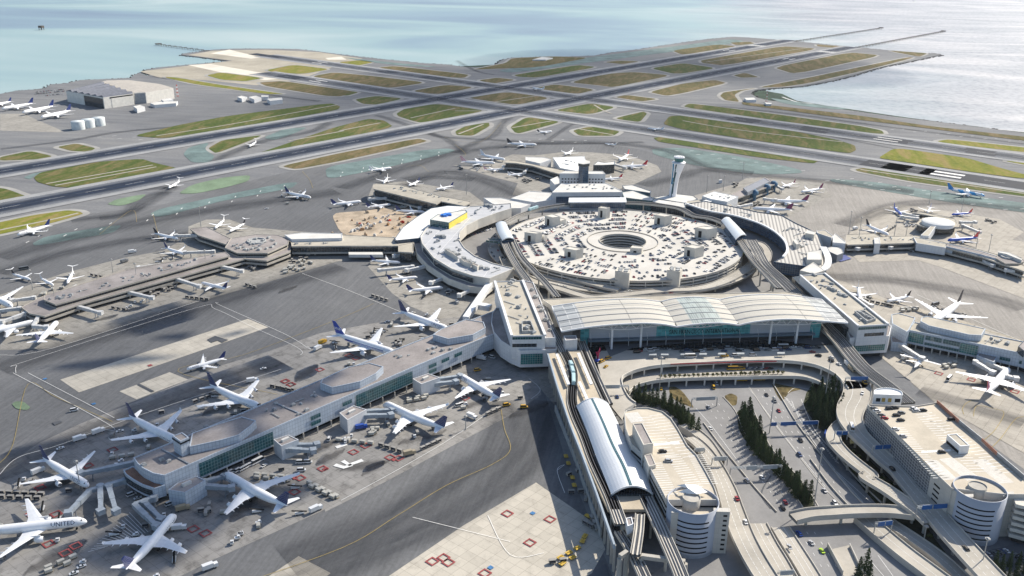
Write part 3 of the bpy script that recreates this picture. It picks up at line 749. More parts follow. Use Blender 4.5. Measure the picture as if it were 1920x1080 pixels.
plane('b737', 'Z6 1052,470', 'Z6 1078,430', 'swestb', 'pale blue airliner behind the round white roof', body='silver', detail=False)
plane('b737', 'Z6 1232,728', 'Z6 1500,708', 'swest', 'blue airliner with red tail and white nose below the round white roof', body='blue', detail=False)
plane('b777', 'Z6 1568,318', 'Z6 1238,262', 'azure', 'azure and white wide airliner taxiing on the green taxiway', body='azure')
plane('b777', 'P 1893,690', 'P 1846,742', 'multi', 'white wide airliner with red, orange and purple tail at the right edge', scale=1.0)
H4 = 'airliners parked by the big hangar'
plane('b777', 'R1 -50,592', 'R1 62,572', 'united_far', 'wide airliner by the hangar, cut off by the picture edge', detail=False, group=H4)
plane('b777', 'R1 10,614', 'R1 185,588', 'united_far', 'wide airliner second from the edge in the row by the hangar', detail=False, group=H4)
plane('b777', 'R1 125,637', 'R1 302,605', 'united_far', 'wide airliner between two others in the row by the hangar', detail=False, group=H4)
plane('b777', 'R1 230,664', 'R1 398,630', 'united_far', 'wide airliner nearest the storage tanks in the row by the hangar', detail=False, group=H4)
for o, k, s, ln in PL: print('PLANE', k, round(s, 2), round(ln, 1), o['label'][:50])
# ================================================================ shared building kit
ZO.update({'N1': (200, 780, 6), 'N2': (480, 640, 4), 'N3': (880, 480, 4.5), 'N4': (1020, 540, 3.31), 'N5': (1480, 500, 3.857), 'M1': (1000, 640, 4.909),
           'M2': (1020, 840, 4.5), 'M3': (1100, 640, 3.5556), 'M4': (1540, 680, 4.908), 'M5': (1540, 860, 4.908), 'Q1': (1500, 380, 4.571)})
def proj(P):
    d = Vector(P)-CAM; w = d.dot(FW); return (960+FP*d.dot(RT)/w, 540-FP*d.dot(UP)/w)
def rayplane(px, py, A, B):
    """point where the line of sight meets the vertical plane through A,B"""
    d = FW + RT*((px-960)/FP) + UP*((540-py)/FP)
    n = Vector((-(B-A).y, (B-A).x, 0)); t = n.dot(A-CAM)/n.dot(d); return CAM+d*t
def along(A, B, px):
    """fraction of the way A->B whose picture column is px"""
    lo, hi = 0., 1.
    f = lambda t: proj(A.lerp(B, t))[0]-px
    s = 1 if f(1) > f(0) else -1
    lo, hi = -.3, 1.3
    for _ in range(40):
        m = (lo+hi)/2
        if f(m)*s < 0: lo = m
        else: hi = m
    return (lo+hi)/2
def inset(P, d):
    """shrink polygon by d (convex-ish)"""
    P = [Vector((p[0], p[1])) for p in P]; n = len(P)
    A = sum(P[i].x*P[(i+1) % n].y-P[(i+1) % n].x*P[i].y for i in range(n)); s = 1 if A > 0 else -1; out = []
    for i in range(n):
        a, b, c = P[i-1], P[i], P[(i+1) % n]; e1 = (b-a).normalized(); e2 = (c-b).normalized()
        n1 = Vector((-e1.y, e1.x))*s; n2 = Vector((-e2.y, e2.x))*s; m = (n1+n2)
        k = d/max(.35, (1+n1.dot(n2))/1) if m.length > .1 else d
        out.append(b+m*k)
    return out
m_panel = panelmat('cladding_panel_pale', (.52, .58, .65), (.26, .30, .36), 2.4, 2.9, .45, .10, .10)
m_panel_w = panelmat('cladding_panel_white', (.66, .67, .68), (.45, .46, .48), 3.5, 3.5, .5, .06, .06)
m_roofg = M('roof_membrane_grey', (.30, .275, .265), .9, .18, .04); m_roofw = M('roof_membrane_white', (.58, .57, .54), .85, .08, .05)
m_rooft = M('roof_membrane_tan', (.42, .39, .33), .9, .12, .05); m_terra = M('roof_terracotta', (.28, .16, .11), .9, .3, .08)
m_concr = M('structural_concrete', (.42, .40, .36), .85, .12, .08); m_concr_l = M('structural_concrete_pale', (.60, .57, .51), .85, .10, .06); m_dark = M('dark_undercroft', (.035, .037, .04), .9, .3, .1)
m_steelw = M('white_steel', (.70, .71, .72), .45, .05, .3); m_steelg = M('grey_steel', (.28, .30, .33), .5, .12, .3, .3)
m_equip = M('rooftop_equipment', (.38, .39, .39), .7, .3, .6)
def glassmat(name, col, fr, w, h, jw=.14, rough=.12):
    if name in _M: return _M[name]
    m, t, b = nt(name)
    br = t.nodes.new('ShaderNodeTexBrick'); br.offset = 0; br.inputs['Scale'].default_value = 1
    br.inputs['Brick Width'].default_value = w; br.inputs['Row Height'].default_value = h; br.inputs['Mortar Size'].default_value = jw; br.inputs['Bias'].default_value = 0
    br.inputs['Color1'].default_value = (*col, 1); br.inputs['Color2'].default_value = (*[c*.55 for c in col], 1); br.inputs['Mortar'].default_value = (*fr, 1)
    t.links.new(uvc(t), br.inputs['Vector']); t.links.new(br.outputs['Color'], b.inputs['Base Color'])
    b.inputs['Roughness'].default_value = rough; b.inputs['Specular IOR Level'].default_value = .6
    _M[name] = m; return m
m_gteal = glassmat('glazing_teal', (.02, .085, .10), (.16, .26, .28), 2.2, 2.3); m_gdark = glassmat('glazing_dark', (.012, .02, .028), (.10, .13, .15), 3.2, 1.6, .12)
m_gblue = glassmat('glazing_blue', (.03, .07, .13), (.12, .16, .2), 2.5, 2.5, .1); m_gbright = glassmat('glazing_green', (.02, .16, .16), (.30, .38, .38), 2.0, 2.0, .12)
def P2(s, z): return [(p.x, p.y) for p in GP(s, z)]
def parapet(b, poly, z, h=1.0, th=.5, mi=0):
    P = [Vector((p[0], p[1])) for p in poly]; n = len(P)
    Q = inset(P, th)
    vs = []; 
    for p, q in zip(P, Q): vs += [(p.x, p.y, z), (p.x, p.y, z+h), (q.x, q.y, z+h), (q.x, q.y, z)]
    fs = []
    for i in range(n):
        j = (i+1) % n
        for k in range(3): fs.append((i*4+k, j*4+k, j*4+k+1, i*4+k+1))
    uv = []
    for i in range(n):
        L = (P[(i+1) % n]-P[i]).length
        for k in range(3): uv.append([(0, 0), (L, 0), (L, h), (0, h)])
    b.add(vs, fs, mi, uv)
def block(root, s, zt, zb, wm, rm, par=.9, name='wall', px=None):
    P = px or P2(s, zt)
    b = MB(); b.prism(P, zb, zt-par+.01 if par else zt, 0, bottom=True)
    if par: parapet(b, P, zt-par, par, .6)
    w = b.build(name, wm, root)
    r = MB(); Q = inset(P, .62) if par else P; r.flat(Q, zt-par+.05)
    r.build('roof', rm, root); return P
def equip(root, s, z, sizes=(3, 3, 1.6), rot=0., name='roof_unit', m=None):
    for p in GP(s, z):
        b = MB(); a, c, h = [k*random.uniform(.7, 1.3) for k in sizes]
        b.box((p.x, p.y, z), (a, c, h), rot); b.box((p.x, p.y, z+h), (a*.5, c*.5, .4), rot)
        b.build(name, m or m_equip, root)
def band(root, A, B, z0, z1, mat, proud=.12, name='window', t0=0., t1=1., thick=.2):
    """glazed band standing proud of the wall face A->B"""
    a = A.lerp(B, t0); b_ = A.lerp(B, t1); d = (b_-a).normalized(); n = Vector((d.y, -d.x, 0))
    c = (A+B)/2
    if n.dot(CAM-c) < 0: n = -n
    a = a+n*proud; b_ = b_+n*proud
    if (b_-a).cross(Vector((0, 0, 1))).dot(n) < 0: a, b_ = b_, a
    m = MB(); L = (b_-a).length
    p = [(a.x, a.y, z0), (b_.x, b_.y, z0), (b_.x, b_.y, z1), (a.x, a.y, z1)]
    m.add(p, [(0, 1, 2, 3)], 0, [[(0, 0), (L, 0), (L, z1-z0), (0, z1-z0)]])
    q = [(x-n.x*thick, y-n.y*thick, z) for x, y, z in p]
    m.add(p+q, [(3, 2, 6, 7), (0, 4, 5, 1), (1, 5, 6, 2), (0, 3, 7, 4)], 0)
    return m.build(name, mat, root)
def columns(root, A, B, n, z0, z1, r=.5, name='column', mat=None, t0=.02, t1=.98):
    for k in range(n):
        p = A.lerp(B, t0+(t1-t0)*k/max(1, n-1)); b = MB(); b.cyl((p.x, p.y, z0), r, z1-z0, 8); b.build(name, mat or m_concr, root)
def V3(p, z=0): return Vector((p[0], p[1], z))

# ================================================================ near concourse (glass and panel pier)
ZR = 19.
near = 'P 308,891 520,799 772,689 912,631'
root = thing('concourse', G(560, 800, 0), 'long pale-panelled concourse with teal glass bays and grey roof, lower left', 'terminal concourse')
poly = P2('P 250,857.5 257,868 267,877 287,887 308,891 520,799 772,689 912,631 938,622 925,583 735,657 600,712 323,828', ZR)
block(root, None, ZR, 5, m_panel, m_roofg, 1.0, px=poly)
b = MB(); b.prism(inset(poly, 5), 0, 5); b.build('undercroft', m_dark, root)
A = G(308, 891, ZR); B = G(912, 631, ZR); A0 = V3(A); B0 = V3(B)
far_a = V3(G(323, 828, ZR)); far_b = V3(G(925, 583, ZR))
columns(root, A0, B0, 24, 0, 5.2, .55); 
def gl(p0, p1, z0, z1, m=m_gteal): band(root, A0, B0, z0, z1, m, t0=along(A, B, p0), t1=along(A, B, p1))
gl(372, 511, 6.6, 16.6)
gl(667, 773, 6.6, 16.6)
for x0, x1 in ((582, 600), (642, 659), (804, 818), (828, 842), (852, 866)):
    gl(x0, x1, 12.2, 15.2)
    if x1 not in (659, 842, 866): gl(x0, x1, 7.5, 10.5)
# curved end, upper and lower
e = smooth(GP('P 253,862 258,870 268,879 287,889 303,892', 0+17.5), 3)
for a, c in zip(e, e[1:]): band(root, V3(a), V3(c), 12.8, 16.6, m_gdark, proud=.35)
low = P2('N1 185,605 215,655 300,715 400,770 535,815 660,775 600,745 480,700 390,640 320,570 290,560 230,590', 12.5)
block(root, None, 12.5, 4.5, m_panel, m_terra, .9, px=low)
e = smooth([G(200+x/6, 780+y/6, 12.5) for x, y in ((190, 612), (215, 655), (300, 715), (400, 770), (510, 808))], 3)
for a, c in zip(e, e[1:]): band(root, V3(a), V3(c), 6.5, 10.6, m_gdark, proud=.35)
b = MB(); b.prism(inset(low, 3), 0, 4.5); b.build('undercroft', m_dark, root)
# raised roof lanterns
for s in ('N1 930,345 1280,270 1490,210 1620,110 1680,50 1520,5 1250,85 960,190', 'N2 480,310 570,345 780,300 900,240 955,188 850,160 690,190 500,280',
          'R5 515,860 600,885 740,862 812,822 800,790 700,775 560,830'):
    block(root, s, 24, ZR-.9, m_panel, m_roofg, .6, 'roof_lantern')
# white end panels of the lanterns
block(root, 'N1 740,222 828,282 925,238 850,182', 30, ZR-.9, m_panel, m_roofg, .5, 'roof_tower')
tp = P2('N1 740,222 828,282 925,238 850,182', 30)
b = MB(); Q = [c for c in inset(tp, -.35)]; b.prism([(q.x, q.y) for q in Q], 27.4, 28.6); b.build('window', m_gdark, root)
for s in ('N1 690,830 880,862 1115,722 1010,672 800,745', 'N2 130,735 190,785 320,735 240,700', 'N2 625,535 685,590 830,510 730,480', 'N2 1175,280 1240,320 1380,270 1290,240'):
    P = block(root, s, 11.5, 0, m_panel_w if s[1] != '1' else m_panel, m_roofg, .5, 'gate_room')
    c = sum((Vector(p) for p in P), Vector((0, 0)))/len(P); b = MB(); b.box((c.x, c.y, 11), (6, 2.2, 1.8), math.atan2((B-A).y, (B-A).x)); b.build('skylight', m_roofw, root)
rotG = math.atan2((B-A).y, (B-A).x)
equip(root, 'N1 420,560 620,500 700,520 1120,130 980,190 N2 320,550 380,520 1050,110 1330,90 1400,70 1460,60 150,470 1080,120', ZR-.9, (3.2, 2.2, 1.4), rotG)
for a_, b_ in (('N1 620,370', 'N1 930,540'), ('N2 140,460', 'N2 350,550')):
    c = MB(); c.beam(G(*PX(a_)[0], ZR-.6), G(*PX(b_)[0], ZR-.6), 1.2, .7); c.build('roof_duct', m_steelg, root)

# ================================================================ jet bridges
m_jet = M('jet_bridge_grey', (.30, .34, .38), .5, .15, .4); m_jetw = M('jet_bridge_white', (.58, .58, .57), .55, .12, .4)
JB = []
def jet_bridge(s, label, mat=None, z=5.0, w=3.2, cab=True, group='jet bridges at the gates'):
    mat = mat or m_jet
    P = GP(s, z+1.5)
    root = thing('jet_bridge', (P[0].x, P[0].y, 0), label, 'jet bridge', group)
    b = MB(); b.cyl((P[0].x, P[0].y, z-.4), 2.4, 3.6, 12); b.build('rotunda', mat, root)
    b = MB(); b.cyl((P[0].x, P[0].y, 0), .6, z, 8); b.build('column', m_steelg, root)
    n = len(P)
    for i in range(n-1):
        a, c = P[i], P[i+1]; mid = a.lerp(c, .55)
        b = MB(); b.beam(V3(a, z+1.4), V3(mid, z+1.4), w, 3.0); b.beam(V3(mid, z+1.4), V3(c, z+1.4), w*.86, 2.6); b.build('tunnel', mat, root)
        q = a.lerp(c, .8); bb = MB(); d = (c-a).normalized(); nn = Vector((-d.y, d.x, 0))
        for k in (-1, 1):
            bb.beam(V3(q+nn*1.3*k, z), V3(q+nn*1.3*k, .5), .5, .5)
            bb.cyl((q.x+nn.x*1.9*k, q.y+nn.y*1.9*k, 0), .6, 1, 8)
        bb.beam(V3(q-nn*2.2, 1), V3(q+nn*2.2, 1), .5, .5); bb.build('wheel_bogie', m_steelg, root)
    if cab:
        c = P[-1]; d = (P[-1]-P[-2]).normalized(); b = MB(); b.box((c.x, c.y, z-.3), (4, 4.4, 3.3), math.atan2(d.y, d.x)+.4); b.box((c.x, c.y, z+3), (4.4, 4.8, .25), math.atan2(d.y, d.x)+.4)
        b.build('cab', mat, root)
    return root
for s, l in [('B1 725,475 430,535', 'grey jet bridge reaching left to the twin-engine airliner from the rounded end'),
             ('B1 668,572 480,625 365,745', 'grey bent jet bridge reaching the airliner at the picture edge'),
             ('B1 535,605 537,735', 'grey jet bridge hanging down unused, left of a similar one'), ('B1 580,605 618,735', 'grey jet bridge hanging down unused, right of a similar one'),
             ('B1 820,665 715,700 835,815', 'grey bent jet bridge at the nose of the bottom four-engine airliner'), ('B1 770,690 860,780', 'short grey jet bridge right of the bent bridge at the bottom airliner'),
             ('B1 1075,600 1235,610', 'grey jet bridge at the front door of the airliner by the white vans'), ('B1 1090,580 1200,548', 'upper grey jet bridge at the airliner by the white vans'),
             ('B1 1520,385 1690,380', 'unused grey jet bridge at the second gate house, upper one'), ('B1 1530,405 1670,412', 'unused grey jet bridge at the second gate house, lower one'),
             ('B2 110,205 275,195', 'upper grey jet bridge at the middle four-engine airliner'), ('B2 105,228 265,222', 'lower grey jet bridge at the middle four-engine airliner'),
             ('B2 440,45 635,15', 'long grey jet bridge at the inner twin-engine airliner'), ('B2 455,62 610,45', 'second grey jet bridge at the inner twin-engine airliner')]:
    jet_bridge(s, l)

# ================================================================ international terminal: office blocks, hall
root = thing('office_block', G(1000, 640, 0), 'pale office block with flat roof left of the great arched hall', 'office building')
block(root, 'N3 215,213 450,205 640,668 358,672', 33, 12, m_panel_w, m_rooft, 1.0, 'upper_storeys')
block(root, 'N3 452,203 540,222 730,690 641,690', 28, 12, m_panel_w, m_roofg, .8, 'terrace')
PL_ = block(root, 'N3 225,435 192,480 185,560 205,640 265,712 345,762 430,798 735,788 740,700 700,560 500,500 260,430', 20.5, 5, m_panel_w, m_roofg, 1.0, 'lower_storeys')
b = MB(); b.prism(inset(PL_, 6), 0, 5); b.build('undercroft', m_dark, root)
a = V3(G(*PX('N3 435,800')[0], 20.5)); c = V3(G(*PX('N3 735,790')[0], 20.5))
band(root, a, c, 8, 17.3, m_gbright, t0=.0, t1=.62)
a2 = V3(G(*PX('N3 265,712')[0], 20.5)); c2 = V3(G(*PX('N3 430,798')[0], 20.5)); band(root, a2, c2, 8, 17.3, m_gbright, t0=.48, t1=.86)
a = V3(G(*PX('N3 358,672')[0], 33)); c = V3(G(*PX('N3 640,668')[0], 33))
band(root, a, c, 29.3, 31.8, m_gteal, t0=.02, t1=.9); band(root, a, c, 22.5, 25.5, m_gdark, t0=.02, t1=.75)
# slender raised roof edge fins
for s in ('N3 215,213 358,672', 'N3 450,205 640,668'):
    p = GP(s, 33.3); b = MB(); b.beam(p[0], p[1], 2.2, 1.4); b.build('roof_edge', m_steelw, root)
c = P2('N3 440,560 520,555 555,640 445,645', 33); b = MB(); parapet(b, c, 32, 2.4, .8); b.build('plant_screen', m_equip, root)
equip(root, 'N3 495,600 480,620 410,350 330,330 415,440 370,215 355,225', 32, (5, 3, 2), 1.2)
for s in ('N3 530,290 N3 560,350 595,430 612,465 645,545 680,630',):
    equip(root, s, 27.3, (4, 3, 2), 1.2)
tr = 'N3 290,210 480,210'
root = thing('office_block', G(1640, 640, 0), 'pale office block with flat roof right of the great arched hall', 'office building')
block(root, 'N5 80,62 255,47 716,415 498,428', 33, 14, m_panel_w, m_rooft, 1.0, 'upper_storeys')
PL_ = block(root, 'N5 400,432 440,515 722,500 740,430 600,330 470,350', 21, 5, m_panel_w, m_roofg, .8, 'lower_storeys')
b = MB(); b.prism(inset(PL_, 5), 0, 5); b.build('undercroft', m_dark, root)
b = MB(); b.prism(P2('N5 20,75 78,66 496,432 400,450', 24), 6, 24); b.build('terrace', m_gdark, root)
a = V3(G(*PX('N5 440,515')[0], 21)); c = V3(G(*PX('N5 722,500')[0], 21)); band(root, a, c, 7.5, 16.5, m_gbright, t0=.12, t1=.93)
a = V3(G(*PX('N5 498,428')[0], 33)); c = V3(G(*PX('N5 716,415')[0], 33)); band(root, a, c, 29, 31.6, m_gteal, t0=.02, t1=.95); band(root, a, c, 22.5, 25.5, m_gdark, t0=.25, t1=.9)
for s in ('N5 255,47 716,415', 'N5 80,62 498,428'):
    p = GP(s, 33.2); b = MB(); b.beam(p[0], p[1], 1.6, 1.2); b.build('roof_edge', m_steelw, root)
c = P2('N5 470,330 540,325 625,385 560,405', 33); b = MB(); parapet(b, c, 32, 2.6, .8); b.build('plant_screen', m_equip, root)
equip(root, 'N5 290,160 320,175 370,205 400,215 520,350 560,370 590,380 175,62', 32, (6, 3, 2.2), .6)

ZD = 13.5                                                   # level of the departures road
ZJ = 34.5
hall = thing('terminal_hall', G(*PX('N4 800,300')[0], 0), 'great glass-fronted terminal hall under a white roof of three arches', 'terminal building')
FA = G(*PX('N4 825,241')[0], ZJ); FB = G(*PX('N4 1210,231')[0], ZJ)
BA = G(*PX('N4 725,86')[0], ZJ); BB = G(*PX('N4 1090,73')[0], ZJ)
def prof(s, A, B, n):
    P = [rayplane(x, y, A, B) for x, y in PX(s)]; P = smooth(P, 12)
    L = [0]
    for a, c in zip(P, P[1:]): L.append(L[-1]+(c-a).length)
    out = []
    for k in range(n+1):
        t = L[-1]*k/n; i = max(j for j in range(len(L)) if L[j] <= t+1e-9); i = min(i, len(P)-2)
        out.append(P[i].lerp(P[i+1], (t-L[i])/max(1e-9, L[i+1]-L[i])))
    return out
m_hallroof = panelmat('hall_roof_metal', (.50, .48, .43), (.28, .27, .25), 60, 9.5, .85, .04, .5)
m_skyl = glassmat('roof_skylight', (.40, .46, .42), (.50, .50, .46), 2.0, 9.5, .25, .3); m_canopy = glassmat('canopy_glazing', (.42, .43, .42), (.58, .57, .54), 9, 7, .3, .35)
bays = [('roof_bay', 'N4 110,271 260,246 420,229 560,221 640,219 740,226 825,241', 'N4 50,116 180,96 320,80 480,70 600,71 725,86', m_hallroof),
        ('roof_bay', 'N4 825,241 900,230 960,224 1020,219 1080,217 1140,221 1210,231', 'N4 725,86 790,70 860,61 930,58 1010,62 1090,73', m_hallroof),
        ('roof_bay', 'N4 1210,231 1290,213 1400,200 1520,194 1640,199 1760,208 1885,218', 'N4 1090,73 1180,56 1280,45 1400,42 1520,47 1610,57 1722,72', m_hallroof)]
edges = []
for name, f, bk, mm in bays:
    n = 20; F = prof(f, FA, FB, n); K = prof(bk, BA, BB, n); edges += F if not edges else F[1:]
    b = MB(); rows = 7
    for th in (0, -1.1):
        for j in range(rows):
            for i in range(n):
                q = []
                for ii, jj in ((i, j), (i+1, j), (i+1, j+1), (i, j+1)):
                    t = jj/rows; p = F[ii].lerp(K[ii], t); p = p+Vector((0, 0, 1.6*math.sin(math.pi*t)+th)); q.append(p)
                L = (F[0]-F[-1]).length
                uv = [(0, 0)]*4; W_ = [( (i+(k in (1, 2)))/n*L, (j+(k in (2, 3)))/rows*57) for k in range(4)]
                glz = 1 if ((name == 'roof_bay' and f.startswith('N4 110') and i < 4) or (f.startswith('N4 1210') and i >= 16)) else 0
                if f.startswith('N4 825') and 5 <= i < 15: glz = 2
                b.add(q if th == 0 else q[::-1], [(0, 1, 2, 3)], glz if th == 0 else 0, [W_ if th == 0 else W_[::-1]], True)
    o = b.build(name, [m_hallroof, m_canopy, m_skyl], hall)
    # standing ribs across the bay
    for j in (1, 2.4, 3.8, 5.2):
        t = j/rows; rb = MB()
        for i in range(n):
            p = F[i].lerp(K[i], t)+Vector((0, 0, 1.6*math.sin(math.pi*t)+.15)); q = F[i+1].lerp(K[i+1], t)+Vector((0, 0, 1.6*math.sin(math.pi*t)+.15)); rb.beam(p, q, .7, .3)
        rb.build('roof_seam', m_steelg, hall)
    eb = MB()
    for i in range(n): eb.beam(F[i], F[i+1], .8, 1.3); eb.beam(K[i], K[i+1], .8, 1.3)
    for a, c in ((F[0], K[0]), (F[-1], K[-1])): eb.beam(a, c, .8, 1.2)
    eb.build('roof_edge', m_steelw, hall)
# arched truss under the front eave
inn = (BA-FA); inn.z = 0; inn.normalize()
fd = (FB-FA).normalized()
chord = [('N4 280,262', 'N4 760,268')]
def pick(x):  # eave point in picture column x
    return min(edges, key=lambda p: abs(proj(p)[0]-x))
colx = [(1020+x/3.31) for x in (418, 598, 1398, 1562)]
for k, (x0, x1) in enumerate(((1105, 1255), (1275, 1372), (1395, 1560))):
    seg = [p for p in edges if x0 <= proj(p)[0] <= x1]
    if len(seg) < 3: continue
    tb = MB(); nseg = len(seg)
    low_ = []
    for i, p in enumerate(seg):
        t = i/(nseg-1); low_.append(p+inn*3+Vector((0, 0, -1.4-(5.0 if k != 1 else 3.2)*math.sin(math.pi*t))))
    for i in range(nseg-1):
        tb.tube([low_[i], low_[i+1]], .32, 5); tb.tube([seg[i]+inn*3-Vector((0, 0, 1.2)), low_[i+1] if i % 2 else low_[i]], .22, 4)
        tb.tube([low_[i] if i % 2 == 0 else low_[i+1], seg[i+1]+inn*3-Vector((0, 0, 1.2))], .22, 4)
    tb.build('truss', m_steelw, hall)
base = [G(*PX(s)[0], ZD) for s in ('N4 418,378', 'N4 598,366', 'N4 1398,345', 'N4 1562,343')]
for p in base:
    top = min(edges, key=lambda e: (Vector((e.x, e.y))-Vector((p.x, p.y))).length)
    b = MB(); b.lathe((p.x, p.y, ZD), [(1.0, 0), (1.0, top.z-ZD-5), (.8, top.z-ZD-2.5)], 12); b.build('column', m_steelw, hall)
# facade
f0 = G(*PX('N4 230,372')[0], ZD); f1 = G(*PX('N4 1725,325')[0], ZD)
f0 = f0+inn*6; f1 = f1+inn*6
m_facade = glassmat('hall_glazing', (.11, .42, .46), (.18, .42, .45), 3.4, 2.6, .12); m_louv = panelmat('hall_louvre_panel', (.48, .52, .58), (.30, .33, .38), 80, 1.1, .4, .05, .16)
b = MB(); L = (f1-f0).length
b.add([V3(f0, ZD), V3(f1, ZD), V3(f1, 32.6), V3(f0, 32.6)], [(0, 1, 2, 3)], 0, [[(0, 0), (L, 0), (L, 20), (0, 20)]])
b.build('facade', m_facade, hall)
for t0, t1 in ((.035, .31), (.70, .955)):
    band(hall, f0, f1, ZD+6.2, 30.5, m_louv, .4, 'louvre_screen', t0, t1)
band(hall, f0, f1, ZD+4.6, ZD+6.2, M('canopy_grey_blue', (.12, .17, .22), .4), 5, 'entrance_canopy', .03, .97, 5)
band(hall, f0, f1, ZD, ZD+3.6, m_dark, .5, 'entrance', .03, .97)
for k in range(13):
    t = .04+.92*k/12; p = f0.lerp(f1, t)-inn*5; q = f0.lerp(f1, t)-inn*.5; b = MB(); b.tube([V3(p, ZD+6.2), V3(q, ZD+11)], .18, 4); b.tube([V3(p, ZD+4.8), V3(p, ZD)], .2, 5); b.build('canopy_strut', m_steelw, hall)
# lettering on the glass
vs, fs = text_mesh('SAN FRANCISCO INTERNATIONAL', 4.6)
W_ = max(v[0] for v in vs)-min(v[0] for v in vs)
ta = along(V3(f0, 24), V3(f1, 24), 1254); tb_ = along(V3(f0, 24), V3(f1, 24), 1388); org = f0.lerp(f1, (ta+tb_)/2)-inn*.8; wid = (f1-f0).length*(tb_-ta); d = (f1-f0).normalized()
b = MB(); b.add([(org.x+d.x*v[0]*wid/W_, org.y+d.y*v[0]*wid/W_, 23.2+v[1]*1.3) for v in vs], fs); b.build('lettering', M('lettering_dark', (.004, .006, .01), .8, 0, fine=False), hall)
# body behind
b = MB(); g0 = f0+inn*1.5; g1 = f1+inn*1.5; b.prism([(g0.x, g0.y), (g1.x, g1.y), ((f1+inn*44).x, (f1+inn*44).y), ((f0+inn*44).x, (f0+inn*44).y)], 0, 32.5, 0, bottom=False)
b.build('hall_body', m_gdark, hall)
hb = G(*PX('N4 60,100')[0], 24)
block(hall, 'N4 -10,70 150,62 1500,20 1600,40 1720,70 1640,60 1100,80 700,92 60,118', 25, 5, m_concr_l, m_rooft, .6, 'rear_terrace')
# ================================================================ highways
def tint(name, col, var=.12): return M(name, col, .85, var, .03)
m_road = tint('road_asphalt', (.235, .232, .23)); m_roadc = tint('road_concrete', (.40, .375, .33)); m_roadd = tint('road_dark', (.10, .105, .115)); m_kerb = tint('kerb_concrete', (.45, .43, .39))
m_soil = M('planting_bed', (.045, .05, .03), .95, .4, .2); m_mulch = M('flowering_groundcover', (.12, .095, .045), .95, .55, .2); m_linew = M('road_paint_white', (.72, .72, .70), .7, .08, .5)
def flatpoly(name, s, mat, z, kind='structure', rnd=1, label=None):
    P = GP(s); b = MB(); b.flat(rounded(P, rnd) if rnd else P, z); return tag(b.build(name, mat), label, None, None, kind)
flatpoly('road', 'M3 -40,190 300,200 1000,190 1700,260 1900,420 B3 620,200 700,420 1000,640 1300,900 1560,1120 0,1120 B2 1640,1090 P 1330,1000 1200,860 1160,760', m_road, .60, rnd=0)
flatpoly('planting_bed', 'B3 830,230 880,300 1000,470 1180,640 1250,740 1330,870 1400,960 1250,930 1100,780 960,620 840,470 760,330 790,260', m_soil, .66, rnd=0, kind='stuff', label='dark soil and groundcover under the elevated ramps')
flatpoly('planting_bed', 'M3 1470,330 1560,260 1700,290 1770,370 1700,440 1660,520 1650,600 1560,600 1500,520 1440,430', m_soil, .67, kind='stuff', label='dark soil around the cluster of conifers')
flatpoly('planting_bed', 'B3 285,195 380,215 470,420 620,560 700,700 720,730 640,725 560,600 440,490 300,320', m_soil, .67, kind='stuff', label='soil strip under the long row of conifers')
flatpoly('planting_bed', 'M3 545,310 590,305 640,340 700,420 715,450 660,430 590,400 555,360', m_mulch, .68, kind='stuff', label='orange groundcover wedge by the ramp columns')
flatpoly('planting_bed', 'M3 915,370 960,350 1005,370 1000,430 960,435', m_mulch, .68, kind='stuff', label='round orange planting at the head of the conifer row')
flatpoly('planting_bed', 'M3 1230,280 1330,300 1440,322 1350,345 1300,410 1265,360', m_mulch, .68, kind='stuff', label='red and green planting wedge beside the curved exit road')
flatpoly('planting_bed', 'M3 280,420 330,330 700,470 740,630 700,620 600,520 480,420 330,405', m_soil, .665, kind='stuff', label='soil under the conifers by the round garage end')
flatpoly('sunken_lot', 'M5 100,840 270,800 400,1080 460,1200 250,1200', m_roadc, .66, rnd=0)
flatpoly('road', 'M5 1480,870 2000,740 2000,1300 1700,1200', m_roadd, .66, rnd=0)
flatpoly('road', 'M2 560,1100 520,980 380,1080 300,1150', m_roadd, .62, rnd=0)
RD = []
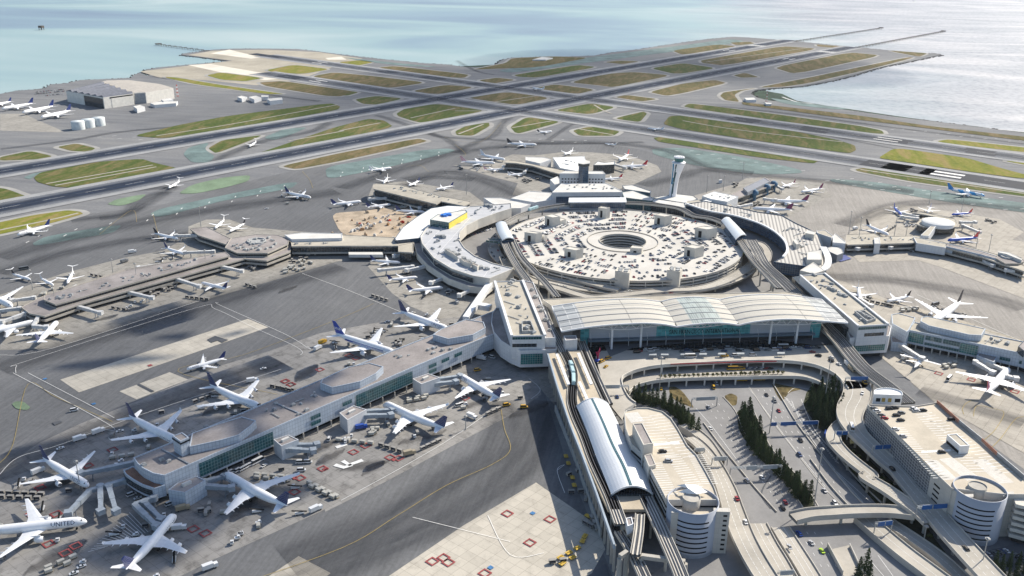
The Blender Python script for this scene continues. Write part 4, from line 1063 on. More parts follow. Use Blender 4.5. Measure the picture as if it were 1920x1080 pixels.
def road(pts, w, z, mat=None, par=.9, cols=0, th=1.6, elevated=True, colr=.9, lanes=0, name='road', smoothn=6, parm=None):
    """z: number or list (one per control point)"""
    px = PX(pts); zs = z if isinstance(z, (list, tuple)) else [z]*len(px)
    P = smooth([G(a, b_, q) for (a, b_), q in zip(px, zs)], smoothn)
    root = thing(name, (P[0].x, P[0].y, 0), None, None); tag(root, kind='structure')
    ws = w if not isinstance(w, (list, tuple)) else [w[min(len(w)-1, int(i/smoothn))]+(w[min(len(w)-1, int(i/smoothn)+1)]-w[min(len(w)-1, int(i/smoothn))])*((i % smoothn)/smoothn) for i in range(len(P))]
    b = MB(); b.ribbon(P, ws, 0)
    o = b.build('road_surface', mat or m_roadc, root)
    n = len(P); N = []
    for i, p in enumerate(P):
        a = P[max(i-1, 0)]; c = P[min(i+1, n-1)]; d = (c-a); d.z = 0; d.normalize(); N.append(Vector((-d.y, d.x, 0)))
    W_ = [ws[i] if isinstance(ws, list) else ws for i in range(n)]
    if par:
        for s in (1, -1):
            pb = MB(); vs = []; 
            for i in range(n):
                e = P[i]+N[i]*s*W_[i]/2; q = P[i]+N[i]*s*(W_[i]/2+.45); zb = -th if elevated else -.6
                vs += [(e.x, e.y, e.z), (e.x, e.y, e.z+par), (q.x, q.y, q.z+par), (q.x, q.y, q.z+zb), (e.x, e.y, e.z+zb)]
            fs = []; uv = []
            for i in range(n-1):
                for k in range(4):
                    f = (i*5+k, (i+1)*5+k, (i+1)*5+k+1, i*5+k+1); fs.append(f if s > 0 else f[::-1]); uv.append([(0, 0), (1, 0), (1, 1), (0, 1)])
            pb.add(vs, fs, 0, uv); pb.build('parapet', parm or m_kerb, root)
    if elevated:
        ub = MB(); vs = []; fs = []; uv = []
        for i in range(n):
            for s, zz in ((1, -.02), (1, -th), (-1, -th), (-1, -.02)):
                e = P[i]+N[i]*s*(W_[i]/2-.05); vs.append((e.x, e.y, e.z+zz))
        for i in range(n-1):
            for k in range(3): fs.append((i*4+k, (i+1)*4+k, (i+1)*4+k+1, i*4+k+1)); uv.append([(0, 0), (1, 0), (1, 1), (0, 1)])
        ub.add(vs, fs, 0, uv); ub.build('deck_girder', m_concr, root)
    for k in range(cols):
        i = int((k+.5)/cols*(n-1)); p = P[i]
        if p.z < 3: continue
        cb = MB(); cb.cyl((p.x, p.y, 0), colr, p.z-th-.8, 10); cb.beam(p+N[i]*(W_[i]*.35)-Vector((0, 0, th+.4)), p-N[i]*(W_[i]*.35)-Vector((0, 0, th+.4)), 1.6, .9)
        cb.build('column', m_concr, root)
    for L in range(lanes):
        lb = MB(); off = (-.5+(L+1)/(lanes+1))
        for i in range(0, n-1):
            a = P[i]+N[i]*off*W_[i]; c = P[i+1]+N[i+1]*off*W_[i+1]; ln = (c-a).length; k = 0.; 
            while k < ln:
                lb.ribbon([a.lerp(c, k/ln)+Vector((0, 0, .06)), a.lerp(c, min(1, (k+3)/ln))+Vector((0, 0, .06))], .25); k += 12
        lb.build('lane_marking', m_linew, root)
    RD.append((root, P, W_)); return root
# departures deck and arrivals deck
def deck(polyin, z, inner, mat, colpx, label, th=1.7):
    root = thing('road', (*P2(polyin, z)[0], 0), None, None); tag(root, kind='structure')
    P = P2(polyin, z); b = MB(); b.prism(P, z-th, z-.05, 0, bottom=True); b.build('deck_girder', m_concr_l, root)
    t = MB(); t.flat(P, z); t.build('road_surface', mat, root)
    e = smooth(GP(inner, z), 5); pb = MB()
    for a, c in zip(e, e[1:]): pb.beam(V3(a, z-.35), V3(c, z-.35), .7, 3.0)
    pb.build('parapet', m_concr_l, root)
    e = smooth(GP(colpx, z), 8); L = 0; nxt = 0
    for a, c in zip(e, e[1:]):
        L += (c-a).length
        if L > nxt:
            cb = MB(); cb.cyl((a.x, a.y, 0), .75, z-th, 10); cb.build('column', m_concr_l, root); nxt += 15
INN1 = 'M3 325,412 280,375 245,310 234,255 255,226 340,190 480,163 700,148 1000,133 1270,130 1420,140 1540,165 1640,210 1700,262 1745,320'
deck('M3 60,100 100,62 700,55 1660,25 1740,100 1900,260 1860,310 1745,320 1700,262 1640,210 1540,165 1420,140 1270,130 1000,133 700,148 480,163 340,190 255,226 234,255 245,310 280,375 325,412 255,455 235,520 170,440 110,300', ZD, INN1, tint('deck_concrete', (.42, .395, .35)), INN1, '')
INN2 = 'M3 285,340 320,305 380,282 480,262 640,250 900,243 1290,236 1420,238 1500,255 1580,288 1640,330'
deck('M3 250,300 240,260 300,200 480,165 1250,140 1560,170 1700,260 1740,330 1640,330 1580,288 1500,255 1420,238 1290,236 900,243 640,250 480,262 380,282 320,305 285,340', 7.2, INN2, m_roadc, INN2, '')
flatpoly('road', 'M3 110,120 700,75 1640,45 1700,100 1500,120 1270,85 700,100 300,140 150,200', tint('deck_asphalt', (.15, .155, .165)), ZD+.05, rnd=0)
# ramps
road('M4 300,170 330,230 320,320 270,420 265,520 330,640 450,760 600,900 720,1000 M5 820,240 1000,450 1160,640 1330,830 1600,1120', [20, 20, 20, 19, 17, 14, 13, 13, 13, 13, 14, 15, 15, 15, 15], [13.5]*5+[13, 12.5, 12, 12, 12, 12, 12, 11.5, 11, 10.5], m_roadc, cols=14, lanes=2)
road('M4 250,520 160,590 110,690 180,800 300,910 450,1030 M5 420,170 600,280 760,390 900,490 1010,590', 9.5, [9, 9, 9, 9.5, 10, 10.5, 11, 11.5, 11.5, 11.5, 11.5], m_roadc, cols=12, lanes=1)
road('M5 -260,540 -100,505 100,490 300,478 600,475 850,500', 9, [8, 9, 9.5, 9.5, 9.5, 10], m_roadc, cols=3, par=1.4, th=2.2, lanes=0)
road('B3 40,340 110,400 180,500 235,620 275,740 320,860 380,980 460,1110', [9, 9, 10, 12, 13, 13, 13, 13], [5, 7, 8, 8.5, 9, 9, 9, 9], m_roadc, cols=8, lanes=2)
road('M3 640,555 720,600 800,670 880,790', 8, [5, 5, 5, 5], m_roadc, cols=0, th=4.6)
road('B3 400,800 450,900 510,1000 570,1110', 11, [1.5, 2, 3, 3.5], m_roadc, lanes=2, th=2)
road('B3 520,820 570,900 640,1010 700,1110', 11, [1.0, 1.2, 1.4, 1.6], m_roadc, lanes=2, th=1)
road('B3 470,545 420,640 470,720', 1, [.8]*3, m_roadd, par=0, elevated=False)
road('B3 960,760 1060,850 1180,950 1300,1040 1420,1130', 12, [4, 4, 4, 4, 4], m_roadc, lanes=1, th=3.6)
road('B3 1090,790 1230,880 1370,980 1500,1100', 9, [2.5, 2.5, 2.5, 2.5], m_roadc, lanes=1, th=2)
# at-grade walls/kerbs between carriageways
for s, h in (('B3 110,270 200,390 290,500 380,610 500,745', 1.0), ('B3 215,130 280,205 330,320 450,480 560,600 640,720', .5), ('B3 385,215 470,400 600,540 690,660 730,730', .5), ('B3 350,70 470,250 600,420 740,600 880,740', .25),
             ('B3 480,60 540,160 620,290 760,470 900,640 970,710', 1.0), ('B3 680,465 780,600 870,700 960,790 1010,850', 1.2), ('B3 760,250 800,400 900,540 1060,700', 1.0), ('B3 770,930 850,1080', 3.2), ('B3 890,930 960,1080', 2.0),
             ('B3 0,280 70,370 100,480 220,660', 1.0)):
    P = smooth(GP(s), 4); b = MB()
    for a, c in zip(P, P[1:]): b.beam(V3(a, .6+h/2), V3(c, .6+h/2), .6, h)
    tag(b.build('road_barrier', m_kerb), kind='structure')
# painted lane lines on the ground roads
lm = MB()
def dashes(s, dash=3, gap=9, w=.28, z=.70):
    P = smooth(GP(s), 5); d = 0
    for a, c in zip(P, P[1:]):
        L = (c-a).length; k = 0.
        while k < L:
            if (d % (dash+gap)) < dash: lm.ribbon([V3(a.lerp(c, k/L), z), V3(a.lerp(c, min(1, (k+1.0)/L)), z)], w)
            k += 1.; d += 1.
def solid(s, w=.3, z=.70, b=None):
    P = smooth(GP(s), 5); (b or lm).ribbon([V3(p, z) for p in P], w)
for o in (0, 34, 68): dashes(f'B3 {95+o},130 {170+o},230 {300+o},420 {440+o*.9},600 {540+o*.7},735')
for o in (0, 32, 64): dashes(f'B3 {400+o},90 {470+o},200 {560+o},330 {690+o},510 {800+o},680')
for s in ('B3 70,190 150,280 240,400 300,480', 'B3 350,80 440,200 590,400 760,610', 'B3 560,110 600,80 680,90', 'B3 580,150 640,280 780,480 960,690', 'B3 630,140 700,300 820,440', 'B3 800,510 900,600 1000,690', 'B3 975,975 1070,1085', 'B3 1040,975 1120,1085', 'B3 890,910 960,1080'): solid(s)
for k in range(26):
    t = k/25; x = 540+t*270; y = 130+t*340; a = G(*PX(f'B3 {x},{y}')[0]); c = G(*PX(f'B3 {x+22},{y+14}')[0]); lm.ribbon([V3(a, .7), V3(c, .7)], .5)
for o in (0, 40, 80): dashes(f'B3 {620+o},850 {680+o},940 {760+o},1070')
tag(lm.build('lane_markings', m_linew), kind='structure')

# ================================================================ railway station and guideways
m_rail = M('guideway_rail', (.06, .06, .065), .6, .1, fine=False); m_sand = M('station_deck', (.46, .40, .31), .9, .12, .06)
ZS = 20.
st = thing('railway_station', G(1110, 800, 0), 'long elevated station with a white barrel roof and dark skylight strip', 'station')
SE = 'P 1027,665 1046,729 1080,800 1114,860 1136,935 1155,1024 1168,1110'
DR = 'P 1100,640 1141,757 1183,860 1222,925 1252,1000 1276,1110'
pd = P2('P 1027,663 1046,729 1070,800 1097,860 1126,925 1140,955 1215,955 1205,900 1183,860 1160,800 1141,757 1118,700 1097,655', ZS)
b = MB(); b.prism(pd, ZS-2, ZS, 0, bottom=True); b.build('platform_deck', m_sand, st)
b = MB(); b.prism(inset(pd, 7), 0, ZS-2, 0); b.build('undercroft', m_dark, st)
e = GP('P 1027,665 1046,729 1070,800 1094,860 1118,925 1152,1024', ZS); eb = MB()
for a, c in zip(e, e[1:]): eb.beam(V3(a, ZS-.4), V3(c, ZS-.4), 1.2, 3.2)
eb.build('edge_beam', M('bluish_fascia', (.30, .36, .42), .6, .1, .1), st)
e2 = smooth(e, 3)
for a, c in zip(e2, e2[1:]):
    for k in (.25, .75):
        p = a.lerp(c, k); b = MB(); b.box((p.x+.5, p.y-1, 0), (1.4, 1.4, ZS-2), .2); b.build('column', m_concr, st)
# low screen wall west of the station
w_ = GP('M1 203,590 400,1080 M2 480,700', 5); b = MB()
for a, c in zip(w_, w_[1:]): b.beam(V3(a, 2.8), V3(c, 2.8), 1.0, 5.6)
tag(b.build('screen_wall', M('screen_wall_beige', (.36, .37, .36), .85, .1)), 'pale screen wall along the apron beside the elevated station', 'wall')
# barrel roof
def barrel(root, Ls, Rs, zs, rise, mat, n=14, th=.6, name='roof', skyl=None, sub=6):
    L = smooth(GP(Ls, zs), sub); Rr = smooth(GP(Rs, zs), sub); b = MB()
    rows = []
    for l, r in zip(L, Rr):
        rows.append([l.lerp(r, k/n)+Vector((0, 0, rise*(1-(2*k/n-1)**2))) for k in range(n+1)])
    V = 0
    for i in range(len(rows)-1):
        V2 = V+(rows[i+1][0]-rows[i][0]).length
        for k in range(n):
            mi = 1 if skyl and k == skyl else 0
            b.add([rows[i][k], rows[i][k+1], rows[i+1][k+1], rows[i+1][k]][::-1], [(0, 1, 2, 3)], mi, [[(k*2, V2), (k*2+2, V2), (k*2+2, V), (k*2, V)]], True)
            u = [p-Vector((0, 0, th)) for p in (rows[i][k], rows[i][k+1], rows[i+1][k+1], rows[i+1][k])]
            b.add(u, [(0, 1, 2, 3)], 2, None, True)
        V = V2
    b.build(name, [mat, m_gteal, m_steelg], root)
    for rr in (rows[0], rows[-1]):
        eb = MB()
        for a, c in zip(rr, rr[1:]): eb.beam(a-Vector((0, 0, .2)), c-Vector((0, 0, .2)), .6, 1.1)
        eb.build('roof_edge', m_steelw, root)
    return rows
m_barrel = panelmat('barrel_roof_panel', (.74, .76, .78), (.55, .57, .60), 40, 1.6, .45, .04, .08)
rows = barrel(st, 'M1 398,600 480,790 M2 435,60 500,220 568,392', 'M1 692,578 795,780 M2 740,20 850,200 918,385', 21.5, 5.8, m_barrel, skyl=6)
for i in (0, len(rows)//2, len(rows)-1):
    for k in (0, -1):
        p = rows[i][k]; b = MB(); b.cyl((p.x, p.y, ZS), .5, 2, 6); b.build('roof_post', m_steelg, st)
b = MB(); q = [rows[-1][k] for k in (0, -1)]; q2 = [rows[0][k] for k in (0, -1)]
b.prism([(q[0].x, q[0].y), (q[1].x, q[1].y), (q2[1].x, q2[1].y), (q2[0].x, q2[0].y)], ZS, 21.2); b.build('train_hall', m_gdark, st)
for s in ('M1 205,115 225,112 338,390 312,398', 'M1 402,108 426,104 548,388 522,395', 'M1 413,372 435,368 520,555 495,562'):
    b = MB(); b.prism(P2(s, 23.2), 22.4, 23.2, bottom=True); b.build('platform_canopy', m_steelw, st)
    P = GP(s, 22.4); b = MB()
    for k in (.1, .37, .63, .9):
        p = (P[0]+P[1])/2; q_ = (P[2]+P[3])/2; r_ = p.lerp(q_, k); b.cyl((r_.x, r_.y, ZS), .35, 2.5, 6)
    b.build('canopy_post', m_steelg, st)
block(st, 'M2 690,590 740,580 755,640 705,660', 24, 18, m_steelw, m_roofg, .6, 'plant_box')
block(st, 'N3 795,672 900,668 912,702 812,712', 29, 18, m_panel_w, m_roofg, .6, 'lift_tower')
block(st, 'M2 640,440 800,435 830,560 780,700 700,720', 17, 0, m_concr, m_roofg, .8, 'end_building')
# guideways
def guideway(s, z, w=7, rails=2, cols=8, mat=None, label='', par=.8):
    r_ = road(s, w, z, mat or m_concr_l, par=par, cols=cols, th=1.4, name='guideway')
    root, P, W_ = RD[-1]; root['kind'] = 'thing'; tag(root, label, 'guideway', 'elevated train guideways')
    n = len(P); b = MB()
    for k in range(rails):
        for dd in (-.9, .9):
            off = (k-(rails-1)/2)*(w/rails)+dd
            for i in range(n-1):
                a = P[i]; c = P[i+1]; d = (c-a).normalized(); nn = Vector((-d.y, d.x, 0)); b.beam(a+nn*off+Vector((0, 0, .3)), c+nn*off+Vector((0, 0, .3)), .45, .5)
        
    b.build('rail', m_rail, root)
guideway('R5 905,290 930,370 985,470 1050,560 1110,660 1160,790 1215,890 M1 245,30 330,190 365,300 362,420 358,560 400,700 480,880 M2 430,120 560,400 650,640 770,880 900,1120', [20]*17, 7, 2, 10, label='elevated train track passing over the left office block to the station')
guideway('R5 965,330 1010,420 1080,500 1140,560 1190,620 1215,650', [20]*6, 6, 2, 5, label='second train track curving towards the hall roof')
guideway('M1 440,0 560,290 690,575', [20]*3, 6, 2, 0, label='train track beside the departures road, right of the platform canopies')
guideway('M2 850,390 950,600 1040,800 1110,960 1170,1110', [20]*5, 7, 2, 3, label='track leaving the station towards the bottom, right one')
guideway('M2 810,560 800,700 770,900', [19]*3, 5, 2, 0, label='short slanting crossover track below the station')
guideway('M2 640,700 740,860 800,980 860,1110', [14]*4, 6, 2, 2, label='lower track at the bottom edge below the station')
for s in ('M2 820,925 1190,975', 'M2 640,930 700,890'):
    P = GP(s, 16); b = MB(); b.beam(V3(P[0], 17), V3(P[1], 17), 2.6, 2.4); 
    for p in P: b.cyl((p.x, p.y, 0), 1.5, 16, 12)
    tag(b.build('portal_frame', m_concr), 'concrete portal beam carrying tracks, '+('wide' if '820' in s else 'narrow'), 'portal frame')
guideway('R6 240,240 320,330 390,430 470,520 545,600', [20]*5, 7, 2, 5, label='elevated train track curving past the far corner of the hall, left one')
guideway('R6 380,330 420,400 460,470 560,560 640,640 N5 230,400 350,520 520,720 700,860 850,985', [20, 20, 20, 20, 20, 20, 18, 18, 18, 18], 13, 4, 9, label='wide four-rail guideway running down the right side of the hall')
tr_ = thing('train', G(1073, 690, ZS), 'light teal three-car train on the elevated track', 'train')
for s in ('M1 338,190 355,225', 'M1 352,238 368,290', 'M1 369,302 371,385'):
    P = GP(s, ZS+2.2); d = (P[1]-P[0]); L = d.length; c = (P[0]+P[1])/2; a = math.atan2(d.y, d.x)
    b = MB(); b.box((c.x, c.y, ZS+.6), (L*.97, 2.9, 3.0), a); b.box((c.x, c.y, ZS+3.6), (L*.9, 2.2, .3), a); car = b.build('train_car', M('train_teal', (.42, .58, .60), .4, .05, world=False), tr_)
    b = MB(); b.box((c.x, c.y, ZS+2.0), (L*.9, 3.0, 1.1), a); b.build('window', m_gdark, car)
for s, l in (('Z4 1400,690 1480,665', 'pale teal train on the ring guideway by the round garage'),):
    P = GP(s, ZS+1.5); t = thing('train', P[0], l, 'train')
    for k in range(3):
        a0 = P[0].lerp(P[1], k/3); a1 = P[0].lerp(P[1], (k+.95)/3); b = MB(); b.beam(V3(a0, ZS+2.2), V3(a1, ZS+2.2), 2.9, 3.2); b.build('train_car', M('train_teal', (.42, .58, .60)), t)

# ================================================================ garages with drum ramps
m_gar = tint('garage_deck', (.49, .44, .36), .12); m_garw = panelmat('garage_concrete_wall', (.52, .50, .46), (.38, .37, .34), 4, 3.6, .8, .06, .06); m_drum = panelmat('drum_metal_cladding', (.42, .44, .49), (.30, .32, .36), 1.6, 40, .4, .08, .1)
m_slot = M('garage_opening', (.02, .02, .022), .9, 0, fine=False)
def garage(label, roof, faces, drum_c, drum_r, flank, z=30., loc=None):
    P = P2(roof, z)
    root = thing('parking_garage', (*P[0], 0), label, 'parking garage', None)
    b = MB(); b.prism(P, 0, z-.9, 0, bottom=False); parapet(b, P, z-.9, 1.2, .45); b.build('wall', m_garw, root)
    t = MB(); t.flat(inset(P, .45), z-.6); t.build('roof', m_gar, root)
    for (i, t0, t1, zs) in faces:                       # long dark openings between decks
        a = V3(P[i]); c = V3(P[(i+1) % len(P)])
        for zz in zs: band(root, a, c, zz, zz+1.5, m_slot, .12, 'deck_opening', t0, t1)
    c = G(*PX(drum_c)[0], z); 
    b = MB(); prof = [(drum_r, 0), (drum_r, z+.9), (drum_r-.5, z+.9), (drum_r-.5, z-5)]
    b.lathe((c.x, c.y, 0), prof, 48, 0, True, False, False); d_ = b.build('drum', m_drum, root)
    b = MB(); b.lathe((c.x, c.y, z-5), [(drum_r-.4, 0), (drum_r-.4, .1)], 48, 0, False); b.build('drum_ramp', m_gar, root)
    b = MB(); b.lathe((c.x+2, c.y+1, z-5), [(drum_r*.36, 0), (drum_r*.36, 6.6), (drum_r*.33, 6.6), (drum_r*.33, 6)], 24, 0, True, False, True); b.build('drum_core', m_concr, root)
    to = math.atan2(CAM.y-c.y, CAM.x-c.x)
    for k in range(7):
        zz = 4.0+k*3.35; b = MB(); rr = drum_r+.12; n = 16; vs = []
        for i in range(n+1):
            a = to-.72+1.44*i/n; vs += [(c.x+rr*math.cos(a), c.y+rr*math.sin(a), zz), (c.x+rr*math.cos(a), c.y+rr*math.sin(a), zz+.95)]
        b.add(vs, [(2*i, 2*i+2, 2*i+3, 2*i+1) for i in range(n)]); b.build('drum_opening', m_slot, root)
    return root, c, P
gl_, cL, PLg = garage('garage with empty roof deck and blue-banded drum ramp beside the railway station', 'M1 838,660 860,635 960,612 1060,612 1190,645 1270,710 1330,800 1420,960 M2 1290,60 1370,200 1440,330 1478,440 1035,440 1000,370 910,200 850,70 M1 905,950 850,800', [(11, .0, 1, [3+3.6*k for k in range(7)]), (12, 0, 1, [3+3.6*k for k in range(7)]), (13, 0, 1, [3+3.6*k for k in range(7)]), (14, 0, 1, [3+3.6*k for k in range(7)]), (15, 0, 1, [3+3.6*k for k in range(7)])], 'M2 1258,450', 15.2, None)
gr_, cR, PRg = garage('garage with a few parked cars on its roof and a drum ramp, lower right', 'M4 425,385 560,392 850,402 1062,368 M4 1865,1062 M5 1960,300 1960,330 1700,330 1200,275 910,0 M4 1000,960', [(7, .0, 1, []), ], 'M5 1460,285', 15.2, None)
# flanking stair slabs
for root, ss in ((gl_, ('M2 1075,545 1165,545 1160,520 1080,520', 'M2 1432,535 1570,540 1560,505 1430,505')), (gr_, ('M5 1310,352 1400,350 1400,325 1300,325', 'M5 1670,345 1775,332 1770,300 1670,310', 'M5 1200,275 1310,352 1320,330 1225,262'))):
    for s in ss:
        P = P2(s, 29.5); b = MB(); b.prism(P, 0, 29.5); b.build('stair_slab', m_garw, root)
for root, A_, B_, t0, t1 in ((gl_, 'M2 1432,535', 'M2 1570,540', .62, .86), (gr_, 'M5 1200,275', 'M5 1310,352', .68, .9)):
    a = G(*PX(A_)[0], 29.5); c = G(*PX(B_)[0], 29.5)
    for k in range(8): band(root, V3(a), V3(c), 3+k*3.3, 4.2+k*3.3, m_slot, .14, 'slit_window', t0, t1)
# louvred side of the right garage
A_ = G(*PX('M4 425,385')[0], 30); B_ = G(*PX('M5 910,0')[0], 30); C_ = G(*PX('M5 1200,275')[0], 30)
m_louvg = panelmat('garage_louvre', (.13, .14, .16), (.36, .37, .38), 3.0, 2.1, .6, .2, .28)
lv = thing('tmp', (0, 0, 0), '', ''); bpy.data.objects.remove(lv)
pr = [V3(p) for p in PRg]
for i in (9, 10):
    a = pr[i]; c = pr[(i+1) % len(pr)]; band(gr_, a, c, 9, 27, m_louvg, .2, 'louvre_screen', 0, 1)
a = pr[8]; c = pr[9]
band(gr_, a, c, 9, 27, m_louvg, .2, 'louvre_screen', .62, 1)
for k in range(5): band(gr_, a, c, 8+k*3.6, 9.2+k*3.6, m_slot, .14, 'deck_opening', .30, .48)
# stair towers on roofs
block(gl_, 'M1 915,757 1005,750 1104,938 1012,952', 38, 20, m_concr_l, m_roofg, .6, 'stair_tower')
block(gl_, 'M2 845,60 905,45 945,140 885,155', 32, 20, m_concr_l, m_roofg, .4, 'stair_tower')
block(gr_, 'M4 1158,660 1245,652 1365,760 1280,768', 35.5, 29, m_steelw, m_rooft, .5, 'stair_tower')
a = G(*PX('M4 1158,660')[0], 35.5); c = G(*PX('M4 1280,768')[0], 35.5); band(gr_, V3(a), V3(c), 29.6, 31.6, m_slot, .14, 'opening', .05, .95)
P = smooth(GP('M4 485,290 490,250 560,232 660,235 740,265 748,300', 36), 3); pp = [(p.x, p.y) for p in P]
b = MB(); b.prism(pp, 24, 35.2, 0); parapet(b, pp, 35.2, .9, .4); b.build('entrance_pavilion', m_steelw, gr_)
a = G(*PX('M4 485,290')[0], 36); c = G(*PX('M4 748,300')[0], 36); band(gr_, V3(a), V3(c), 30.2, 33, m_slot, .14, 'opening', .1, .25); band(gr_, V3(a), V3(c), 30.2, 33.2, M('ochre_panel', (.40, .28, .08)), .16, 'ochre_panel', .30, .42); band(gr_, V3(a), V3(c), 30.2, 33.2, M('ochre_panel'), .16, 'ochre_panel', .52, .64); band(gr_, V3(a), V3(c), 30.2, 33, m_slot, .14, 'opening', .76, .95)
# roof markings: bay lines
def bays_(root, s0, s1, n, L, z, ang=None, both=True):
    a = G(*PX(s0)[0], z); c = G(*PX(s1)[0], z); d = (c-a).normalized(); nn = Vector((-d.y, d.x, 0)); b = MB(); n = int(n*.6)
    for k in range(n):
        p = a.lerp(c, k/(n-1)); b.ribbon([p-nn*(L if both else 0)+Vector((0, 0, .03)), p+nn*L+Vector((0, 0, .03))], .5)
    b.build('bay_marking', m_linew, root)
zr = 29.42
for s0, s1 in (('M1 900,660', 'M1 960,740'), ('M1 1130,680', 'M1 1440,1060'), ('M1 1030,700', 'M1 1250,1060'), ('M2 1080,60', 'M2 1280,330'), ('M2 1280,60', 'M2 1400,300'), ('M2 930,130', 'M2 1060,390')): bays_(gl_, s0, s1, 26, 5, zr)
for s0, s1 in (('M4 700,600', 'M4 1100,1060'), ('M4 930,480', 'M4 1450,1000'), ('M4 900,420', 'M4 1700,1010'), ('M5 1000,20', 'M5 1180,190'), ('M5 1150,0', 'M5 1400,190'), ('M5 1450,10', 'M5 1700,220')): bays_(gr_, s0, s1, 40, 5, zr)
zb_ = MB()
for k in range(17):
    p = G(1000+(1115+k*14)/4.909, 640+(962-k*1.2)/4.909, zr); q = G(1000+(1112+k*14)/4.909, 640+(940-k*1.2)/4.909, zr); zb_.ribbon([p+Vector((0, 0, .04)), q+Vector((0, 0, .04))], .9)
zb_.build('crossing_marking', m_linew, gl_)
zb_ = MB()
for k in range(17):
    x = 925+k*16; p = G(1540+x/4.908, 680+(832-k*1.0)/4.908, zr); q = G(1540+(x+6)/4.908, 680+(812-k*1.0)/4.908, zr); zb_.ribbon([p+Vector((0, 0, .04)), q+Vector((0, 0, .04))], .9)
zb_.build('crossing_marking', m_linew, gr_)
# fence along far edge of the right roof
for s, m in (('M4 1062,368 1265,550', M('fence_red', (.40, .20, .14))), ('M4 1265,550 1475,720', m_steelg), ('M4 1475,720 1615,850', M('fence_red')), ('M4 1615,850 1865,1062', m_steelg)):
    P = GP(s, 30.4); b = MB(); b.beam(V3(P[0], 31.2), V3(P[1], 31.2), .4, 2.6); b.build('roof_fence', m, gr_)
# white folded canopy by the left drum
b = MB(); P = [G(1020+x/4.5, 840+y/4.5, z) for x, y, z in ((1120, 315, 32), (1190, 305, 35), (1300, 320, 33), (1380, 375, 31.5), (1290, 392, 32), (1200, 385, 31), (1130, 370, 31.2), (1215, 340, 34))]
b.add(P, [(0, 1, 7), (1, 2, 7), (2, 3, 4, 7), (4, 5, 7), (5, 6, 7)]); o = b.build('sail_canopy', m_steelw, gl_); sm_ = o.modifiers.new('s', 'SOLIDIFY'); sm_.thickness = .3
# right-edge open garage decks beyond the drum
rr = thing('parking_garage', (*P2('M5 1790,420', 26)[0], 0), 'open parking decks behind the right drum ramp, cut by the picture edge', 'parking garage')
P = P2('M5 1760,345 1990,325 2100,500 1790,420', 27)
for k in range(6):
    b = MB(); b.prism(P, 4+k*4.2, 6.2+k*4.2, bottom=True); b.build('deck', m_concr_l, rr)
b = MB(); b.prism(inset(P, 3), 0, 26); b.build('core', m_dark, rr)
# ================================================================ round parking garage at the hub
HC = Vector((-34., 71., 0)); HR = 137.; ZG = 15.
hub = thing('parking_garage', (HC.x, HC.y, 0), 'huge round parking garage with a circular light well in its roof', 'parking garage')
m_hubroof = tint('hub_roof_concrete', (.53, .51, .47), .08)
N_ = 64
ang = [2*math.pi*k/N_ for k in range(N_)]
def ring(r, n=64, c=HC): return [(c.x+r*math.cos(2*math.pi*k/n), c.y+r*math.sin(2*math.pi*k/n)) for k in range(n)]
HH = 27.
def annulus(b, r0, r1, z, mi=0, n=64, c=HC, flip=False):
    a = ring(r0, n, c); o = ring(r1, n, c)
    for k in range(n):
        j = (k+1) % n; q = [(*a[k], z), (*o[k], z), (*o[j], z), (*a[j], z)]
        b.add(q if not flip else q[::-1], [(0, 1, 2, 3)], mi)
b = MB()
for k in range(5):                                     # decks as slabs with shade between
    z = k*3.4+.2
    o = [(*p, z) for p in ring(HR)]; o2 = [(*p, z+1.25) for p in ring(HR)]
    if k < 5: b.rings([o, o2], 0, False, False, False)
    i_ = [(*p, z) for p in ring(HH)][::-1]; i2 = [(*p, z+1.25) for p in ring(HH)][::-1]; b.rings([i_, i2], 0, False, False, False)
    annulus(b, HH, HR, z, 0, flip=True); 
    if k < 4: annulus(b, HH, HR, z+1.25, 0)
b.build('deck', m_concr_l, hub)
b = MB(); annulus(b, HH, HR, ZG, 0); b.build('roof', m_hubroof, hub)
b = MB()
for r_, f in ((HR, 1), (HH, -1)):
    for dr in (0, .5): 
        a = [(*p, ZG-.2) for p in ring(r_-dr*f)]; c = [(*p, ZG+1.0) for p in ring(r_-dr*f)]
        if dr*f > 0 or (dr == 0 and f < 0): a = a[::-1]; c = c[::-1]
        b.rings([a, c], 0, False, False, False)
    annulus(b, min(r_, r_-.5*f), max(r_, r_-.5*f), ZG+1.0)
for k in range(2):                                     # raised kerbs round the light well ramp
    a = [(*p, ZG) for p in ring(41)]; c = [(*p, ZG+1.1) for p in ring(41)]; b.rings([a, c] if k == 0 else [a[::-1], c[::-1]], 0, False, False, False)
b.build('parapet', m_kerb, hub)
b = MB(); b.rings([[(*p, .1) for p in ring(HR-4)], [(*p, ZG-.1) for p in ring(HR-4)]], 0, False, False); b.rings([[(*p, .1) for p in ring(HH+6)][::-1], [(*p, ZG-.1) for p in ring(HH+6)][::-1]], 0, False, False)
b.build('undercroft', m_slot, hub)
b = MB()
for k in range(48): 
    x, y = ring(HR-.4, 48)[k]; b.box((x, y, 0), (.9, .9, ZG-.5), ang[0]+2*math.pi*k/48)
b.build('outer_columns', m_concr_l, hub); hub.children[-1].name = 'colonnade'
